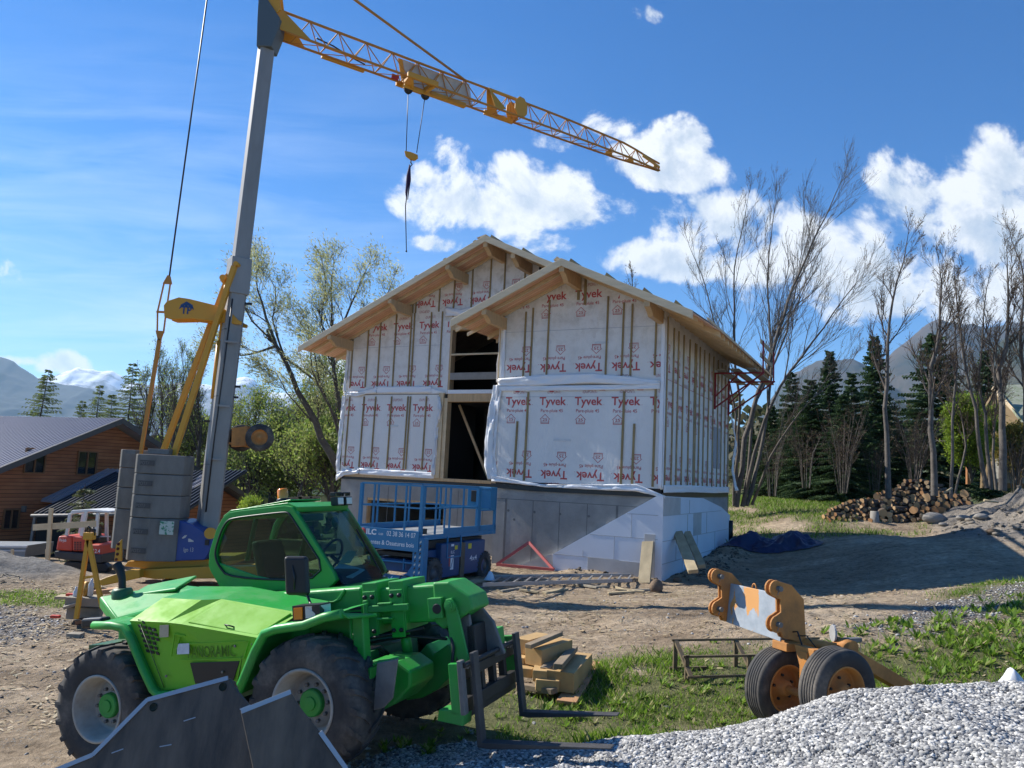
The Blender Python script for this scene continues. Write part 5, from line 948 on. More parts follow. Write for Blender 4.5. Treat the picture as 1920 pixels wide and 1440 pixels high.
# beacon, work lamps, mirror, head lamp
b = part('beacon', [BLK, mat('amber_lens', (0.85, 0.24, 0.01), .12, spec=.8)]); b.lathe((-.20, .55, 2.19), (0, 0, 1), [(.055, 0), (.065, .03), (.066, .055), (.06, .06)], 20, 0); b.lathe((-.20, .55, 2.25), (0, 0, 1), [(.056, 0), (.056, .085), (.045, .105), (0, .11)], 20, 1); fin(b)
LENS = mat('lamp_lens', (0.62, 0.62, 0.55), .12, spec=.8)
for y in (.74, .90):
    b = part('work_lamp', [BLK, LENS], bev=.004); b.bb((.30, y-.06, 2.12), (.38, y+.06, 2.21)); b.bb((.381, y-.05, 2.13), (.388, y+.05, 2.20), 1); b.bb((.30, y-.065, 2.22), (.36, y-.05, 2.25)); b.bb((.30, y+.05, 2.22), (.36, y+.065, 2.25)); b.bb((.30, y-.065, 2.245), (.36, y+.065, 2.26)); fin(b)
b = part('side_mirror', [BLK, mat('mirror_glass', (0.10, 0.12, 0.17), .15, metal=.5)], bev=.03, seg=4); b.prism([(.80, -.74, 1.68), (.98, -.66, 1.66), (.98, -.66, 1.34), (.80, -.74, 1.36)], (.02, -.06, 0)); mir = fin(b)
b = part('mirror_arm', BLK, mir); b.pipe([(.93, -.66, 1.36), (1.0, -.72, 1.30), (1.10, -.84, 1.28), (1.12, -.88, 1.18)], .012, 8); fin(b)
b = part('mirror_back_ridge', BLK, mir); b.pipe([(.89, -.772, 1.60), (.905, -.778, 1.50), (.895, -.774, 1.40)], [.004, .012, .004], 6); fin(b)
b = part('head_lamp', [BLK, LENS, mat('amber_lens', (0, 0, 0))], bev=.006); b.bb((1.04, -1.0, 1.17), (1.30, -.86, 1.29)); b.bb((1.06, -1.012, 1.185), (1.14, -1.0, 1.275), 2); b.prism([(1.17, -1.008, 1.19), (1.30, -.99, 1.19), (1.312, -.87, 1.19), (1.312, -.87, 1.28), (1.30, -.99, 1.28), (1.17, -1.008, 1.28)], (.001, -.004, 0), 1); fin(b)
# bolts, seams, dirt splashes and hoses that break up the clean panels
for q in ((.44, Y0-.004, 1.0), (.30, Y0-.004, .80), (-.30, Y0+.0, .78), (.60, Y0+.01, 1.01), (-.45, Y0+.015, 1.16)): b = part('panel_bolt', STL, hood); b.lathe(q, (0, -1, 0), [(.011, 0), (.011, .007), (0, .009)], 8, 0, False); fin(b)
b = part('panel_gap', BLK, hood); b.pipe([(-.60, Y0+.012, 1.215), (-.36, Y0+.006, .74), (-.34, Y0+.010, .685)], .0035, 4); fin(b)
b = part('panel_gap', BLK, hood); b.pipe([(.54, Y0+.008, 1.065), (.44, Y0+.012, .72)], .0035, 4); fin(b)
b = part('lid_handle', BLK, hood); b.pipe([(.30, Y0+.06, 1.155), (.31, Y0+.03, 1.17), (.38, Y0+.03, 1.155), (.39, Y0+.06, 1.14)], .006, 6); fin(b)
for i_ in range(3): b = part('engine_hose', HOSE); b.pipe([(.75+.04*i_, -.35, 1.02), (.95+.05*i_, -.40, .88), (1.10+.05*i_, -.36, .80), (1.3+.04*i_, -.28, .84), (1.42, -.2, .70+.03*i_)], .013, 6); fin(b)
b = part('mud_flap', BLK); b.prism([(.42, -.96, .58), (.46, -.96, .56), (.46, -.68, .56), (.42, -.68, .58)], (0, 0, -.16)); fin(b)
b = part('valve_block', DKS, bev=.006); b.bb((.98, -.34, .72), (1.12, -.20, .90)); b.bb((1.15, -.32, .70), (1.22, -.22, .82)); fin(b)
# ============================================================ loader bucket lying in the foreground
BK = mat('bucket_steel', (0.15, 0.118, 0.088), .65, metal=.0, col2=(0.040, 0.035, 0.031), scale=2.6, detail=14, thresh=(.36, .70), bump=.25, bscale=18, stretch=(2.2, 1, .55)); EDG = mat('cut_steel_edge', (0.36, 0.38, 0.42), .4, metal=.5)
bk = empty('loader_bucket', tuple(aty(350, 1430, 5.0)), 0, 'black steel loader bucket lying in front of the green machine', 'bucket')
o0 = aty(350, 1430, 5.0)
nA = np.array([-.05, -1, .30]); nA /= np.linalg.norm(nA); pA = aty(428, 1271, 5.25)
A_ = [onpl(*q, pA, nA)-o0 for q in ((60, 1462), (175, 1415), (277, 1312), (428, 1271), (440, 1290), (466, 1322), (520, 1345), (660, 1500), (640, 1560), (60, 1560))]
b = MB(); b.prism(A_, tuple(-nA*.04)); bp_ = b.build('back_plate', [BK], bk, bevel=.003)
nB = np.array([.35, -.9, .25]); nB /= np.linalg.norm(nB); pB = aty(545, 1297, 4.95)
B_ = [onpl(*q, pB, nB)-o0 for q in ((452, 1334), (545, 1297), (562, 1325), (600, 1372), (648, 1440), (700, 1560), (500, 1560))]
b = MB(); b.prism(B_, tuple(-nB*.04)); b.build('side_plate', [BK], bk, bevel=.003)
for a_, b_, n_ in ((A_[1], A_[2], nA), (A_[2], A_[3], nA), (A_[0], A_[1], nA), (B_[0], B_[1], nB), (B_[3], B_[4], nB), (B_[4], B_[5], nB)):
    b = MB(); b.beam(a_+n_*.004, b_+n_*.004, .026, .010, up=tuple(n_)); b.build('cutting_edge', [EDG], bk)
b = MB()
for q in ((288, 1326), (418, 1288)):
    c0 = onpl(*q, pA, nA)-o0; b = MB(); b.lathe(c0+nA*.003, nA, [(.0, 0), (.021, 0), (.024, .004), (.026, .0)], 20, 0); b.build('pin_hole', [mat('hole_dark', (0.004, 0.012, 0.005), .8)], bk)
b = MB(); V = []  # curved inner shell going back from the plates down to the ground
crv = [(0, 0), (.15, -.06), (.32, -.22), (.42, -.45), (.45, -.75)]
for (dy, dz) in crv:
    for q in (A_[2], A_[3]): V.append(q+np.array([0, dy, dz]))
b.add(V, [(2*i, 2*i+1, 2*i+3, 2*i+2) for i in range(len(crv)-1)], 0); o_ = b.build('shell', [BK], bk); so_ = o_.modifiers.new('thickness', 'SOLIDIFY'); so_.thickness = .02
for q0_, q1_ in (((345, 1352), (367, 1345)), ((210, 1412), (232, 1404)), ((450, 1330), (470, 1322)), ((300, 1400), (322, 1396))): b = MB(); b.beam(onpl(*q0_, pA, nA)-o0+nA*.004, onpl(*q1_, pA, nA)-o0+nA*.004, .006, .004, up=tuple(nA)); b.build('weld_mark', [EDG], bk)
# ============================================================ scissor lift (aligned with the house)
BLU = paint('lift_blue', (0.010, 0.165, 0.34), .3, .4, (.14, .2, .24)); BLD = paint('lift_deep_blue', (0.008, 0.06, 0.17), .3, .45, (.1, .12, .14))
LP = onpl(788, 1003, aty(788, 1003, 17.0), (0, 1, 0)); lz = gz(LP[0], LP[1]) ; LB = np.array([LP[0], LP[1], 0.0])
lift = empty('scissor_lift', (LB[0], LB[1], -.10), -YAW, 'blue scissor lift with folded platform parked before the left wing', 'lift')
def lq(nm, m, bev=.006, parent=None): b = MB(); b._fin = (nm, m, parent or lift, bev, 2); return b
W_, L_ = -1.62, 3.1     # x from W_ (left) to 0 (right), y from 0 (front) to L_
b = lq('chassis', BLD, .02); b.bb((W_+.15, .15, .35), (-.12, L_, .62)); fin(b)
b = lq('front_bumper', BLU, .02); b.prism([(-1.30, -.06, .10), (-.02, -.06, .10), (.02, -.06, .25), (.02, -.06, 1.12), (-.10, -.06, 1.12), (-.10, -.06, .60), (-.25, -.06, .38), (-.45, -.06, .30), (-1.30, -.06, .30)], (0, .12, 0)); bmp = fin(b)
b = lq('side_column', BLU, .01); b.bb((-.12, -.08, .20), (.16, .10, 1.14)); col_ = fin(b)
for xx in (-.045, .075):
    hz = MB()
    for k in range(10):
        z0 = .30+.08*k; hz.prism([(xx-.02, -.083, z0), (xx+.02, -.083, z0+.03), (xx+.02, -.083, z0+.07), (xx-.02, -.083, z0+.04)], (0, -.003, 0), k % 2)
    hz.build('hazard_stripe', [BLK, mat('chrome_yellow_pale', (0.6, 0.6, 0.5), .5)], col_)
b = lq('bumper_lettering', mat('white_lettering', (0.72, 0.75, 0.78), .5), 0, bmp); b.text('cilc.fr', (-.95, -.064, .17), (1, 0, 0), (0, 0, 1), .15, bold=.012, width=.42); fin(b)
b = lq('recovery_strap', BLK, 0, bmp); b.pipe([(-.42, -.07, .18), (-.36, -.12, .30), (-.26, -.12, .34), (-.16, -.08, .30)], .012, 6); fin(b)
for zz in (.72, .86, 1.0):
    b = lq('scissor_arm', DKS, .01); b.bb((-1.3, .15, zz-.04), (-.2, L_-.2, zz+.05)); fin(b)
b = lq('scissor_arm', BLD, .01); b.bb((-.24, .25, .64), (-.02, 2.9, .84)); fin(b)
b = lq('scissor_arm', DKS, .01); b.bb((-.20, .2, .88), (-.04, 2.85, 1.05)); fin(b)
b = lq('scissor_arm', BLU, .01); b.bb((-1.35, .02, .56), (-.15, .09, .60)); b.bb((-1.05, .02, .42), (-1.02, .08, .66)); b.bb((-.42, .02, .42), (-.39, .08, .66)); fin(b)
for (y0, y1) in ((.72, 1.55), (1.75, 2.75)):
    b = lq('side_cabinet', BLD, .03); b.bb((-.22, y0, .22), (.12, y1, .98)); cab_ = fin(b)
    if y0 < 1:
        b = lq('cabinet_stickers', [mat('sticker_white', (.7, .72, .75), .4), mat('sticker_yellow', (.6, .5, .02), .4), mat('sticker_red', (.45, .05, .04), .4)], 0, cab_); X_ = .124
        def sq(y, z, w, h_, m): b.add([(X_, y, z), (X_, y+w, z), (X_, y+w, z+h_), (X_, y, z+h_)], [(0, 1, 2, 3)], m)
        sq(1.28, .82, .13, .09, 1); sq(1.12, .9, .12, .05, 0); sq(1.12, .38, .14, .32, 0); sq(1.05, .46, .05, .24, 2); b.text('ILC', (X_+.002, 1.12, .74), (0, 1, 0), (0, 0, 1), .09, 0, .01, 0, .16); fin(b)
        b = lq('cabinet_mark', BLD, 0, cab_); b.beam((X_+.003, 1.14, .42), (X_+.003, 1.24, .66), .02, .002, up=(1, 0, 0)); fin(b)
    else:
        b = lq('cabinet_lettering', [mat('white_lettering', (0, 0, 0)), mat('sticker_yellow', (0, 0, 0))], 0, cab_); b.text('4x4', (.124, 2.0, .52), (0, 1, 0), (0, 0, 1), .17, 0, .01, 0, .34); b.add([(.124, 1.9, .8), (.124, 2.06, .8), (.124, 2.06, .92), (.124, 1.9, .92)], [(0, 1, 2, 3)], 1); fin(b)
b = lq('wooden_crate_side', mat('brown_board', (0.16, 0.12, 0.08), .8, var=.3), .004); b.bb((-.1, 1.56, .02), (.14, 1.74, .96)); fin(b)
for (x, y, s) in ((.02, .45, 1), (.02, 2.75, 1), (-1.42, .45, -1), (-1.42, 2.75, -1)):
    M_ = MB(); M_.lathe((x, y, .34), (s, 0, 0), [(.19, -.12), (.30, -.13), (.335, -.09), (.34, 0), (.335, .09), (.30, .13), (.19, .12)], 32)
    for k in range(22):
        a_ = 2*math.pi*k/22; M_.box((x, y+.345*math.cos(a_), .34+.345*math.sin(a_)), (.22, .035, .03), np.array([[1, 0, 0], [0, math.cos(a_), -math.sin(a_)], [0, math.sin(a_), math.cos(a_)]])@np.array([[1, 0, 0], [0, 0, -1], [0, 1, 0]]))
    wl = M_.build('wheel', [RUB], lift); b = lq('rim', mat('grey_rim', (0.10, 0.105, 0.11), .6, var=.3), 0, wl); b.lathe((x, y, .34), (s, 0, 0), [(.195, .12), (.18, .06), (.10, .05), (.09, .11), (0, .11)], 24); fin(b)
# platform
zp = 1.18
b = lq('platform_deck', [BLU, mat('deck_grey', (0.30, 0.31, 0.31), .7, var=.3)], .008); b.bb((W_, -.05, zp-.10), (.05, L_+.3, zp)); b.bb((W_+.02, -.03, zp), (.03, L_+.28, zp+.01), 1); fin(b)
b = lq('toe_board', BLU, .004); b.bb((W_, -.06, zp), (W_+.03, L_+.3, zp+.15)); b.bb((.02, .9, zp), (.05, L_+.3, zp+.13)); fin(b)
sg = lq('sign_board', BLU, .004); sg.bb((W_-.02, -.10, zp-.34), (.03, -.075, zp+.10)); sgo = fin(sg)
b = lq('sign_lettering', [mat('white_lettering', (0, 0, 0)), mat('sticker_red', (0, 0, 0))], 0, sgo); X0 = W_+.08
b.lathe((X0+.10, -.102, zp-.00), (0, -1, 0), [(0, .002), (.075, .002), (.078, 0)], 20, 1)
b.text('ILC', (X0+.19, -.104, zp-.05), (1, 0, 0), (0, 0, 1), .165, 0, .035, 0, .27); b.text('CHER', (X0+.52, -.104, zp-.05), (1, 0, 0), (0, 0, 1), .06, 0, .004, 0, .13); b.text('02 38 36 14 07', (X0+.74, -.104, zp-.05), (1, 0, 0), (0, 0, 1), .15, 0, .0, 0, .75)
b.text('Charpentes & Ossatures bois', (X0+.02, -.104, zp-.25), (1, 0, 0), (0, 0, 1), .135, 0, .008, 0, 1.44); fin(b)
zt = zp+1.06
def rail(nm, pts, w=.035):
    b = lq(nm, BLU, 0)
    for a_, b_ in zip(pts[:-1], pts[1:]): b.beam(a_, b_, w, w)
    fin(b)
x0_, x1_, y0_, y1_ = W_+.02, .02, -.03, 2.45
for zz, nm in ((zt, 'top_rail'), (zp+.58, 'mid_rail')): rail(nm, [(x0_, y0_, zz), (x1_, y0_, zz)]); rail(nm, [(x1_, y0_, zz), (x1_, y1_, zz)]); rail(nm, [(x0_, y0_, zz), (x0_, y1_, zz)]); rail(nm, [(x0_, y1_, zz), (x1_, y1_, zz)])
for (x, y) in ((x0_, y0_), (x1_, y0_), (x0_, y1_), (x1_, y1_), (x0_+.35, y0_), (x1_-.42, y0_), (x1_, .55), (x1_, 1.15), (x1_, 1.75), (x0_, .6), (x0_, 1.3), (x0_, 1.9), (x0_+.7, y1_), (x1_-.4, y1_)):
    thick = .07 if (x, y) in ((x1_, y0_), (x0_, y0_), (x1_, y1_)) else .035
    b = lq('rail_post', BLU, 0); b.beam((x, y, zp), (x, y, zt), thick, thick, up=(0, 1, 0)); fin(b)
for q in ((x0_, 2.6, zp), (x0_, 3.35, zp)): b = lq('rail_post', BLU, 0); b.beam((q[0], q[1], zp), (q[0], q[1], zt-.05), .04, .04, up=(0, 1, 0)); fin(b)
rail('top_rail', [(x1_, 2.55, zt-.06), (x1_, 3.35, zt-.06), (x0_, 3.35, zt-.06), (x0_, 2.55, zt-.06)], .04); rail('mid_rail', [(x1_, 2.55, zp+.5), (x1_, 3.35, zp+.5), (x0_, 3.35, zp+.5)], .04)
rail('rail_post', [(x1_, 2.55, zp), (x1_, 2.55, zt)], .06); rail('rail_post', [(x1_, 3.35, zp), (x1_, 3.35, zt)], .06)
b = lq('control_box', [BLU, BLK], .01); b.bb((-.62, 3.05, zp+.52), (.05, 3.35, zt), 0); b.bb((-.5, 3.01, zp+.68), (-.24, 3.05, zt-.1), 1); fin(b)
b = lq('deck_bracket', BLK, .004); b.bb((-.25, .3, zp), (-.15, .5, zp+.12)); fin(b)
b = lq('side_ladder', BLU, 0); 
for y in (.95, 1.55): b.beam((.12, y, .66), (.12, y, zp-.05), .03, .03, up=(0, 1, 0))
b.beam((.12, .95, .66), (.12, 1.55, .66), .03, .03); fin(b)
b = MB(); p0 = LB+HU*(-.4)+HV*2.0; b.T = None; b.beam((p0[0], p0[1], zp-.10+.04), tuple(p0+HV*1.3+HU*.2+np.array([0, 0, zp-.10+.05])), .3, .03); tag(b.build('offcut_board', [PLK]), 'pale board lying on the blue lift platform', 'board')
# ============================================================ wheeled axle of the crane (right foreground)
ORG = paint('orange_paint', (0.52, 0.215, 0.045), 1.1, .55, (0.20, .13, .075)); YEL = paint('crane_yellow', (0.62, 0.30, 0.02), .15, .45, (0.32, .22, .1))
WORN = bpy.data.materials.new('worn_plate'); WORN.use_nodes = True; t = WORN.node_tree; B = t.nodes['Principled BSDF']; B.inputs['Roughness'].default_value = .5; c_ = t.nodes.new('ShaderNodeTexCoord').outputs['Object']
mp_ = t.nodes.new('ShaderNodeMapping'); mp_.inputs['Scale'].default_value = (3.4, 3.4, .9); t.links.new(c_, mp_.inputs[0])
t.links.new(mixc(t, math_n(t, 'GREATER_THAN', noise(t, mp_.outputs[0], 2.1, 6, .6, .6).outputs[0], .585), ramp(t, noise(t, c_, 9, 6).outputs[0], [(.3, (.25, .29, .33)), (.7, (.38, .42, .46))]), (0.60, .29, .09)), B.inputs['Base Color'])
dG = gz(3.1, 8.3)
# left cheek px (1325..1395), right cheek (1435..1510), wheels centres: left (1440,1278) right (1560,1290)
DX = np.array([.41, -.91, 0]); DX /= np.linalg.norm(DX); DYv = np.array([.91, .41, 0]); DYv /= np.linalg.norm(DYv)
dc = aty(1520, 1290, 7.75); dz0 = dc[2]-.02
dolly = empty('wheeled_axle', tuple(dc), math.atan2(DX[1], DX[0]), 'orange two wheeled transport axle with a worn grey plate standing in the grass', 'axle')
def dq(nm, m, bev=.006, parent=None): b = MB(); b._fin = (nm, m, parent or dolly, bev, 2); return b
def toD(px, py, yl):   # pixel -> dolly frame on plane local y = yl
    w = onpl(px, py, dc+DYv*yl, DYv)-dc; return (w@DX, yl, w[2])
# tyres: axle runs along local x
cw = []
for (px_, py_) in ((1464, 1287), (1570, 1294)):
    q = toD(px_, py_, 0); cw.append(q)
for i, q in enumerate(cw):
    R_ = .385; w2 = .12; b = MB(); rs = [(.23, -w2*.8), (.27, -w2), (.345, -w2*1.02), (.375, -w2*.85), (.383, -w2*.62)]
    for k in range(5):
        a0 = -w2*.62+k*(w2*1.24/5); rs += [(.386, a0+.004), (.386, a0+w2*.2), (.374, a0+w2*.205), (.374, a0+w2*.24)]
    rs += [(.383, w2*.64), (.375, w2*.85), (.345, w2*1.02), (.27, w2), (.23, w2*.8)]
    b.lathe(q, (1, 0, 0), rs, 56, 0, True); wl = b.build('wheel', [RUB], dolly)
    b = dq('rim', ORG, 0, wl); b.lathe(q, (1, 0, 0), [(.235, w2*.75), (.235, w2*.9), (.22, w2*.9), (.205, w2*.2), (.185, 0), (.17, w2*.15), (.08, w2*.2), (.075, w2*.7), (.05, w2*.85), (0, w2*.85)], 36); b.lathe(q, (-1, 0, 0), [(.235, w2*.75), (.235, w2*.9), (.22, w2*.9), (.205, w2*.2), (.15, w2*.0), (0, 0)], 36); fin(b)
    for k in range(5): a_ = 2*math.pi*k/5+.4; b = dq('wheel_nut', DKS, 0, wl); b.lathe((q[0]+w2*.15, q[1]+.12*math.cos(a_), q[2]+.12*math.sin(a_)), (1, 0, 0), [(.014, 0), (.014, .025), (0, .028)], 6, sm=False); fin(b)
xm = (cw[0][0]+cw[1][0])/2; zc = cw[0][2]
b = dq('axle_beam', ORG, .004); b.tube((cw[0][0]-.05, 0, zc), (cw[1][0]+.05, 0, zc), .04, n=12); b.bb((xm-.05, -.06, zc), (xm+.05, .06, zc+.42)); b.prism([(xm-.13, -.05, zc+.46), (xm+.13, -.05, zc+.46), (xm+.05, -.05, zc+.25), (xm-.05, -.05, zc+.25)], (0, .1, 0)); fin(b)
zb = toD(1500, 1213, 0)[2]
# cheeks: outline in the plane perpendicular to x (side view: local y,z) with rounded lobes in front
def cheek(x, th, m, scale=1.0):
    """side outline (y,z): lobes face the viewer side (negative y)"""
    pts = []
    z0 = zb+.02
    def arc(cy, cz, r, a0, a1, n=9): 
        for k in range(n+1): a_ = math.radians(a0+(a1-a0)*k/n); pts.append((cy+r*math.cos(a_), cz+r*math.sin(a_)))
    arc(-.20, z0+.185, .085, 300, 100, 9); pts.append((-.155, z0+.30)); pts.append((-.16, z0+.42)); arc(-.22, z0+.53, .08, 250, 60, 9); pts.append((-.02, z0+.56)); pts.append((.14, z0+.42)); pts.append((.17, z0+.05)); pts.append((.10, z0)); pts.append((-.12, z0+.05))
    b = dq('cheek_plate', m, .004); b.prism([(x, p[0]*scale, p[1]) for p in pts], (th, 0, 0)); return fin(b)
xl = toD(1368, 1150, -.03)[0]; xr = toD(1480, 1150, -.03)[0]
for x in (xl-.05, xl, xr-.06, xr): cheek(x, .022, [ORG])
for x in (xl-.05, xr-.06):
    for zz in (.185, .53):
        b = dq('pivot_pin', STL, .003); b.tube((x-.03, -.20, zb+.02+zz), (x+.13, -.20, zb+.02+zz), .026, n=14); b.tube((x+.105, -.20, zb+.03+zz), (x+.105, -.225, zb-.04+zz), .005, n=6); fin(b)
b = dq('cross_plate', WORN, .003); b.prism([(xl+.02, -.09, zb+.06), (xr-.06, -.09, zb+.02), (xr-.06, -.04, zb+.47), (xl+.02, -.04, zb+.47)], (0, .025, 0)); cp = fin(b)
b = dq('saddle', ORG, .006); b.prism([(xl+.05, -.08, zb+.07), (xr, -.08, zb+.0), (xr+.02, .15, zb+.0), (xl+.1, .15, zb+.07)], (0, 0, .03)); b.bb((xr-.16, -.1, zb-.06), (xr+.04, .16, zb+.02)); fin(b)
b = dq('lifting_eye', ORG, 0, cp); a_ = np.linspace(0, math.pi, 9); xc = (xl+xr)/2-.06; b.pipe([(xc+.03*math.cos(q), -.03, zb+.47+.05*math.sin(q)) for q in a_], .008, 6); fin(b)
b = dq('brake_lines', HOSE, 0); b.pipe([(xr, .0, zb+.12), (xr+.08, .0, zb+.14), (xr+.14, .0, zb+.02), (xr+.2, .1, zb-.05)], .009, 6); b.pipe([(xr, .05, zb+.08), (xr+.1, .1, zb+.10), (xr+.2, .15, zb-.02)], .007, 6); fin(b)
# drawbar
inD = lambda w: np.array([(w-dc)@DX, (w-dc)@DYv, (w-dc)[2]]); d0 = inD(aty(1582, 1222, 8.0)); d1 = inD(aty(1690, 1284, 8.6))
b = dq('drawbar', ORG, .006); b.beam(d0, d1+(d1-d0)*.35, .13, .13); b.beam((xm, .1, zc+.36), d0, .08, .08); fin(b)
b = dq('cross_tube', ORG, .0); b.tube((xr-.05, .1, zb+.02), d0+np.array([0, -.1, .04]), .05, n=14); b.tube(d0+np.array([-.08, 0, .06]), d0+np.array([.12, 0, .06]), .07, n=16); fin(b)
b = dq('lever_clamp', STL, .003); b.bb(d0+np.array([-.03, .02, .09]), d0+np.array([.03, .22, .13])); b.bb(d0+np.array([-.03, .02, .0]), d0+np.array([.03, .04, .1])); b.pipe([d0+np.array([0, .22, .11]), d0+np.array([0, .24, -.05]), d0+np.array([0, .2, -.15])], .004, 5); fin(b)
b = dq('end_plate', mat('plate_grey', (.42, .42, .42), .6, var=.3), .004); b.lathe(d0+np.array([-.1, -.05, .16]), (.5, 1, 0), [(0, 0), (.085, 0), (.085, .02), (0, .02)], 18, sm=False); fin(b)
# metal rack lying in the grass
RUST = mat('olive_steel', (0.16, 0.12, 0.065), .7, var=.35, scale=6)
rk0 = np.array(atz(1288, 1290, .12)); rk = empty('steel_rack', (rk0[0], rk0[1], gz(rk0[0], rk0[1])), math.radians(12), 'low rusty steel rack lying in the grass behind the tyres', 'rack')
for i, (y, z) in enumerate(((0, .10), (.12, .30), (.45, .42), (.5, .08))):
    b = MB(); b.beam((0, y, z), (2.0, y, z+.03), .03, .025); b.build('rack_rail', [RUST], rk)
for x in (.05, .85, 1.65):
    b = MB(); b.beam((x, 0, .1), (x, .45, .42), .05, .03); b.beam((x, .12, 0), (x, .12, .32), .05, .03, up=(0, 1, 0)); b.beam((x, .45, 0), (x, .45, .42), .05, .03, up=(0, 1, 0)); b.build('rack_frame', [RUST], rk)
# beams stacked behind the forks
BM1 = mat('sawn_beam', (0.56, 0.36, 0.15), .7, var=.3, scale=3, bump=.15); BM2 = mat('old_sawn_beam', (0.30, 0.23, 0.15), .8, var=.4, scale=4, bump=.2); BM3 = mat('end_grain', (0.62, 0.42, 0.18), .75, var=.25, scale=12)
PB = [  # px0, py0, px1, py1, depth0, depth1, width, height, material, label
 ((978, 1212), (1018, 1200), 9.6, 10.2, .20, .17, BM1, 'large yellow beam at the upper left of the timber pile'),
 ((1000, 1232), (1058, 1212), 9.3, 9.8, .24, .20, BM1, 'thick square beam in the middle of the timber pile'),
 ((990, 1212), (1050, 1187), 9.2, 9.7, .09, .05, BM2, 'weathered plank lying topmost on the timber pile'),
 ((1048, 1278), (1085, 1240), 9.0, 10.0, .34, .22, BM1, 'broad front beam at the right of the timber pile'),
 ((1022, 1260), (1062, 1222), 9.1, 10.0, .12, .10, BM2, 'dark squared timber behind the broad front beam'),
 ((1046, 1250), (1076, 1215), 8.9, 9.9, .10, .06, BM2, 'worn lath lying on the broad front beam'),
 ((1012, 1268), (1020, 1240), 9.0, 9.8, .16, .12, BM1, 'short yellow beam end at the centre front of the pile'),
 ((985, 1262), (1004, 1240), 9.2, 9.9, .16, .10, BM1, 'low yellow beam behind the fork on the left of the pile'),
 ((975, 1285), (1040, 1296), 9.2, 8.9, .12, .06, BM2, 'lowest plank under the front of the timber pile'),
 ((1004, 1282), (1048, 1285), 9.0, 9.0, .12, .12, BM1, 'short bearer block under the broad front beam'),
 ((975, 1240), (990, 1225), 9.4, 9.9, .10, .08, BM1, 'narrow batten at the left edge of the timber pile')]
for a_, b_, y0, y1, w, h_, m_, lab in PB: b = MB(); b.beam(aty(*a_, y0), aty(*b_, y1), w, h_); tag(b.build('timber_beam', [m_], bevel=.006), lab, 'beam', 'beams in the timber pile')
q0 = atz(1062, 1312, .08); q1 = atz(1110, 1243, .12); q0[2] = gz(q0[0], q0[1])+.05; q1[2] = gz(q1[0], q1[1])+.05
plank('grass_plank', q0, q1, .22, .035, mat('reddish_plank', (0.50, .27, .13), .75, var=.3, scale=3), 'reddish flat plank lying alone in the grass beside the timber pile')
cloth('plastic_bag', *atz(1904, 1262, .62)[:2], .32, .22, .34, mat('bag_white', (.72, .72, .73), .35), 'white plastic bag lying in the grass at the right edge', 'bag', 27, n=30)
# ============================================================ tower crane
CY = 18.8; GALV = mat('galvanised', (0.31, 0.305, 0.29), .55, metal=.2, var=.25, scale=2.5, stretch=(1, 1, .3)); GALL = mat('galvanised_light', (0.50, 0.50, 0.49), .5, metal=.2, var=.15)
c0 = aty(392, 985, CY); cgz = -.45
crane = empty('tower_crane', (float(c0[0]), CY, cgz), 0, 'yellow self erecting tower crane with a grey steel mast and lattice jib', 'crane')
C0 = np.array([float(c0[0]), CY, cgz])
def cr(px, py, Y=CY): return aty(px, py, Y)-C0
def cq(nm, m, bev=.008, parent=None): b = MB(); b._fin = (nm, m, parent or crane, bev, 2); return b
mb_, mt = cr(388, 990), cr(503, 62)
def mastbox(p0, p1, w, nm, m=GALV, rot=.5):
    """chamfered box section between p0 and p1"""
    b = cq(nm, m, 0); p0 = np.array(p0); p1 = np.array(p1); c_r, s_r = math.cos(rot), math.sin(rot); sec = [(-.5, -.38), (-.38, -.5), (.38, -.5), (.5, -.38), (.5, .38), (.38, .5), (-.38, .5), (-.5, .38)]
    V = [p+np.array([(a_*c_r-b_*s_r)*w_, (a_*s_r+b_*c_r)*w_, 0]) for p, w_ in ((p0, w[0]), (p1, w[1])) for a_, b_ in sec]
    b.add(V, [(i, (i+1) % 8, 8+(i+1) % 8, 8+i) for i in range(8)]+[tuple(range(7, -1, -1)), tuple(range(8, 16))]); return fin(b)
mid = mb_+(mt-mb_)*.50; MR = .62
mastbox(mb_+np.array([0, 0, -.3]), mid, (.45, .42), 'mast_lower_section', rot=MR); mastbox(mid+np.array([0, 0, -.4]), mt+np.array([0, 0, .15]), (.365, .35), 'mast_upper_section', rot=MR)
b = cq('mast_joint', GALV, .01); b.box(mid+np.array([0, 0, -.15]), (.48, .46, .9), np.array([[math.cos(MR), -math.sin(MR), 0], [math.sin(MR), math.cos(MR), 0], [0, 0, 1]])); fin(b)
b = cq('mast_head', mat('mast_head_grey', (.10, .125, .13), .5, metal=.2), .02); hc = cr(507, 45); b.prism([hc+np.array(q) for q in ((-.28, -.25, .62), (-.10, -.25, .60), (.30, -.25, .05), (.30, -.25, -.25), (.16, -.25, -.75), (-.22, -.25, -.75), (-.26, -.25, 0))], (0, .5, 0)); fin(b)
b = cq('head_mast_top', YEL, .01); b.prism([hc+np.array(q) for q in ((-.32, -.2, 1.6), (.05, -.2, 1.6), (.18, -.2, .9), (.30, -.2, .3), (.1, -.2, .1), (-.26, -.2, .55))], (0, .06, 0)); b.prism([hc+np.array(q) for q in ((-.32, .14, 1.6), (.05, .14, 1.6), (.18, .14, .9), (.30, .14, .3), (.1, .14, .1), (-.26, .14, .55))], (0, .06, 0)); fin(b)
b = cq('mast_seam', mat('seam_dark', (.10, .105, .11), .6), 0)
for f_ in (.12, .25, .38): q = mb_+(mt-mb_)*f_; b.box(q, (.435, .425, .012), np.array([[math.cos(MR), -math.sin(MR), 0], [math.sin(MR), math.cos(MR), 0], [0, 0, 1]]))
fin(b)
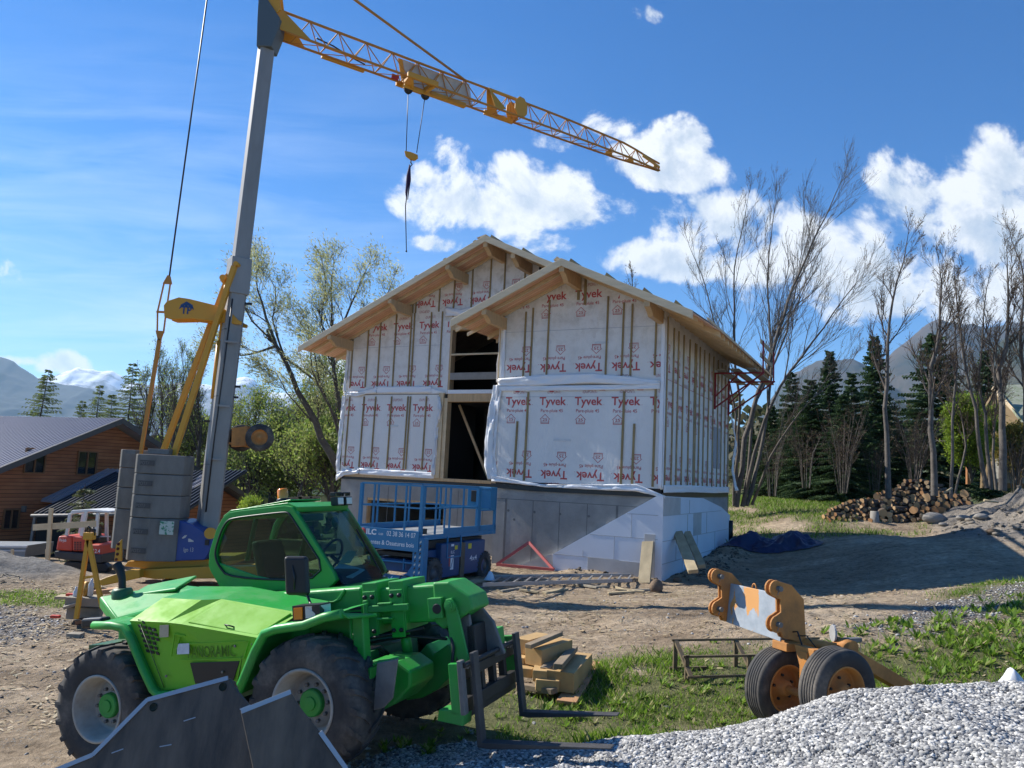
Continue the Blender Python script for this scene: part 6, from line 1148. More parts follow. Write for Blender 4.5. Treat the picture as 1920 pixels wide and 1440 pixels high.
for k, (px_, py_) in enumerate(((462, 570), (440, 725), (436, 745), (395, 790))):
    b = cq('mast_lug', DKS, 0); q = cr(px_, py_); b.beam(q-np.array([.15, 0, 0]), q+np.array([.15, -.05, 0]), .05, .05); fin(b)
# jib: triangular lattice, world points
J0 = cr(512, 52)+np.array([0, 0, 0]); tipw = atz(1236, 314, C0[2]+J0[2]+.35+0.0)-C0
jd = tipw-J0; jd = jd/np.linalg.norm(jd); jl = np.linalg.norm(tipw-J0); js = np.cross(jd, (0, 0, 1)); js /= np.linalg.norm(js); ju = np.cross(js, jd)
hJ0, wJ0 = .40, .46
def jp(s, kind):   # point on a chord at distance s
    k = 1-.45*sst(np.array([s]), jl*.6, jl)[0]; k2 = min(1, max(.06, (jl-s)/1.6))
    if kind == 't': return J0+jd*s+ju*(.18+hJ0*(.72*k+.28)*k2-.05)
    sg_ = -1 if kind == 'l' else 1; return J0+jd*s+ju*(-.12)+js*(sg_*wJ0/2*(.7*k+.3)*max(k2, .2))
JBR = paint('jib_yellow_shaded', (0.50, 0.22, 0.03), .2, .5, (.25, .14, .06))  # crane yellow darkened: the shade under the jib is put into the colour
n_ = 17; ss = np.linspace(.55, jl, n_+1)
for kd, nm, rr in (('t', 'top_chord', .036), ('l', 'bottom_chord', .034), ('r', 'bottom_chord', .034)):
    b = cq(nm, JBR, 0); b.pipe([jp(s, kd) for s in np.linspace(.25, jl, 24)], rr, 6); fin(b)
b = cq('lattice', JBR, 0)
for i in range(n_):
    s0, s1 = ss[i], ss[i+1]; sm2 = (s0+s1)/2
    for kd in ('l', 'r'):
        b.tube(jp(s0, kd), jp(sm2, 't'), .016, n=5, cap=False); b.tube(jp(sm2, 't'), jp(s1, kd), .016, n=5, cap=False)
    b.tube(jp(s0, 'l'), jp(s0, 'r'), .014, n=5, cap=False); b.tube(jp(s0, 'l'), jp(s1, 'r'), .012, n=5, cap=False)
fin(b)
b = cq('jib_root_plate', YEL, .01); r0 = jp(0.1, 't'); r1 = jp(.1, 'l'); b.prism([jp(.0, 't')+ju*.15, jp(.25, 't'), jp(.95, 'l'), jp(.7, 'l'), jp(.1, 'l')], tuple(js*.03)); b.prism([jp(.0, 't')+ju*.15, jp(.25, 't'), jp(.95, 'r'), jp(.7, 'r'), jp(.1, 'r')], tuple(js*.03)); fin(b)
fr_s = lambda px_: min(np.linspace(0, jl, 300), key=lambda s: abs(((J0+jd*s+C0-CP)@CX)/((J0+jd*s+C0-CP)@_f)*FPX+960-px_))
sA, sB = fr_s(610), fr_s(690)
b = cq('trolley_beam', YEL, .006); b.beam(jp(sA, 'l')-ju*.02-js*.05, jp(sB, 'l')-ju*.02-js*.05, .10, .09, up=tuple(ju)); b.beam(jp(sA, 't')*.3+jp(sA, 'l')*.7, jp(sB, 't')*.3+jp(sB, 'l')*.7, .04, .04, up=tuple(ju)); fin(b)
b = cq('winch_cable', HOSE, 0); b.pipe([jp(sA-.2, 'l')+ju*.4, jp(sA+.3, 'l')+ju*.35, jp(sA+.8, 'l')+ju*.22, jp(sB, 'l')+ju*.15], .02, 6); fin(b)
sC, sD = fr_s(755), fr_s(882)
pan = cq('name_panel', mat('panel_white', (.52, .55, .56), .5, var=.25, scale=3), .003); P0, P1 = jp(sC, 't')-js*.06-ju*.04, jp(sD, 't')-js*.06-ju*.04; Q0, Q1 = jp(sC+.25, 'l')-js*.02+ju*.06, jp(sD+.25, 'l')-js*.02+ju*.06
pan.prism([P0, P1, Q1, Q0], tuple(-js*.015)); pno = fin(pan)
b = cq('panel_lettering', mat('panel_blue', (0.01, .06, .22), .5, col2=(.3, .36, .42), scale=10, thresh=(.3, .5)), 0, pno)
pu = (P0-Q0); ph_ = np.linalg.norm(pu); pn_ = np.cross(P1-P0, P0-Q0); pn_ = pn_/np.linalg.norm(pn_); pn_ = pn_ if pn_@(-js) > 0 else -pn_; yv = np.cross(pn_, jd); yv = yv/np.linalg.norm(yv)
if yv@ju < 0: yv = -yv
b.text('POT', Q0+jd*.22+yv*.16-js*.02, jd, yv, .24, 0, .025, .02, .62); b.text('A N', Q0+jd*.92+yv*.13-js*.02, jd, yv, .12, 0, .01, .02, .3); b.text('i', Q0+jd*1.3+yv*.13-js*.02, jd, yv, .18, 0, .02, .02); fin(b)
b = cq('panel_frame', YEL, .006); b.prism([P0+jd*-.12, P0+jd*.02, Q0+jd*.05, Q0-jd*.12], tuple(-js*.05)); fin(b)
# trolley under the jib
tp = jp(fr_s(782), 'l')*.5+jp(fr_s(782), 'r')*.5
b = cq('trolley', YEL, .012)
for s_ in (-.36, .36): b.prism([tp+jd*s_*1.0+js*.30+ju*.10, tp+jd*s_+js*.30-ju*.10, tp+jd*s_*.6+js*.1-ju*.22, tp+jd*s_*.6-js*.1-ju*.22, tp+jd*s_-js*.30-ju*.10, tp+jd*s_-js*.30+ju*.10], tuple(jd*.08))
for s_ in (-.34, .34): b.beam(tp-jd*.5+js*s_, tp+jd*.5+js*s_, .08, .16, up=tuple(ju))
b.beam(tp-jd*.42-ju*.20, tp+jd*.42-ju*.20, .10, .12, up=tuple(ju)); fin(b)
for s_ in (-.28, .28): b = cq('trolley_sheave', DKS, 0); b.lathe(tp+jd*s_-ju*.26-js*.03, js, [(0, 0), (.13, 0), (.11, .03), (.13, .06), (0, .06)], 18); fin(b)
b = cq('motor_housing', YEL, .02); b.beam(jp(fr_s(815), 'l')-js*.04, jp(fr_s(880), 'l')-js*.04, .15, .14, up=tuple(ju)); fin(b)
b = cq('red_flag_plate', mat('red_plate', (.35, .02, .05), .5), 0); q = jp(fr_s(742), 'l'); b.prism([q, q+jd*.22, q+jd*.10+js*.3, q-jd*.12+js*.3], tuple(ju*.01)); fin(b)
# jib fold joint plates
sE, sF = fr_s(905), fr_s(968)
b = cq('fold_joint', YEL, .01); b.prism([jp(sE+.1, 't'), jp(sE+.3, 't')-ju*.05, jp(sE+.7, 'l')+ju*.08, jp(sE+.5, 'l'), jp(sE+.3, 'l')], tuple(js*.03)); b.prism([jp(sE+.1, 't')+js*.1, jp(sE+.3, 't')-ju*.05, jp(sE+.7, 'r')+ju*.08, jp(sE+.5, 'r'), jp(sE+.3, 'r')], tuple(js*.03)); b.beam(jp(sE+.2, 'l'), jp(sF, 'l'), .09, .14, up=tuple(ju)); b.beam(jp(sE+.2, 't'), jp(sF, 't'), .08, .08, up=tuple(ju)); fin(b)
fj = jp(sF, 't')*.5+jp(sF, 'l')*.25+jp(sF, 'r')*.25
for sgn in (-.26, .20):
    b = cq('fold_plate', YEL, .008); pts = []
    for a_ in np.linspace(0, 2*math.pi, 9)[:-1]: pts.append(fj+js*sgn+jd*.26*math.cos(a_+.3)+ju*.36*math.sin(a_+.3))
    b.prism(pts, tuple(js*.03)); fin(b)
for (a_, b_) in ((.12, .16), (-.1, -.14), (.1, -.22), (-.08, .2)): b = cq('fold_bolt', DKS, 0); b.lathe(fj-js*.30+jd*a_+ju*b_, -js, [(0, .04), (.06, .03), (.06, 0)], 10); fin(b)
for sx in (fr_s(1140), fr_s(1178)):
    b = cq('gusset', YEL, .004); b.prism([jp(sx, 'l'), jp(sx+.4, 'l'), jp(sx+.25, 't')*.5+jp(sx+.25, 'l')*.5], tuple(js*.02)); fin(b)
b = cq('jib_tip', YEL, .004); b.prism([jp(jl-.9, 't'), jp(jl-.9, 't')-ju*.12, tipw-ju*.05, tipw+ju*.04], tuple(js*.04)); b.lathe(tipw-jd*.25-ju*.05, js, [(0, 0), (.07, 0), (.07, .03), (0, .03)], 14); fin(b)
# pendant bar from the jib up and out of the picture
pe = jp(fr_s(872), 't'); apex = aty(655, -8, 17.8)-C0; pdv = (apex-pe)/np.linalg.norm(apex-pe)
b = cq('pendant_bar', JBR, 0); b.tube(pe, pe+pdv*(np.linalg.norm(apex-pe)+3.0), .035, n=8); fin(b)
# hoist ropes and hook block
t1, t2 = tp-jd*.28-ju*.26, tp+jd*.28-ju*.26; Yh = C0[1]+tp[1]; hk = aty(771, 292, Yh)-C0
hkr = empty('hook_block', tuple(C0+hk), 0, 'small yellow hook block hanging from two thin hoist ropes under the jib', 'hook block')
b = MB(); b.tube(t1-hk, np.array([-.15, 0, .10]), .012, n=5); b.tube(t2-hk, np.array([.15, 0, .10]), .012, n=5)
b.build('hoist_rope', [HOSE], hkr)
b = MB(); b.prism([(-.20, -.06, .12), (-.02, -.06, .10), (.19, -.06, .02), (.20, -.06, -.06), (.10, -.06, -.14), (-.02, -.06, -.12), (-.16, -.06, -.02)], (0, .12, 0)); b.build('block_body', [YEL], hkr, bevel=.02)
b = MB(); b.pipe([(0, 0, -.12), (0, 0, -.20), (.04, 0, -.26), (0, 0, -.32), (-.04, 0, -.27)], .018, 6); b.build('hook', [DKS], hkr)
sl_ = empty('lifting_sling', tuple(C0+hk+np.array([-.02, 0, -.30])), 0, 'dark lifting slings and a long thin chain hanging below the hook', 'sling')
b = MB(); b.pipe([(0, 0, 0), (-.03, 0, -.3), (-.05, 0, -.8), (-.03, 0, -1.0)], [.03, .05, .035, .01], 6); b.pipe([(0, 0, 0), (.03, 0, -.4), (.0, 0, -1.0)], [.02, .03, .01], 6); b.build('sling_loops', [mat('purple_sling', (.03, .012, .05), .8)], sl_)
b = MB(); ch = aty(762, 470, Yh)-(C0+hk+np.array([-.02, 0, -.30])); b.pipe([(0, 0, -.2), (-.05, 0, -1.2), ch], [.02, .016, .012], 5); b.lathe(ch, (0, 0, -1), [(0, -.02), (.025, 0), (.025, .03), (0, .05)], 8); b.build('chain', [HOSE], sl_)
# rear stay: rope, links, arm, tie rod
b = cq('stay_rope', HOSE, 0); ra, rb = cr(388, 0), cr(317, 522); b.tube(ra+(ra-rb)*.25, rb, .02, n=6); fin(b)
b = cq('stay_link', JBR, .004)
l0, l1, l2 = cr(314, 525), cr(303, 585), cr(300, 628)
for dx in (-.09, .10):
    b.beam(l0+np.array([dx*.8, 0, -.05]), l1+np.array([dx*1.1, 0, 0]), .04, .03); b.beam(l1+np.array([dx*1.1, 0, 0]), l2+np.array([dx*.8, 0, .05]), .04, .03)
b.prism([l0+np.array(q) for q in ((-.10, -.03, -.10), (.12, -.03, -.10), (.06, -.03, .10), (0, -.03, .12))], (0, .06, 0)); b.prism([l2+np.array(q) for q in ((-.11, -.03, .10), (.09, -.03, .10), (.03, -.03, -.14), (-.03, -.03, -.14))], (0, .06, 0)); b.beam(l1+np.array([-.12, 0, 0]), l1+np.array([.16, 0, 0]), .05, .05); fin(b)
b = cq('tie_rod', JBR, 0); b.beam(l2+np.array([0, 0, -.1]), cr(262, 862), .085, .06, up=(0, 1, 0)); fin(b)
ar = cq('balance_arm', YEL, .015); A0_ = [cr(*q) for q in ((314, 576), (320, 568), (342, 561), (362, 564), (415, 577), (440, 590), (452, 603), (459, 606), (458, 612), (440, 610), (412, 606), (368, 601), (326, 602), (315, 598))]
ar.prism([p+np.array([0, -.22, 0]) for p in A0_], (0, .05, 0)); ar.prism([p+np.array([0, .20, 0]) for p in A0_], (0, .05, 0)); ar.prism([p+np.array([0, -.16, 0]) for p in (A0_[2], A0_[5], A0_[10], A0_[11])], (0, .36, 0)); armo = fin(ar)
b = cq('arm_emblem', mat('emblem_blue', (0.008, .05, .16), .5), 0, armo); e0 = cr(342, 591)+np.array([0, -.225, 0])
b.text('TP', e0+np.array([.05, 0, 0]), (1, 0, 0), (0, 0, 1), .26, 0, .03, .003, .26); b.prism([e0+np.array(q) for q in ((0, 0, .10), (.04, 0, .22), (.17, 0, .30), (.32, 0, .22), (.36, 0, .10), (.29, 0, .16), (.17, 0, .22), (.07, 0, .16))], (0, -.004, 0)); b.add([e0+np.array(q) for q in ((.13, -.006, .17), (.21, -.006, .17), (.17, -.006, .27))], [(0, 1, 2)]); fin(b)
for (a_, b_, dy) in (((336, 856), (437, 520), -.32), ((294, 850), (420, 535), .30)):
    b = cq('derrick_strut', YEL, .008); b.beam(cr(*a_)+np.array([0, dy, 0]), cr(448, 506)+np.array([0, dy, 0]) if dy < 0 else cr(418, 520)+np.array([0, dy, 0]), .12, .13, up=(0, 1, 0)); fin(b)
b = cq('strut_link', YEL, .008); b.beam(cr(420, 532), cr(432, 518), .18, .2, up=(0, 1, 0)); b.tube(cr(424, 525)+np.array([0, -.25, 0]), cr(424, 525)+np.array([0, .25, 0]), .08, n=14); b.beam(cr(437, 540), cr(462, 542), .08, .06); b.beam(cr(440, 545), cr(455, 578), .08, .06, up=(0, 1, 0)); b.tube(cr(452, 502)+np.array([0, -.4, 0]), cr(452, 502)+np.array([0, .1, 0]), .06, n=12); fin(b)
b = cq('mast_cable', HOSE, 0); b.pipe([cr(386, 960, CY-.32), cr(402, 820, CY-.32), cr(418, 700, CY-.3), cr(436, 560, CY-.3)], .018, 6); fin(b)
for q_ in ((400, 860), (414, 760), (430, 640)): b = cq('weld_plate', GALV, .006); b.beam(cr(q_[0]-8, q_[1], CY-.30), cr(q_[0]+18, q_[1]+2, CY-.30), .05, .05); fin(b)
b = cq('erection_cylinder', YEL, 0); b.tube(cr(402, 748), cr(413, 640), .09, n=14); b.tube(cr(413, 640), cr(424, 535), .05, n=12); fin(b)
# transport wheels carried behind the mast
b = cq('wheel_bracket', ORG, .01); b.prism([cr(*q)+np.array([0, -.1, 0]) for q in ((437, 803), (466, 799), (464, 836), (436, 838))], (0, .25, 0)); b.beam(cr(425, 830), cr(470, 838), .06, .05); fin(b)
for i, (q_, dy) in enumerate((((443, 820), .35), ((490, 821), -.12))):
    p = cr(*q_)+np.array([0, dy, 0]); b = cq('transport_wheel', RUB, 0); b.lathe(p, (.25, -1, 0), [(.17, -.11), (.28, -.11), (.325, -.08), (.33, 0), (.325, .08), (.28, .11), (.19, .11)], 36); wl = fin(b)
    b = cq('rim', ORG, 0, wl); b.lathe(p, (.25, -1, 0), [(.19, .10), (.175, .06), (.15, .055), (.08, .06), (.07, .10), (0, .10)], 26); fin(b)
# base: blue winch cover, turntable, yellow chassis, outriggers
CB = paint('cover_blue', (0.008, 0.055, 0.25), .12, .35)
b = cq('winch_cover', CB, .02); CV = [cr(*q, CY-.7) for q in ((332, 975), (352, 980), (372, 990), (396, 1008), (401, 1016), (386, 1046), (383, 1050), (324, 1052))]; b.prism(CV, (0, .9, 0)); cvr = fin(b)
b = cq('cover_lettering', mat('pale_lettering', (.55, .55, .5), .5), 0, cvr); b.text('Igo 13', cr(344, 1034, CY-.705), (1, 0, .02), (0, 0, 1), .13, 0, .004, 0, .22); fin(b); b = cq('cover_emblem', mat('pale_lettering', (0, 0, 0)), 0, cvr); b.prism([cr(*q, CY-.705) for q in ((353, 1010), (356, 1010), (363, 1014), (363, 1016), (353, 1016))], (0, -.004, 0)); fin(b); b = cq('cover_emblem', mat('pale_lettering', (0, 0, 0)), 0, cvr); b.prism([cr(*q, CY-.705) for q in ((341, 1009), (346, 1004), (351, 1003), (348, 1008), (343, 1010))], (0, -.004, 0)); fin(b)
b = cq('cover_catch', BLK, .004); b.box(cr(388, 1017, CY-.72), (.09, .03, .12)); fin(b)
b = cq('mast_pivot', YEL, .0); b.tube(cr(394, 1000, CY-.75), cr(398, 1000, CY+.4), .13, n=20); fin(b)
b = cq('turntable', YEL, .02); b.prism([cr(*q, CY-.5) for q in ((232, 1062), (240, 1052), (420, 1048), (425, 1062), (300, 1068))], (0, 1.6, 0)); b.bb(tuple(cr(330, 1066, CY-.35)+np.array([-.8, 0, -.05])), tuple(cr(330, 1066, CY-.35)+np.array([.8, 1.3, .12]))); fin(b)
b = cq('ballast_bracket', YEL, .01); b.prism([cr(*q, CY-.95) for q in ((214, 1052), (217, 1022), (228, 1011), (228, 1052))], (0, .05, 0)); brk = fin(b)
for q in ((222, 1020), (221, 1029), (220, 1039), (218, 1049)): b = cq('bracket_hole', mat('hole_rust', (.08, .015, .01), .8), 0, brk); b.lathe(cr(*q, CY-.96), (0, -1, 0), [(0, .004), (.033, .004), (.035, 0)], 14); fin(b)
b = cq('chassis', YEL, .02)
b.prism([cr(*q, CY-.8) for q in ((262, 1068), (398, 1062), (520, 1062), (520, 1082), (395, 1085), (290, 1086), (262, 1082))], (0, .3, 0)); b.prism([cr(*q, CY+.7) for q in ((262, 1060), (500, 1058), (500, 1076), (262, 1080))], (0, .3, 0)); fin(b)
b = cq('outrigger', YEL, .02); b.prism([cr(*q, CY-1.1) for q in ((262, 1068), (262, 1084), (180, 1101), (165, 1112), (165, 1096), (200, 1082), (240, 1069))], (0, .22, 0)); fin(b)
b = cq('outrigger', YEL, .02); b.beam(cr(500, 1075, CY-.6), cr(560, 1085, CY-1.6), .2, .25); fin(b)
b = cq('pedestal', DKS, 0); b.tube(cr(318, 1086), cr(318, 1100), .16, n=16); b.tube(cr(172, 1104, CY-1.0), cr(172, 1118, CY-1.0), .1, n=12); fin(b)
# counterweight blocks: each block rests on the next
BLC = mat('cast_block', (0.22, 0.21, 0.19), .92, var=.5, scale=2, bump=.3, bscale=12, detail=9, stretch=(1, 1, .5)); EMB = mat('block_emboss', (.085, .082, .08), .95)
def cblock(c, w, d, h_, lab, em, big=False):
    r_ = empty('counterweight_block', tuple(c), .0, lab, 'concrete block', 'stacked concrete counterweight blocks')
    b = MB(); f_ = .08; P2 = [(-w/2, -d/2+.10), (-w/2+.09, -d/2), (-.02, -d/2-.05), (w/2, -d/2+.12), (w/2, d/2), (-w/2, d/2)]; b.prism([(p[0], p[1], .006) for p in P2], (0, 0, h_-.012)); b.build('block_body', [BLC], r_, bevel=.018)
    if em:
        for zz in em:
            b = MB(); y_ = -d/2-.030
            b.prism([(-.40, -d/2-.012, zz), (-.05, -d/2-.058, zz), (-.05, -d/2-.058, zz+.12), (-.40, -d/2-.012, zz+.12)], (0, -.004, 0)); b.build('cast_name_field', [EMB], r_)
            b = MB(); b.text('POTAIN', (-.39, -d/2-.020, zz+.02), (.993, -.118, 0), (0, 0, 1), .11, 0, .008, 0, .33); b.build('cast_lettering', [BLC], r_)
    return r_
names = ['topmost', 'second from the top', 'third from the top', 'large lowest']
fx = aty(231, 1050, CY-.85); fx[0] += .56
zt_ = [aty(290, q, CY-.9)[2] for q in (852, 889, 929, 972, 1054)]
for k in range(4):
    h_ = zt_[k]-zt_[k+1]; off = (3-k)*.035
    cblock((fx[0], CY-.5, zt_[k+1]), 1.12, .7, h_, names[k]+' grey counterweight block of the front stack', [h_*.42] if k < 3 else [h_*.62, h_*.18])
for k in range(4):
    h_ = zt_[k]-zt_[k+1]; off = (3-k)*.035
    cblock((fx[0]-.98, CY+.75, zt_[k+1]+.10), 1.12, .7, h_, names[k]+' grey counterweight block of the rear stack', None)
b = cq('ballast_clamp', STL, .006); q = aty(300, 850, CY-.5)-C0; b.bb(tuple(q+np.array([-.25, -.1, -.02])), tuple(q+np.array([.25, .1, .1]))); q = aty(248, 850, CY-.5)-C0; b.bb(tuple(q+np.array([-.12, -.1, -.02])), tuple(q+np.array([.12, .1, .08]))); fin(b)
b = MB(); q = aty(311, 990, CY-.95); b.bb((q[0]-.16, CY-.915, q[2]-.15), (q[0]+.16, CY-.908, q[2]+.15)); dc_ = b.build('dealer_plate', [mat('plate_pale', (.45, .52, .47), .5, col2=(.03, .22, .12), scale=8, thresh=(.45, .5))], None); tag(dc_, 'small green and white dealer plate on the lowest front block', 'plate')
# ============================================================ yellow A-frame stand, scraps, mini excavator, sand items
Ya = 13.6; a0 = aty(150, 1165, Ya); ag = gz(a0[0], Ya)
As = empty('a_frame_stand', (a0[0], Ya, ag), 0, 'yellow steel A frame stand on the gravel at the left', 'stand')
def aw(px_, py_, Y=Ya): return aty(px_, py_, Y)-np.array([a0[0], Ya, ag])
for p, q in (((165, 1012), (143, 1160)), ((166, 1012), (192, 1140))): b = MB(); b.beam(aw(*p), aw(*q), .07, .06, up=(0, 1, 0)); b.build('leg', [YEL], As, bevel=.004)
b = MB(); b.beam(aw(154, 1084), aw(178, 1080), .04, .04); b.build('cross_bar', [YEL], As)
b = MB(); b.beam(aw(142, 1168), aw(190, 1160), .05, .05); b.build('foot_bar', [mat('rust_bar', (.25, .1, .04), .7, var=.3)], As)
b = MB(); b.box(aw(168, 1005), (.16, .14, .12)); b.build('head', [YEL], As, bevel=.01)
b = MB(); b.pipe([aw(165, 1000), aw(163, 990), aw(166, 986), aw(169, 990), aw(168, 1000)], .012, 6); b.pipe([aw(176, 1004), aw(178, 994), aw(172, 990)], .02, 6); b.build('clamp', [DKS], As)
b = MB(); b.prism([aw(133, 1172), aw(138, 1163), aw(147, 1163), aw(150, 1172)], (0, .25, 0)); b.build('foot_plate', [BLK], As)
def small(name, px_, py_, Y, d, m, lab, cat, rz=0.0, group=None, bev=.004, z=None):
    p = aty(px_, py_, Y); zz = gz(p[0], Y) if z is None else z; b = MB(); c_r, s_r = math.cos(rz), math.sin(rz); b.box((p[0], Y, zz+d[2]/2), d, np.array([[c_r, -s_r, 0], [s_r, c_r, 0], [0, 0, 1]]), 0); return tag(b.build(name, [m], bevel=bev), lab, cat, group)
small('foot_block', 143, 1178, 13.1, (.22, .16, .07), PLG, 'pale wooden block before the foot of the yellow stand', 'block')
# workbench of scrap timber behind the stand
bz = gz(-7.7, 14.4)
bn = [((128, 1125), (195, 1128), .30, .14, 'low grey board across the front of the scrap heap', PLG, 14.0), ((108, 1119), (182, 1120), .28, .05, 'long pale plank on top of the scrap heap', PLK, 14.3), ((120, 1138), (150, 1128), .34, .05, 'short slanted board at the left of the scrap heap', PLG, 13.9), ((128, 1148), (190, 1150), .2, .2, 'dark crate base under the scrap heap', PLG, 14.1),
      ((178, 1110), (218, 1106), .30, .08, 'reddish offcut behind the scrap heap', mat('reddish_plank', (0, 0, 0)), 14.9), ((188, 1100), (206, 1106), .2, .04, 'tilted offcut behind the yellow stand', PLK, 15.0), ((206, 1112), (222, 1104), .14, .06, 'small light offcut near the outrigger', PLK, 14.8)]
for a_, b_, w, h_, lab, m_, Y in bn: b = MB(); p, q = aty(*a_, Y), aty(*b_, Y+.1); b.beam(p, q, w, h_); tag(b.build('scrap_board', [m_], bevel=.004), lab, 'board', 'scrap boards at the left')
for q_, lab in (((140, 1132), 'clear plastic bottle standing left of the yellow stand'), ((169, 1117), 'clear plastic bottle on the boards between the stand legs')):
    p = aty(*q_, 14.0); b = MB(); b.lathe(p, (0, 0, 1), [(0, 0), (.045, 0), (.045, .2), (.02, .25), (.02, .29), (0, .29)], 14); tag(b.build('bottle', [mat('bottle_plastic', (.5, .55, .58), .15, spec=.8)]), lab, 'bottle')
p = aty(162, 1118, 14.1); b = MB(); b.lathe(p, (0, 0, 1), [(0, 0), (.06, 0), (.06, .25), (0, .25)], 16); tag(b.build('paint_can', [mat('brass_can', (.4, .22, .05), .4, metal=.5)]), 'small brown can beside the bottle on the boards', 'can')
for q_, lab in (((104, 1156), 'red plastic scrap lying on the gravel'), ((133, 1115), 'small red cap on the plank'), ((152, 1124), 'red rag between the stand legs')):
    p = aty(*q_, 13.7 if q_[1] > 1150 else 14.1); b = MB(); b.box((p[0], p[1], p[2]+.0), (.16, .08, .05), None, 0); tag(b.build('red_scrap', [mat('red_plastic', (.6, .05, .02), .5)], bevel=.015), lab, 'scrap')
# mini excavator
Ye = 25.5; e0 = aty(140, 1062, Ye); ez = gz(e0[0], Ye)
ex = empty('mini_excavator', (e0[0], Ye, ez), 0, 'small red and white mini excavator behind the sand heap', 'excavator')
XR = paint('excavator_red', (0.52, 0.055, 0.03), .2, .45); XG = mat('excavator_grey', (.05, .05, .052), .6, var=.3)
def ew(px_, py_, Y=Ye): return aty(px_, py_, Y)-np.array([e0[0], Ye, ez])
b = MB(); b.prism([ew(*q, Ye-.7) for q in ((109, 1005), (135, 1005), (135, 1034), (104, 1032))], (0, 1.4, 0)); b.prism([ew(*q, Ye-.7) for q in ((135, 1005), (158, 1007), (158, 1034), (135, 1034))], (0, 1.4, 0)); b.prism([ew(*q, Ye-.7) for q in ((158, 1021), (189, 1021), (189, 1042), (158, 1038))], (0, 1.4, 0)); body = b.build('body', [XR], ex, bevel=.06, seg=3)
b = MB()
for i in range(3):
    for j in range(5): b.add([ew(139+5*i, 1016+3.4*j, Ye-.71), ew(142.5+5*i, 1016+3.4*j, Ye-.71), ew(142.5+5*i, 1018+3.4*j, Ye-.71), ew(139+5*i, 1018+3.4*j, Ye-.71)], [(0, 1, 2, 3)])
b.build('grille', [BLK], body)
b = MB(); b.text('Pel-Job', ew(111, 1015, Ye-.71), (1, 0, 0), (0, 0, 1), .13, 0, .01, 0, .22); b.text('EB 12.4', ew(162, 1036, Ye-.71), (1, 0, 0), (0, 0, 1), .17, 0, .01, 0, .42); b.build('lettering', [mat('white_lettering', (0, 0, 0))], body)
b = MB(); b.prism([ew(*q, Ye-.75) for q in ((102, 1033), (190, 1040), (190, 1056), (120, 1050), (101, 1046))], (0, 1.5, 0)); b.build('counterweight', [XG], ex, bevel=.04)
for dy in (-.65, .35): b = MB(); b.prism([ew(*q, Ye+dy) for q in ((118, 1058), (124, 1052), (196, 1056), (204, 1064), (200, 1074), (126, 1070))], (0, .3, 0)); b.build('track', [BLK], ex, bevel=.04)
CWH = mat('canopy_white', (.68, .68, .66), .5, var=.12, scale=4)
b = MB(); b.prism([ew(*q, Ye-.6) for q in ((131, 962), (134, 957), (165, 955), (205, 958), (206, 962), (165, 960), (136, 964))], (0, 1.2, 0)); b.build('canopy', [CWH], ex, bevel=.02)
for (p, q, dy) in (((132, 963), (125, 1004), -.6), ((162, 960), (153, 1005), -.6), ((184, 962), (180, 1004), -.6), ((158, 958), (150, 1000), .5), ((200, 960), (200, 1034), .5)): b = MB(); b.beam(ew(*p, Ye+dy), ew(*q, Ye+dy), .09, .08, up=(0, 1, 0)); b.build('canopy_post', [CWH], ex)
b = MB(); b.prism([ew(*q, Ye-.2) for q in ((168, 1020), (186, 1020), (186, 1008), (176, 1006), (176, 990), (170, 990))], (0, .5, 0)); b.build('operator_seat', [BLK], ex, bevel=.03)
for zz in (1006, 1032): b = MB(); b.beam(ew(188, zz), ew(207, zz), .04, .04); b.build('white_rail', [CWH], ex)
# wooden batter boards (cross of posts)
Yb = 23.5; bo = aty(91, 1050, Yb); bb_ = empty('batter_board', (bo[0], Yb, gz(bo[0], Yb)), 0, 'pale wooden post with a long cross board beside the excavator', 'post')
def bw(px_, py_, Y=Yb): return aty(px_, py_, Y)-np.array([bo[0], Yb, gz(bo[0], Yb)])
b = MB(); b.beam(bw(96, 953), bw(89, 1056), .10, .08, up=(0, 1, 0)); b.build('post', [WOODL], bb_)
b = MB(); b.beam(bw(62, 989), bw(180, 982, Yb+.1), .04, .18); b.build('cross_board', [WOODL], bb_)
b = MB(); b.beam(bw(87, 1030), bw(87, 1054), .05, .05, up=(0, 1, 0)); b.build('stake', [WOODL], bb_)
b = MB(); p, q = aty(-30, 1072, 20.5), aty(27, 1056, 21.2); b.beam(p, q, .06, .26); tag(b.build('formwork_plank', [WOODL]), 'yellow plank on edge at the left border before the trailer', 'plank')
b = MB(); p = aty(23, 1030, 22.5); b.beam(p, aty(24, 1058, 22.5), .06, .06, up=(0, 1, 0)); tag(b.build('wooden_stake', [WOODL]), 'short wooden stake behind the yellow edge plank', 'stake')
# grey trailer bed at the left edge
TG = mat('trailer_grey', (.26, .28, .30), .5, metal=.3, var=.2); tr0 = aty(20, 1035, 27); trl = empty('flat_trailer', tuple(tr0), 0, 'grey metal flat trailer side standing before the brown chalet', 'trailer')
b = MB(); b.prism([aty(*q, 27)-tr0 for q in ((-60, 1022), (50, 1023), (46, 1045), (-60, 1042))], (0, 1.6, 0)); b.build('side_board', [TG], trl)
b = MB(); b.beam(aty(-60, 1024, 26.96)-tr0, aty(51, 1025, 26.96)-tr0, .05, .06); b.beam(aty(-60, 1032, 26.96)-tr0, aty(47, 1033, 26.96)-tr0, .03, .03); b.build('rail', [CWH], trl)
b = MB(); b.bb(tuple(aty(-40, 1060, 27.2)-tr0), tuple(aty(40, 1046, 28)-tr0)); b.build('underframe', [BLK], trl)
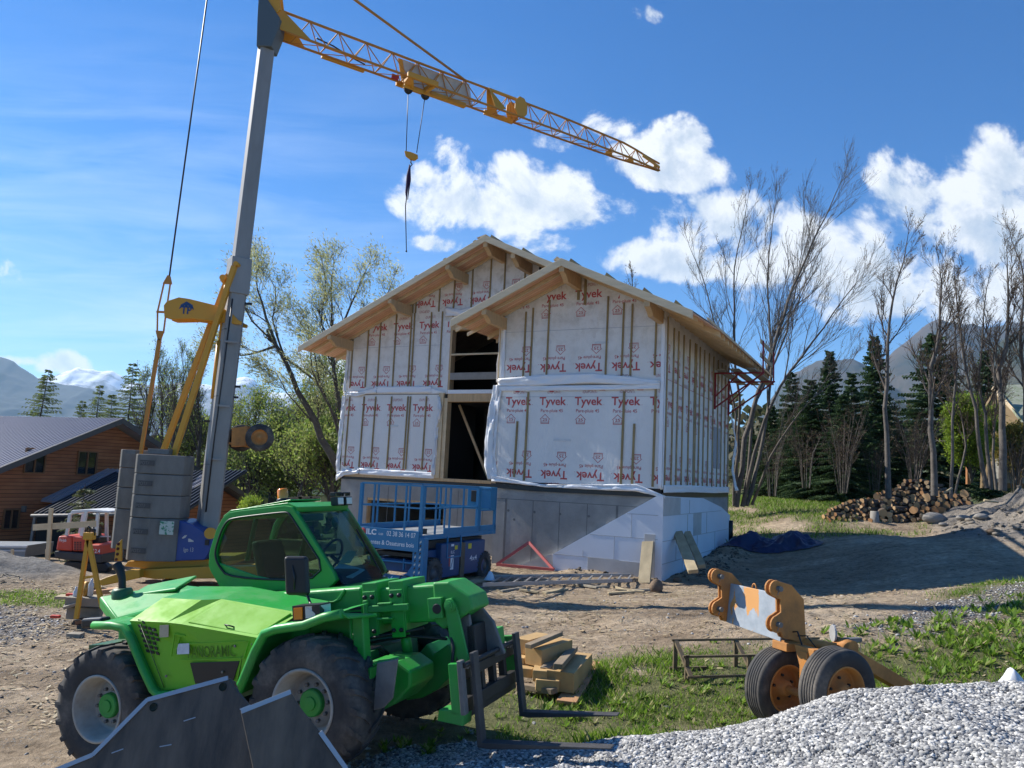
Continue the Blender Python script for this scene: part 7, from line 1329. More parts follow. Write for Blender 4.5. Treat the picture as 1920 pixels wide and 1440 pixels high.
# ============================================================ brown chalet on the left
th = math.radians(65); CG = np.array([math.cos(th), math.sin(th), 0]); CN = np.array([-math.sin(th), math.cos(th), 0]); CA = aty(207, 785, 36)
CHW = bpy.data.materials.new('stained_boards'); CHW.use_nodes = True; t = CHW.node_tree; B = t.nodes['Principled BSDF']; B.inputs['Roughness'].default_value = .6; g = t.nodes.new('ShaderNodeNewGeometry'); s_ = t.nodes.new('ShaderNodeSeparateXYZ'); t.links.new(g.outputs['Position'], s_.inputs[0])
bz_ = math_n(t, 'MULTIPLY', s_.outputs[2], 6.5); cb_ = t.nodes.new('ShaderNodeCombineXYZ'); t.links.new(math_n(t, 'FLOOR', bz_), cb_.inputs[2]); t.links.new(math_n(t, 'MULTIPLY', s_.outputs[1], .35), cb_.inputs[1])
t.links.new(mixc(t, math_n(t, 'LESS_THAN', math_n(t, 'FRACT', bz_), .12), ramp(t, noise(t, cb_.outputs[0], 1.9, 3).outputs[0], [(.3, (.30, .10, .04)), (.7, (.48, .19, .08))]), (.03, .015, .008)), B.inputs['Base Color'])
def roofmat(name, col, dirv, per):
    m = bpy.data.materials.new(name); m.use_nodes = True; t = m.node_tree; B = t.nodes['Principled BSDF']; B.inputs['Roughness'].default_value = .38; B.inputs['Metallic'].default_value = .15; B.inputs['Base Color'].default_value = (*col, 1); return m
RFM = roofmat('seamed_roof_metal', (.34, .335, .38), None, 1); TRM = mat('dark_trim', (.10, .095, .09), .6); WND = mat('window_dark', (.012, .02, .025), .06, spec=1.0); WFR = mat('window_frame_wood', (.22, .11, .05), .6)
ch = empty('chalet', tuple(CA+np.array([0, 0, -6])), 0, 'brown boarded chalet with a grey seamed metal roof at the left', 'house')
c_o = CA+np.array([0, 0, -6])
def cp_(g_, n_, z): return CA+CG*g_+CN*n_+np.array([0, 0, z-CA[2]])-c_o
zA = CA[2]; sl2 = .455
b = MB(); b.prism([cp_(-6.6, 0, -4), cp_(6.4, 0, -4), cp_(6.4, 0, zA-6.4*sl2-.25), cp_(0, 0, zA-.22), cp_(-6.6, 0, zA-6.6*sl2-.25)], tuple(CN*.25)); b.prism([cp_(-6.6, 0, -4), cp_(-6.6, 0, zA-6.6*sl2-.25), cp_(-6.6, 13, zA-6.6*sl2-.25), cp_(-6.6, 13, -4)], tuple(CG*.2)); b.prism([cp_(6.4, 0, -4), cp_(6.4, 0, zA-6.4*sl2-.25), cp_(6.4, 13, zA-6.4*sl2-.25), cp_(6.4, 13, -4)], tuple(-CG*.2)); b.build('wall', [CHW], ch)
for sgn in (-1, 1):
    e_ = 7.3; b = MB(); pts = [cp_(0, -.8, zA), cp_(0, 14, zA), cp_(sgn*e_, 14, zA-e_*sl2), cp_(sgn*e_, -.8, zA-e_*sl2)]; b.prism(pts, (0, 0, -.08)); rf = b.build('roof', [RFM], ch)
    b = MB()
    for k in range(62): n_ = -.7+k*.24; b.beam(cp_(0, n_, zA+.02), cp_(sgn*e_, n_, zA-e_*sl2+.02), .035, .055)
    b.build('roof_seams', [RFM], rf)
    b = MB(); b.prism([cp_(0, -.85, zA+.04), cp_(sgn*e_, -.85, zA-e_*sl2+.04), cp_(sgn*e_, -.85, zA-e_*sl2-.22), cp_(0, -.85, zA-.22)], tuple(CN*.05)); b.build('verge_board', [TRM], ch)
def cwin(g0, g1, z0, z1, fr=True):
    b = MB(); b.prism([cp_(g0, -.02, z0), cp_(g1, -.02, z0), cp_(g1, -.02, z1), cp_(g0, -.02, z1)], tuple(CN*.05)); w_ = b.build('window', [WND], ch)
    b = MB()
    for (a_, b_) in (((g0, z0), (g1, z0)), ((g1, z0), (g1, z1)), ((g1, z1), (g0, z1)), ((g0, z1), (g0, z0)), (((g0+g1)/2, z0), ((g0+g1)/2, z1))): b.beam(cp_(a_[0], -.05, a_[1]), cp_(b_[0], -.05, b_[1]), .05, .06, up=tuple(CN))
    b.build('window_frame', [WFR], w_)
def cg(px_, py_): w = onpl(px_, py_, CA, CN)-CA; return w@CG, w[2]+zA
for q0_, q1_ in (((43, 886), (86, 842)), ((142, 889), (182, 848)), ((3, 992), (36, 955))): a_, b_ = cg(*q0_), cg(*q1_); cwin(a_[0], b_[0], (a_[1]), b_[1])
b = MB(); a_ = cg(43, 954); b.box(cp_(a_[0], -.05, a_[1]), (.18, .1, .25)); b.build('wall_box', [STL], ch)
# annex with small gable and the dark porch roof in front
AA = aty(388, 890, 33.5); an = empty('annex', tuple(AA), 0, 'low brown annex with a seamed metal roof beside the grey mast', 'annex')
def ap(g_, n_, z): return CG*g_+CN*n_+np.array([0, 0, z])
b = MB(); b.prism([ap(-2.6, 0, -5), ap(4.2, 0, -5), ap(4.2, 0, -4.2*.46-.2), ap(0, 0, -.2), ap(-2.6, 0, -2.6*.46-.2)], tuple(CN*6)); b.build('wall', [CHW], an)
for sgn, e_ in ((-1, 3.0), (1, 4.8)):
    b = MB(); b.prism([ap(0, -.6, 0), ap(0, 6.5, 0), ap(sgn*e_, 6.5, -e_*.46), ap(sgn*e_, -.6, -e_*.46)], (0, 0, -.08)); rf = b.build('roof', [RFM], an); b = MB()
    for k in range(24): b.beam(ap(0, -.5+k*.3, .02), ap(sgn*e_, -.5+k*.3, -e_*.46+.02), .035, .05)
    b.build('roof_seams', [RFM], rf); b = MB(); b.prism([ap(0, -.65, .04), ap(sgn*e_, -.65, -e_*.46+.04), ap(sgn*e_, -.65, -e_*.46-.2), ap(0, -.65, -.2)], tuple(CN*.05)); b.build('verge_board', [TRM], an)
# porch roof: eave along the front, rises to the back right
DRF = roofmat('shaded_roof_metal', (.045, .05, .062), None, 1)  # darker copy of the roof metal: this slope's missing sky reflection painted in
po = aty(60, 966, 30); pr_ = empty('porch', tuple(po), 0, 'dark seamed porch roof on posts in front of the chalet', 'porch')
e0_, e1_, e2_ = aty(60, 964, 30)-po, aty(345, 960, 30)-po, aty(214, 886, 34)-po; e3_ = e2_+(e1_-e0_)
b = MB(); b.prism([e0_, e1_, e3_, e2_], (0, 0, -.1)); rf = b.build('roof', [DRF], pr_); b = MB()
for k in range(30): f_ = (k+.5)/30; b.beam(e0_+(e1_-e0_)*f_+np.array([0, 0, .03]), e2_+(e3_-e2_)*f_+np.array([0, 0, .03]), .04, .06)
b.build('roof_seams', [DRF], rf); b = MB(); b.tube(e0_+np.array([0, -.05, -.06]), e1_+np.array([0, -.05, -.06]), .06, n=8); b.build('gutter', [STL], pr_)
b = MB(); b.beam(aty(66, 968, 30)-po, aty(54, 1046, 30)-po, .09, .09, up=(0, 1, 0)); b.build('downpipe', [STL], pr_)
for px_ in (150, 260, 335): b = MB(); b.beam(aty(px_, 965, 30.3)-po, aty(px_-6, 1070, 30.3)-po, .15, .15, up=(0, 1, 0)); b.build('post', [CHW], pr_)
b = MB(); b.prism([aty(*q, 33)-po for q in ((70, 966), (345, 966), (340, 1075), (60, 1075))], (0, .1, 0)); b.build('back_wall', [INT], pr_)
# ============================================================ vegetation
def hit(px, py, y0=4.0, y1=80.0):
    r = ray(px, py); Y = np.linspace(y0, y1, 3000); P = CP[None]+r[None]*(Y/r[1])[:, None]; d = P[:, 2]-ground_z(P[:, 0], P[:, 1]); k = np.argmax(d < 0)
    return P[k] if d[k] < 0 else P[-1]
def seg_arrays(segs, n):
    A = np.array([s[0] for s in segs], float); Bq = np.array([s[1] for s in segs], float); r0 = np.array([s[2] for s in segs]); r1 = np.array([s[3] for s in segs])
    d = Bq-A; L = np.linalg.norm(d, axis=1)[:, None]+1e-9; d = d/L; up = np.where(np.abs(d[:, 2:3]) > .9, np.array([[1., 0, 0]]), np.array([[0, 0, 1.]])); x = np.cross(d, up); x /= np.linalg.norm(x, axis=1)[:, None]; y = np.cross(d, x)
    a = np.arange(n)*2*math.pi/n; ring_ = np.cos(a)[None, :, None]*x[:, None]+np.sin(a)[None, :, None]*y[:, None]
    V = np.concatenate([A[:, None]+ring_*r0[:, None, None], (Bq+d*r1[:, None]*.3)[:, None]+ring_*r1[:, None, None]], 1)
    f = np.array([(i, (i+1) % n, n+(i+1) % n, n+i) for i in range(n)]); F_ = f[None]+(2*n*np.arange(len(segs)))[:, None, None]
    return V.reshape(-1, 3), F_.reshape(-1, 4)
def seg_mesh(name, segs, n, m, parent): V, F_ = seg_arrays(segs, n); return np_mesh(name, V, F_, m, smooth=True, parent=parent)
class Tree:
    def __init__(s, seed, wind=(0, 0, 0), trop=.25): s.r = random.Random(seed); s.big = []; s.sm = []; s.tips = []; s.w = Vector(wind); s.trop = trop
    def path(s, pts, r0, r1, kids, L, lv, spread=.75, from_=.25):
        P = [Vector(p) for p in pts]; n = len(P)-1; d = [0]
        for i in range(n): d.append(d[-1]+(P[i+1]-P[i]).length)
        # resample with slight wobble
        m = max(6, int(d[-1]/.7)); Q = []
        for k in range(m+1):
            t_ = d[-1]*k/m; i = min(n-1, max(0, sum(1 for q in d if q <= t_)-1)); f = (t_-d[i])/max(1e-6, d[i+1]-d[i]); p = P[i].lerp(P[i+1], min(1, f)); 
            if 0 < k < m: p = p+Vector((s.r.uniform(-1, 1), s.r.uniform(-1, 1), 0))*r0*.5
            Q.append(p)
        for k in range(m):
            a = r0+(r1-r0)*k/m; b = r0+(r1-r0)*(k+1)/m; s.big.append((Q[k], Q[k+1], a, b))
        for k in range(kids):
            t_ = from_+(1-from_)*(k+s.r.random())/kids; i = min(m-1, int(t_*m)); p = Q[i].lerp(Q[i+1], t_*m-i); dr = (Q[i+1]-Q[i]).normalized()
            ax = Vector((s.r.gauss(0, 1), s.r.gauss(0, 1), s.r.gauss(0, .35))); ax = (ax-dr*ax.dot(dr)).normalized(); ang = spread*s.r.uniform(.6, 1.15); nd = (dr*math.cos(ang)+ax*math.sin(ang)).normalized()
            rr = (r0+(r1-r0)*t_)*s.r.uniform(.35, .6); s.branch(p, nd, L*(1.15-.6*t_)*s.r.uniform(.7, 1.15), max(rr, .008), lv, spread)
        s.branch(Q[-1], (Q[-1]-Q[-2]).normalized(), L*.5, r1, lv, spread)
    def branch(s, p, d, L, r, lv, spread=.75):
        n = 5 if lv > 1 else (4 if lv == 1 else 3); st = L/n; q = p
        pts = [p]
        for i in range(n):
            d = (d+Vector((s.r.gauss(0, .11), s.r.gauss(0, .11), s.r.gauss(0, .09)))+Vector((0, 0, s.trop*.35))+s.w*.25).normalized(); q2 = q+d*st; a = r*(1-.7*i/n); b = r*(1-.7*(i+1)/n)
            (s.big if r > .03 else s.sm).append((q, q2, max(a, .0042), max(b, .0028))); pts.append(q2)
            if lv > 0 and i > 0 or (lv > 0 and n < 4):
                for _ in range(2 if lv < 3 else 1):
                    if s.r.random() < .92:
                        ax = Vector((s.r.gauss(0, 1), s.r.gauss(0, 1), s.r.gauss(0, .5))); ax = (ax-d*ax.dot(d)).normalized(); an_ = spread*s.r.uniform(.5, 1.1)
                        s.branch(q.lerp(q2, s.r.random()), (d*math.cos(an_)+ax*math.sin(an_)).normalized(), L*s.r.uniform(.42, .80)*(1-.45*i/n), r*.5, lv-1, spread)
            q = q2
        if lv <= 1: s.tips.append((pts, lv))
def leaves(name, tips, m, parent, per=5, size=.05, asp=.35, spread=.1, seedk=0, wind=(0, 0, 0), droop=0.0):
    r = np.random.default_rng(seedk); C_ = []; D = []
    for pts, lv in tips:
        P = np.array([p[:] for p in pts]); n = per
        t_ = r.uniform(0.15, 1, n)*(len(P)-1); i = np.minimum(t_.astype(int), len(P)-2); q = P[i]+(P[i+1]-P[i])*(t_-i)[:, None]; dd = P[i+1]-P[i]; dd /= np.linalg.norm(dd, axis=1)[:, None]+1e-9; C_.append(q+r.normal(0, spread, (n, 3))*.5); D.append(dd)
    C_ = np.concatenate(C_); D = np.concatenate(D); n = len(C_); D = D+r.normal(0, .55, (n, 3))+np.array(wind)*.9+np.array([0, 0, -droop]); D /= np.linalg.norm(D, axis=1)[:, None]
    s_ = size*r.uniform(.55, 1.4, n)[:, None]; x = np.cross(D, r.normal(0, 1, (n, 3))); x /= np.linalg.norm(x, axis=1)[:, None]
    V = np.stack([C_, C_+D*s_*.5+x*s_*asp*.5, C_+D*s_, C_+D*s_*.5-x*s_*asp*.5], 1); F_ = np.arange(4*n).reshape(-1, 4)
    return np_mesh(name, V.reshape(-1, 3), F_, m, parent=parent)
def leafmat(name, cols, trans=.4):
    m = bpy.data.materials.new(name); m.use_nodes = True; t = m.node_tree; B = t.nodes['Principled BSDF']; B.inputs['Roughness'].default_value = .6; B.inputs['Specular IOR Level'].default_value = .3
    g = t.nodes.new('ShaderNodeNewGeometry'); n = len(cols); c = ramp(t, g.outputs['Random Per Island'], [(i/(n-1), q) for i, q in enumerate(cols)])
    c = mixc(t, .8, c, ramp(t, noise(t, g.outputs['Position'], .9, 4).outputs[0], [(.3, (.55, .6, .55)), (.7, (1.3, 1.25, 1.1))]), 'MULTIPLY')
    t.links.new(c, B.inputs['Base Color']); tr = t.nodes.new('ShaderNodeBsdfTranslucent'); t.links.new(c, tr.inputs[0]); ms = t.nodes.new('ShaderNodeMixShader'); ms.inputs[0].default_value = trans; t.links.new(B.outputs[0], ms.inputs[1]); t.links.new(tr.outputs[0], ms.inputs[2]); t.links.new(ms.outputs[0], t.nodes['Material Output'].inputs[0]); return m
def bark(name, col): return mat(name, col, .9, var=.45, scale=7, bump=.5, bscale=20, world=True)
BK1 = bark('grey_bark', (.15, .13, .11)); BK2 = bark('dark_bark', (.10, .085, .07)); BK3 = bark('twig_bark', (.10, .072, .055)); BUD = leafmat('buds', [(.16, .11, .06), (.24, .18, .09)], .2)
LW = leafmat('willow_leaf', [(.36, .40, .20), (.48, .49, .22), (.55, .53, .25), (.44, .48, .34)], .5); LG = leafmat('fresh_leaf', [(.16, .25, .05), (.24, .33, .07), (.34, .39, .11), (.22, .24, .10)], .45)
LY = leafmat('bright_leaf', [(.16, .26, .03), (.24, .36, .04), (.30, .36, .06)], .5); ND = leafmat('spruce_needles', [(.025, .06, .025), (.045, .09, .035), (.08, .13, .05), (.05, .09, .05)], .2); LN = leafmat('larch_needles', [(.13, .18, .05), (.19, .24, .08), (.12, .15, .05)], .4)
def finish(t_, name, label, cat, base, group=None, bm=None, leaf=None, n1=8, n2=4):
    r_ = empty(name, tuple(base), 0, label, cat, group); b0 = Vector(base)
    big = [(a-b0, b-b0, x, y) for a, b, x, y in t_.big]; sm_l = [(a-b0, b-b0, x, y) for a, b, x, y in t_.sm]
    seg_mesh('trunk', big, n1, bm or BK1, r_)
    if sm_l: seg_mesh('crown', sm_l, 3, BK3 if bm is None else bm, r_)
    if leaf: leaves('foliage' if leaf.get('nm') is None else leaf['nm'], [([p-b0 for p in q], l) for q, l in t_.tips], leaf['m'], r_, per=leaf.get('per', 5), size=leaf.get('size', .06), asp=leaf.get('asp', .4), spread=leaf.get('spread', .1), seedk=leaf.get('seed', 1), wind=leaf.get('wind', (0, 0, 0)), droop=leaf.get('droop', 0))
    return r_
def pp(lst, Y, dY=0.0): return [tuple(aty(p[0], p[1], Y+dY*i/(len(lst)-1))) for i, p in enumerate(lst)]
# --- big multi stemmed bare tree behind the house on the right (blown to the right)
T = Tree(11, wind=(.16, 0, .06), trop=.42); Yt = 31.5
for lst, r0, r1, k, L, dY in (([(1380, 950), (1398, 820), (1438, 690), (1480, 560), (1530, 440), (1568, 360)], .20, .025, 18, 3.1, 1.5), ([(1392, 950), (1425, 810), (1470, 710), (1540, 620), (1606, 530)], .15, .02, 15, 2.8, -1.5),
        ([(1400, 948), (1430, 840), (1448, 700), (1442, 600), (1440, 480), (1452, 395)], .14, .02, 16, 2.6, 2.5), ([(1376, 948), (1388, 770), (1376, 640), (1374, 510), (1398, 400)], .12, .02, 15, 2.4, -2), ([(1384, 945), (1378, 760), (1345, 630), (1318, 520), (1296, 470)], .10, .018, 13, 2.1, 1), ([(1410, 946), (1446, 850), (1510, 760), (1580, 700)], .10, .015, 9, 2.2, -3), ([(1396, 948), (1415, 760), (1470, 640), (1500, 500), (1520, 420)], .12, .02, 15, 2.7, 3)):
    T.path(pp(lst, Yt, dY), r0*.62, r1*.7, int(k*.85), L*1.15, 2, .55, .38)
base = hit(1388, 948, 25, 45); base = np.array([aty(1388, 948, Yt)[0], Yt, gz(aty(1388, 948, Yt)[0], Yt)]); print('treebase', base, aty(1388, 948, Yt)[2])
finish(T, 'bare_tree', 'tall bare tree with many leaning stems behind the right end of the house', 'tree', base, leaf=dict(m=BUD, per=1, size=.05, nm='buds', spread=.02), bm=BK1)
# --- slim bare trees beyond the log pile
BT = [([(1666, 935), (1662, 800), (1660, 690), (1668, 600), (1690, 500), (1700, 455)], 26, .12, 'slim bare tree standing at the left end of the log pile', 5, 1.5),
      ([(1752, 930), (1748, 800), (1745, 700), (1765, 600), (1762, 500)], 27, .14, 'bare tree rising behind the middle of the log pile', 6, 1.6), ([(1783, 935), (1786, 800), (1795, 680), (1790, 600), (1775, 540)], 27.5, .07, 'thin bare tree just right of the middle of the log pile', 7, 1.2),
      ([(1850, 915), (1830, 780), (1812, 700), (1800, 600), (1790, 520)], 29, .10, 'leaning bare tree left of the bright green shrub', 8, 1.4), ([(1858, 918), (1850, 800), (1835, 720), (1842, 620), (1850, 540)], 29.5, .09, 'second slender bare tree before the bright green shrub', 9, 1.3),
      ([(1880, 920), (1878, 800), (1874, 700), (1890, 600), (1888, 480)], 28.5, .17, 'thickest bare tree near the right edge with upright limbs', 10, 1.7), ([(1935, 925), (1925, 780), (1915, 640), (1925, 540), (1900, 460)], 29, .13, 'bare tree half cut off by the right edge of the picture', 12, 1.6),
      ([(1868, 918), (1862, 850), (1868, 740), (1856, 660)], 31, .07, 'pale thin bare stem behind the thickest tree', 13, 1.1), ([(1790, 930), (1812, 840), (1800, 760), (1745, 690)], 32, .06, 'thin arching bare tree between the log pile and the spruces', 14, 1.1)]
for lst, Y, r0, lab, sd, L in BT:
    T = Tree(sd, wind=(.10, 0, .05), trop=.38); T.path(pp(lst, Y, .4), r0*.85, .015, 17, L*1.2, 2, .62, .32)
    x0 = aty(lst[0][0], lst[0][1], Y)[0]; finish(T, 'bare_tree', lab, 'tree', (x0, Y, gz(x0, Y)), 'bare trees beyond the log pile', leaf=dict(m=BUD, per=1, size=.06, nm='buds', spread=.02, seed=sd))
# --- leafless shrubs
for (cx_, cy_, top, wd, Y, n_, lab, sd) in ((1580, 925, 770, 46, 33, 13, 'bushy leafless shrub with pale upright stems before the dark spruces', 31), (1512, 915, 790, 34, 34, 8, 'thin leafless shrub left of the pale bushy one', 32), (1715, 915, 775, 55, 31, 16, 'arching leafless thicket between two slim trunks', 33), (1448, 930, 800, 30, 35, 8, 'sparse leafless shrub beside the leaning stems', 34), (1905, 925, 830, 40, 32, 10, 'leafless thicket before the house at the right edge', 35), (1640, 920, 820, 30, 35, 7, 'low leafless shrub left of the log pile trunk', 36)):
    T = Tree(sd, wind=(0, 0, .1), trop=.4); rr = random.Random(sd)
    for k in range(n_):
        a_ = rr.uniform(-1, 1); b_ = rr.uniform(-1, 1); T.path(pp([(cx_+a_*8, cy_), (cx_+a_*wd*.45, (cy_+top)/2), (cx_+a_*wd, top+rr.uniform(0, 40))], Y+b_*.3, b_*1.6), .022, .007, 7, .95, 1, .8, .2)
    x0 = aty(cx_, cy_, Y)[0]; finish(T, 'shrub', lab, 'shrub', (x0, Y, gz(x0, Y)), n1=5, leaf=dict(m=BUD, per=1, size=.05, nm='buds', spread=.05, seed=sd))
# --- brush hedge in front of the spruces
def conifer(seedk, h, rad, dens=1.0, m=ND, sparse=False, curve=.0):
    r = np.random.default_rng(seedk); segs = [(Vector((0, 0, 0)), Vector((curve*.3, 0, h*.5)), .11*h/8, .06*h/8), (Vector((curve*.3, 0, h*.5)), Vector((curve, 0, h)), .06*h/8, .01)]; V = []; n_w = int(h*4.6*dens)
    for k in range(n_w):
        t_ = (k+.3)/n_w; z = h*(.06+.94*t_)+r.normal(0, .06); L = rad*(1-t_)**.8*(1 if t_ > .12 else .75)+.10; nb = int(8+5*(1-t_)) if not sparse else 5; ph = r.uniform(0, 6.28)
        for j in range(nb):
            a = ph+j*6.283/nb+r.normal(0, .3); l = L*r.uniform(.55, 1.2); e0 = .25*t_*2-.15; ns = max(5, int(l*(9 if not sparse else 6))); x0 = curve*t_; p0 = np.array([x0, 0, z])
            dr = np.array([math.cos(a), math.sin(a), 0]); sd_ = np.array([-dr[1], dr[0], 0])
            p0 = p0+np.array([0, 0, r.normal(0, .07)]); pe = p0+dr*l+np.array([0, 0, e0*l+(-.12*l)]); segs.append((Vector(p0), Vector(pe), .012+.01*(1-t_), .004))
            for i in range(ns):
                f = (i+.6)/ns; c = p0+dr*l*f+np.array([0, 0, e0*l*f-.12*l*f*f]); w_ = (.10+.30*l*(1-f)**.8*.45)*r.uniform(.7, 1.3)
                for sg_ in (-1, 1):
                    tip = c+sd_*sg_*w_+dr*w_*.55+np.array([0, 0, -.05-.16*w_*r.uniform(0, 1)]); wd_ = .055 if not sparse else .028
                    V += [c-dr*wd_*.6, c+dr*wd_, tip+dr*wd_*.3, tip-dr*wd_*.3+np.array([0, 0, -.05])]
                    if not sparse: V += [c+np.array([0, 0, .03]), c+sd_*sg_*w_*.5+np.array([0, 0, .05])+dr*.1, tip*.6+c*.4+np.array([0, 0, -.02]), c+dr*.14]
    V = np.array(V); return segs, V, np.arange(len(V)).reshape(-1, 4)
CON = [conifer(101, 8.5, 1.9, .8, curve=.15), conifer(102, 9.0, 1.5, 1.1), conifer(103, 7.5, 2.2, .9, curve=-.2)]
LAR = [conifer(111, 7.0, 2.1, 1.1, LN, True, .3), conifer(112, 8, 2.3, 1.1, LN, True, -.2)]
spr = [(1488, 700, 40, 0, 'dark spruce at the left end of the spruce row'), (1522, 712, 38, 2, 'second spruce in the row, behind the leafless shrubs'), (1556, 660, 41, 1, 'tallest spruce in the middle of the left group'), (1594, 700, 39, 0, 'broad spruce closing the left group on its right'), (1640, 632, 44, 1, 'pointed spruce standing apart left of the slim trunk'), (1742, 628, 46, 2, 'spruce behind the middle of the log pile'), (1450, 760, 42, 2, 'low dark spruce behind the leaning bare stems'), (1690, 790, 38, 0, 'small spruce low behind the arching thicket'), (1846, 660, 50, 1, 'spruce behind the slender bare trees at the right'), (1575, 740, 36, 2, 'short spruce in front of the tallest one'), (1410, 800, 46, 1, 'distant spruce just right of the house wall')]
meshc = {}
for (px_, py_, Y, k, lab) in spr:
    top = aty(px_, py_, Y); zg = gz(top[0], Y)-.1; h = top[2]-zg; h0 = (8.5, 9.0, 7.5)[k]; r_ = empty('spruce', (top[0], Y, zg), random.uniform(0, 6), lab, 'spruce', 'spruces behind the leafless shrubs')
    if k not in meshc:
        segs, V, F_ = CON[k]; a = seg_mesh('trunk', segs, 5, BK2, r_); b_ = np_mesh('crown', V, F_, ND, parent=r_); meshc[k] = (a, b_)
    else:
        for q in meshc[k]: c = q.copy(); COL.objects.link(c); c.parent = r_
    r_.scale = (h/h0*1.1, h/h0*1.1, h/h0)
# larches at the left, behind the chalet
lar = [(80, 694, 52, 0, 'bent larch behind the chalet roof at the far left'), (186, 722, 56, 1, 'small pale larch behind the chalet ridge'), (252, 684, 54, 0, 'tall larch behind the right slope of the chalet'), (216, 740, 50, 1, 'short larch just left of the tall one'), (150, 752, 60, 0, 'faint low larch between the two behind the chalet')]
meshl = {}
for (px_, py_, Y, k, lab) in lar:
    top = aty(px_, py_, Y); h = 8.5 if py_ < 700 else 7; r_ = empty('larch', (top[0], Y, top[2]-h), random.uniform(0, 6), lab, 'larch', 'larches behind the chalet')
    if k not in meshl:
        segs, V, F_ = LAR[k]; a = seg_mesh('trunk', segs, 5, BK2, r_); b_ = np_mesh('crown', V, F_, LN, parent=r_); meshl[k] = (a, b_)
    else:
        for q in meshl[k]: c = q.copy(); COL.objects.link(c); c.parent = r_
    f_ = h/(7.0, 8.0)[k]; r_.scale = (f_, f_, f_)
# bare trees behind the crane
for i, (px0, top, Y, sd, lab) in enumerate(((300, 668, 44, 41, 'bare tree behind the chalet, seen left of the yellow struts'), (345, 664, 46, 42, 'bare tree seen between the tie rod and the yellow struts'), (372, 672, 42, 43, 'bare tree just left of the grey mast'), (325, 700, 40, 44, 'low bare tree behind the ballast blocks'), (276, 715, 42, 45, 'small bare tree beside the tie rod'))):
    T = Tree(sd, wind=(0, 0, .2), trop=.5); b0 = aty(px0, 900, Y); T.path([tuple(b0), tuple(aty(px0+4, 800, Y)), tuple(aty(px0-2, top+15, Y))], .12, .02, 22, 2.0, 2, .6, .2)
    finish(T, 'bare_tree', lab, 'tree', b0, 'bare trees behind the crane', bm=BK2, leaf=dict(m=LG, per=1, size=.10, spread=.2, seed=sd))
# --- big willow left of the house, wind blown leaves
T = Tree(21, wind=(-.18, 0, .12), trop=.2); Yw = 32
W1 = [([(655, 905), (612, 840), (575, 760), (545, 700), (518, 648)], .24, .10, 2, 1.5, 0), ([(518, 648), (500, 600), (488, 560), (478, 520), (486, 492)], .10, .02, 16, 1.7, 1), ([(518, 648), (485, 660), (455, 668), (420, 650)], .08, .02, 12, 1.6, -1), ([(540, 690), (510, 600), (520, 545), (505, 520)], .07, .02, 13, 1.6, 1.5), ([(512, 640), (470, 600), (452, 560), (462, 500)], .06, .015, 12, 1.5, -1.5),
      ([(660, 880), (625, 780), (600, 720), (560, 690), (530, 668)], .10, .05, 8, 1.5, 1), ([(650, 820), (628, 700), (625, 640), (622, 560), (626, 492)], .16, .02, 22, 1.8, 1), ([(626, 640), (650, 590), (672, 540), (690, 500)], .08, .02, 15, 1.6, 0), ([(628, 660), (600, 600), (612, 540), (606, 500)], .07, .02, 14, 1.5, -1), ([(650, 760), (690, 640), (720, 570), (735, 530)], .08, .02, 14, 1.5, 1), ([(600, 720), (585, 640), (560, 600), (545, 570)], .06, .015, 12, 1.5, 2), ([(640, 800), (600, 730), (580, 680), (586, 640)], .07, .02, 12, 1.5, -2), ([(585, 790), (540, 740), (520, 700), (500, 690)], .05, .015, 12, 1.4, -1.5)]
for lst, r0, r1, k, L, dY in W1: T.path(pp(lst, Yw, dY), r0*.75, r1*.75, int(k*.5), L*.85, 2, .8, .25)
bw_ = aty(655, 905, Yw); finish(T, 'willow', 'large leaning willow with pale wind blown leaves left of the house', 'tree', (bw_[0], Yw, bw_[2]-1.2), bm=BK2, leaf=dict(m=LW, per=4, size=.15, asp=.22, spread=.42, seed=21, wind=(-.5, 0, .25)))
# --- leafy trees beyond the willow
GTs = [(600, 900, 740, 38, 51, 2.4, LG, 'leafy green tree below the willow crown'), (560, 950, 800, 36, 52, 2.2, LG, 'low leafy tree left of the concrete base'), (505, 960, 770, 44, 53, 2.4, LG, 'pale green tree behind the hanging transport wheel'), (455, 960, 742, 46, 54, 2.4, LG, 'pale green tree right of the grey mast'), (635, 900, 690, 42, 55, 2.4, LG, 'green tree against the left house corner'), (400, 940, 780, 48, 56, 2.2, LG, 'green tree seen behind the grey mast'),
       (350, 920, 770, 45, 57, 2.2, LG, 'green tree behind the ballast and yellow struts'), (620, 950, 830, 34, 58, 1.8, LG, 'dense green bush at the left end of the house'), (530, 960, 860, 40, 59, 2, LG, 'low leafy bush behind the cab roof'), (470, 960, 850, 38, 60, 2, LG, 'low leafy bush beside the annex'), (580, 960, 850, 46, 61, 2.6, LG, 'green tree seen beyond the timber swing frame'), (430, 960, 850, 55, 62, 3, LG, 'far leafy tree beyond the annex roof'), (660, 940, 800, 48, 63, 2.5, LG, 'far leafy tree just behind the house corner')]
for (px_, py_, top, Y, sd, L, m_, lab) in GTs:
    T = Tree(sd, wind=(0, 0, .1), trop=.25); b0 = aty(px_, py_, Y); rr = random.Random(sd)
    for k in range(3):
        dx = rr.uniform(-30, 30); T.path([tuple(b0), tuple(aty(px_+dx*.5, (py_+top)/2, Y+rr.uniform(-1, 1))), tuple(aty(px_+dx, top+rr.uniform(5, 50), Y+rr.uniform(-1.5, 1.5)))], .13, .025, 13, L*.85, 2, .75, .15)
    finish(T, 'leafy_tree', lab, 'tree', tuple(b0), 'leafy trees left of the house', bm=BK2, leaf=dict(m=m_, per=3, size=.14, asp=.5, spread=.6, seed=sd))
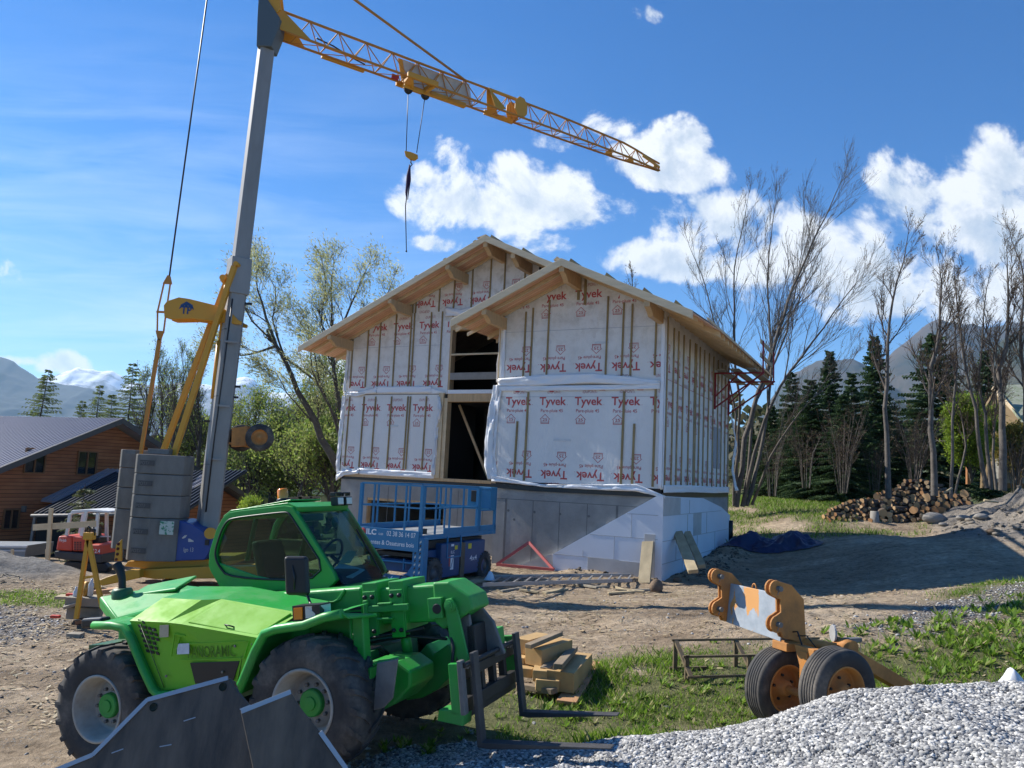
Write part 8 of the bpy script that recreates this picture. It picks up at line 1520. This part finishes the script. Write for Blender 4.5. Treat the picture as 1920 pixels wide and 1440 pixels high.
# hill side woodland filling behind (reads as one mass)
r = np.random.default_rng(77); n = 900; U_ = r.uniform(-.62, .02, n); Y_ = r.uniform(75, 190, n); X_ = U_*Y_; Z_ = ground_z(X_, Y_); V = []
k_ = 26; C_ = np.repeat(np.stack([X_, Y_, Z_], 1), k_, 0); hh = np.repeat(r.uniform(7, 14, n), k_); f = r.uniform(0, 1, n*k_)**.8; rad = (1-f*.8)*hh*.26; a = r.uniform(0, 6.28, n*k_); C_ = C_+np.stack([np.cos(a)*rad, np.sin(a)*rad, f*hh], 1); s_ = r.uniform(.9, 2.2, n*k_)[:, None]
D = r.normal(0, 1, (n*k_, 3)); D /= np.linalg.norm(D, axis=1)[:, None]; x = np.cross(D, r.normal(0, 1, (n*k_, 3))); x /= np.linalg.norm(x, axis=1)[:, None]
V = np.stack([C_-D*s_*.5, C_+x*s_*.4, C_+D*s_*.5, C_-x*s_*.4], 1); tag(np_mesh('woodland', V.reshape(-1, 3), np.arange(4*n*k_).reshape(-1, 4), leafmat('far_leaf', [(.05, .08, .03), (.10, .13, .05), (.13, .15, .06)], .3)), 'distant mixed woodland falling into the valley on the left', 'woodland', kind='stuff')
n = 420; U_ = r.uniform(.25, .80, n); Y_ = r.uniform(60, 190, n); X_ = U_*Y_; Z_ = ground_z(X_, Y_); C_ = np.repeat(np.stack([X_, Y_, Z_], 1), k_, 0); hh = np.repeat(r.uniform(4, 9, n), k_); f = r.uniform(0, 1, n*k_)**.8; rad = (1-f*.8)*hh*.3; a = r.uniform(0, 6.28, n*k_); C_ = C_+np.stack([np.cos(a)*rad, np.sin(a)*rad, f*hh], 1); s_ = r.uniform(.5, 1.4, n*k_)[:, None]; D = r.normal(0, 1, (n*k_, 3)); D /= np.linalg.norm(D, axis=1)[:, None]; x = np.cross(D, r.normal(0, 1, (n*k_, 3))); x /= np.linalg.norm(x, axis=1)[:, None]
V = np.stack([C_-D*s_*.5, C_+x*s_*.35, C_+D*s_*.5, C_-x*s_*.35], 1); tag(np_mesh('woodland', V.reshape(-1, 3), np.arange(4*n*k_).reshape(-1, 4), leafmat('far_brown_leaf', [(.08, .07, .045), (.12, .11, .06), (.07, .09, .04)], .3)), 'distant brown and green woodland behind the spruces on the right', 'woodland', kind='stuff')
# wood chips and splinters strewn on the ground
def chips(name, xr, yr, n, sd, lab, f):
    r = np.random.default_rng(sd); x = r.uniform(*xr, n); y = r.uniform(*yr, n); k = f(x, y) > r.uniform(0, 1, n); x, y = x[k], y[k]; n = len(x); z = ground_z(x, y)+.012; a = r.uniform(0, 6.28, n); l = r.uniform(.015, .07, n); w = r.uniform(.005, .016, n); c_, s_ = np.cos(a), np.sin(a); tl = r.uniform(-.01, .02, n)
    V = np.stack([np.stack([x-c_*l+s_*w, y-s_*l-c_*w, z], 1), np.stack([x+c_*l+s_*w, y+s_*l-c_*w, z+tl], 1), np.stack([x+c_*l-s_*w, y+s_*l+c_*w, z+tl+.004], 1), np.stack([x-c_*l-s_*w, y-s_*l+c_*w, z+.004], 1)], 1)
    tag(np_mesh(name, V.reshape(-1, 3), np.arange(4*n).reshape(-1, 4), leafmat('chip_wood', [(.20, .14, .08), (.40, .30, .18), (.55, .45, .30), (.30, .25, .18)], 0.0) if 'chip_wood' not in bpy.data.materials else bpy.data.materials['chip_wood']), lab, 'chips', kind='stuff')
chips('wood_chips', (-13, -4), (8.5, 18), 9000, 91, 'pale wood chips and splinters strewn over the left part of the yard', lambda x, y: .25+.75*vnoise(x*.8, y*.8, 3))
chips('wood_chips', (-1, 10), (9, 21), 8000, 92, 'splinters and straw scattered on the dirt in front of the house', lambda x, y: .15+.85*sst(vnoise(x*.9, y*.9, 4), .4, .8))
# bright shrub, house bush, sapling, conifer bush, top of a tree over the roof
def bush(px_, py_, top, w, Y, sd, m_, lab, name='shrub', L=.9, per=9, size=.09, n_=7):
    T = Tree(sd, trop=.2); rr = random.Random(sd); b0 = aty(px_, py_, Y)
    for k in range(n_): a_ = rr.uniform(-1, 1); T.path([tuple(b0), tuple(aty(px_+a_*w*.6, (py_+top)/2, Y+rr.uniform(-.6, .6))), tuple(aty(px_+a_*w, top+abs(a_)*25, Y+rr.uniform(-1, 1)))], .04, .01, 10, L, 2, .8, .1)
    return finish(T, name, lab, 'shrub', tuple(b0), bm=BK2, leaf=dict(m=m_, per=per, size=size, asp=.6, spread=.22, seed=sd), n1=5)
bush(1822, 905, 760, 34, 33.5, 71, LY, 'bright yellow green leafy shrub among the bare trunks at the right')
bush(1905, 900, 815, 26, 34.5, 72, leafmat('orange_leaf', [(.32, .20, .05), (.25, .22, .05), (.16, .18, .04)], .4), 'orange green shrub against the house at the right edge')
bush(472, 960, 944, 13, 24, 73, LY, 'low bright green juniper bush right of the annex', L=.12, size=.05, n_=4, per=4)
T = Tree(81, trop=.3); T.path(pp([(1195, 620), (1186, 540), (1184, 512)], 42), .06, .02, 7, 1.0, 1, .6, .5); b0 = aty(1195, 620, 42); finish(T, 'bare_tree', 'top of a bare tree peeping over the right roof slope', 'tree', tuple(b0), leaf=dict(m=BUD, per=3, size=.09, nm='buds', spread=.05))
sg, V, F_ = conifer(120, 2.6, .9, 1.2, LN, True); tp_ = aty(160, 908, 27.8); r_ = empty('spruce_sapling', (tp_[0], 27.8, gz(tp_[0], 27.8)), 0, 'young sparse spruce beside the white excavator canopy', 'spruce'); seg_mesh('trunk', sg, 5, BK2, r_); np_mesh('crown', V, F_, leafmat('sapling_needles', [(.10, .12, .06), (.15, .17, .08)], .2), parent=r_); f_ = (tp_[2]-gz(tp_[0], 27.8))/2.6; r_.scale = (f_, f_, f_)
# timber swing frame behind the cab
sw = aty(565, 975, 27); swr = empty('timber_frame', tuple(sw), 0, 'old timber frame with crossed legs behind the machine cab', 'frame')
for (p, q) in (((520, 935), (600, 932)), ((545, 970), (566, 930)), ((590, 968), (560, 930)), ((600, 960), (583, 932)), ((548, 952), (592, 950))): b = MB(); b.beam(aty(*p, 27)-sw, aty(*q, 27)-sw, .07, .07, up=(0, 1, 0)); b.build('frame_beam', [mat('weathered_beam', (.20, .17, .12), .8, var=.3)], swr)
# ============================================================ house at the right edge
ha = aty(1862, 722, 38); hr_ = empty('neighbour_house', tuple(ha), 0, 'house with a mossy shingle roof half hidden at the right edge', 'house')
def hp(px_, py_, Y): return aty(px_, py_, Y)-ha
SH = mat('mossy_shingles', (.36, .36, .30), .9, col2=(.16, .20, .09), scale=5, bump=.6, bscale=3)
b = MB(); b.prism([hp(1868, 722, 40), hp(2150, 715, 40), hp(2200, 850, 36), hp(1920, 792, 36), hp(1905, 775, 36.3)], (0, 0, -.15)); rf = b.build('roof', [SH], hr_)
b = MB(); b.prism([hp(1862, 724, 38.2), hp(1925, 795, 36.2), hp(1925, 800, 36.2), hp(1858, 730, 38.2)], (0, -.06, 0)); b.build('verge_board', [WOODL], hr_)
b = MB(); b.prism([hp(1866, 735, 38.5), hp(1910, 785, 37), hp(2000, 800, 37), hp(2000, 915, 37), hp(1842, 915, 38.5), hp(1850, 760, 38.5)], (0, .2, 0)); b.build('wall', [mat('ochre_wall', (.22, .15, .07), .8, var=.3, scale=2)], hr_)
b = MB(); b.prism([hp(1888, 852, 35), hp(2000, 846, 35), hp(2000, 852, 34.2), hp(1884, 860, 34.2)], (0, 0, .06)); b.build('porch_roof', [mat('orange_tile', (.42, .22, .08), .8, var=.3, scale=8)], hr_)
b = MB(); b.bb(tuple(hp(1888, 905, 35.5)), tuple(hp(1990, 862, 36.3))); b.build('stone_wall', [mat('pale_stone', (.34, .33, .29), .9, col2=(.16, .15, .13), scale=5, bump=.5)], hr_)
b = MB(); b.beam(hp(1912, 860, 35.4), hp(1912, 912, 35.4), .14, .14, up=(0, 1, 0)); b.build('porch_post', [mat('orange_post', (.32, .14, .05), .7)], hr_); b = MB(); b.beam(hp(1815, 870, 36), hp(1815, 908, 36), .14, .14, up=(0, 1, 0)); b.build('porch_post', [mat('orange_post', (.32, .14, .05), .7)], hr_)
# ============================================================ log pile
BKL = mat('log_bark', (.13, .095, .07), .95, var=.4, scale=12, bump=.6, world=False)
EGM = bpy.data.materials.new('log_end'); EGM.use_nodes = True; t = EGM.node_tree; B = t.nodes['Principled BSDF']; B.inputs['Roughness'].default_value = .8; c_ = t.nodes.new('ShaderNodeTexCoord').outputs['Object']; s_ = t.nodes.new('ShaderNodeSeparateXYZ'); t.links.new(c_, s_.inputs[0]); oi = t.nodes.new('ShaderNodeObjectInfo')
rad_ = math_n(t, 'SQRT', math_n(t, 'ADD', math_n(t, 'MULTIPLY', s_.outputs[0], s_.outputs[0]), math_n(t, 'MULTIPLY', s_.outputs[2], s_.outputs[2]))); rg_ = math_n(t, 'FRACT', math_n(t, 'MULTIPLY', rad_, 55))
cw_ = ramp(t, oi.outputs['Random'], [(0, (.30, .14, .055)), (.4, (.46, .27, .12)), (.8, (.56, .37, .19)), (1, (.64, .47, .27))]); t.links.new(mixc(t, math_n(t, 'MULTIPLY', rg_, .3), cw_, (.2, .1, .04)), B.inputs['Base Color'])
protos = []
for k in range(6):
    b = MB(); rr = np.random.default_rng(k); n = 14; a = np.arange(n)*2*math.pi/n; rd = .1*(1+.10*rr.normal(0, 1, n)); L2 = .5
    V0 = np.stack([np.cos(a)*rd, np.full(n, -L2/2), np.sin(a)*rd], 1); V1 = V0.copy(); V1[:, 1] = L2/2
    b.add(np.concatenate([V0, V1]), [(i, (i+1) % n, n+(i+1) % n, n+i) for i in range(n)], 0, True); b.add(V0, [tuple(range(n))], 1); b.add(V1, [tuple(range(n-1, -1, -1))], 1)
    o = b.build('log', [BKL, EGM]); protos.append(o)
def pile_top(px_): return np.interp(px_, [1545, 1560, 1600, 1638, 1648, 1690, 1700, 1740, 1765, 1775, 1790, 1806, 1830, 1838], [966, 952, 934, 934, 922, 905, 897, 897, 908, 925, 930, 918, 945, 962])
YL_ = hit(1690, 982, 15, 40)[1]; print('log pile depth', YL_)
rr = random.Random(9); pts = []; tries = 0
while len(pts) < 235 and tries < 30000:
    tries += 1; px_ = rr.uniform(1550, 1832); tp0 = pile_top(px_)+4; bt = 981 if px_ < 1800 else 972; py_ = rr.uniform(tp0, bt-4)
    small_ = px_ < 1640 or rr.random() < .35; rp = rr.uniform(2.6, 4.6) if small_ else rr.uniform(4.2, 8.2)
    if py_ < 925: rp = rr.uniform(2.2, 4)
    if all((px_-a_)**2+(py_-b_)**2 > (rp+c)**2*.80 for a_, b_, c in pts): pts.append((px_, py_, rp))
lab_l = 'cut round firewood log in the big log pile'
used = [False]*6
for i, (px_, py_, rp) in enumerate(sorted(pts, key=lambda q: -q[2])):
    f = (981-py_)/80; Y = YL_+.25+f*1.6+rr.uniform(-.12, .12); p = aty(px_, py_, Y); k = i % 6
    o = protos[k] if not used[k] else protos[k].copy()
    if used[k]: COL.objects.link(o)
    used[k] = True; sc = rp/FPX*Y/.1; o.location = tuple(p); o.rotation_euler = (rr.gauss(0, .12), rr.uniform(0, 6.28), rr.gauss(-.78, .22) if rr.random() > .07 else rr.uniform(-1.3, 1.3)); o.scale = (sc, rr.uniform(.8, 1.3), sc)
    o['label'] = 'cut round firewood log in the big pile beneath the bare trees'; o['category'] = 'log'; o['group'] = 'firewood logs in the pile'
# mound of bark and earth under the logs so that the pile rests on something
s_ = np.linspace(0, 1, 40); tt_ = np.linspace(0, 1, 14); V = []
for a in tt_:
    for c in s_:
        px_ = 1545+295*c; top = pile_top(px_)+7; Yq = YL_+.35+a*2.4; q = aty(px_, 981+(top-981)*min(1, a*1.6) if a < .63 else top, YL_+.35+min(a, .63)*2.4); zz = q[2] if a < .63 else q[2]*(1-(a-.63)/.37)+gz(q[0], Yq)*((a-.63)/.37); V.append((q[0]*Yq/(YL_+.35+min(a, .63)*2.4) if False else q[0], Yq, min(zz, zz-.04)))
ii = np.arange(14*40).reshape(14, 40); tag(np_mesh('bark_mound', np.array(V), np.stack([ii[:-1, :-1], ii[:-1, 1:], ii[1:, 1:], ii[1:, :-1]], -1).reshape(-1, 4), mat('bark_litter', (.09, .06, .04), .95, var=.5, scale=9, bump=.6, world=True), smooth=True), 'dark heap of bark litter and twigs inside the log pile', 'bark', kind='stuff')
# chopping block, boulders, white rock, sticks
p = hit(1640, 978, 15, 40); b = MB(); b.lathe((p[0], p[1], p[2]-.05), (0, 0, 1), [(.16, 0), (.14, .42), (0, .42)], 14); tag(b.build('chopping_block', [mat('grey_stump', (.30, .28, .25), .9, var=.3, scale=6)]), 'upright grey stump standing before the log pile', 'stump')
for q_, d_, m_, lab, sd in (((1752, 978), (.80, .5, .42), STN, 'large pale boulder at the foot of the log pile', 41), ((1510, 938), (1.1, .7, .36), mat('white_rock', (.52, .52, .50), .9, var=.2, scale=4, bump=.4), 'flat white rock in the meadow before the spruces', 42), ((1806, 974), (.5, .4, .2), STN, 'smaller pale boulder between the logs and the spoil heap', 43), ((1840, 972), (.45, .35, .22), STN, 'rounded boulder low on the spoil heap', 44), ((1862, 1000), (.4, .3, .2), mat('brown_stone', (0, 0, 0)), 'brown boulder at the front of the spoil heap', 45), ((1768, 985), (.3, .25, .14), STN, 'small stone in front of the large pale boulder', 46), ((1270, 1090), (.22, .2, .14), mat('brown_stone', (0, 0, 0)), 'small dark stone near the leaning beams', 47)):
    p = hit(*q_, 12, 60); rock('boulder', (p[0], p[1], p[2]+d_[2]*.25), d_, m_, lab, sd)
for a_, b_, lab in (((1845, 938), (1872, 942), 'long pale stick on the ground behind the spoil heap'), ((1770, 925), (1785, 915), 'pale split stick poking out of the log pile')):
    p, q = aty(*a_, 24.5), aty(*b_, 24.5); b = MB(); b.tube(p, q, .04, .03, n=7); tag(b.build('stick', [PLK]), lab, 'stick')
# ============================================================ air
b = MB(); b.bb((-9500, -1400, -68), (9500, 12800, 1750))
HZ = bpy.data.materials.new('air_haze'); HZ.use_nodes = True; t = HZ.node_tree; t.nodes.clear(); o_ = t.nodes.new('ShaderNodeOutputMaterial'); pv = t.nodes.new('ShaderNodeVolumePrincipled'); pv.inputs['Color'].default_value = (.50, .74, 1.0, 1); pv.inputs['Density'].default_value = 5.5e-5; pv.inputs['Anisotropy'].default_value = .2
t.links.new(pv.outputs[0], o_.inputs['Volume']); hz_ = b.build('haze', [HZ]); tag(hz_, 'thin blue air haze between the plot and the far mountains', 'haze', kind='stuff')
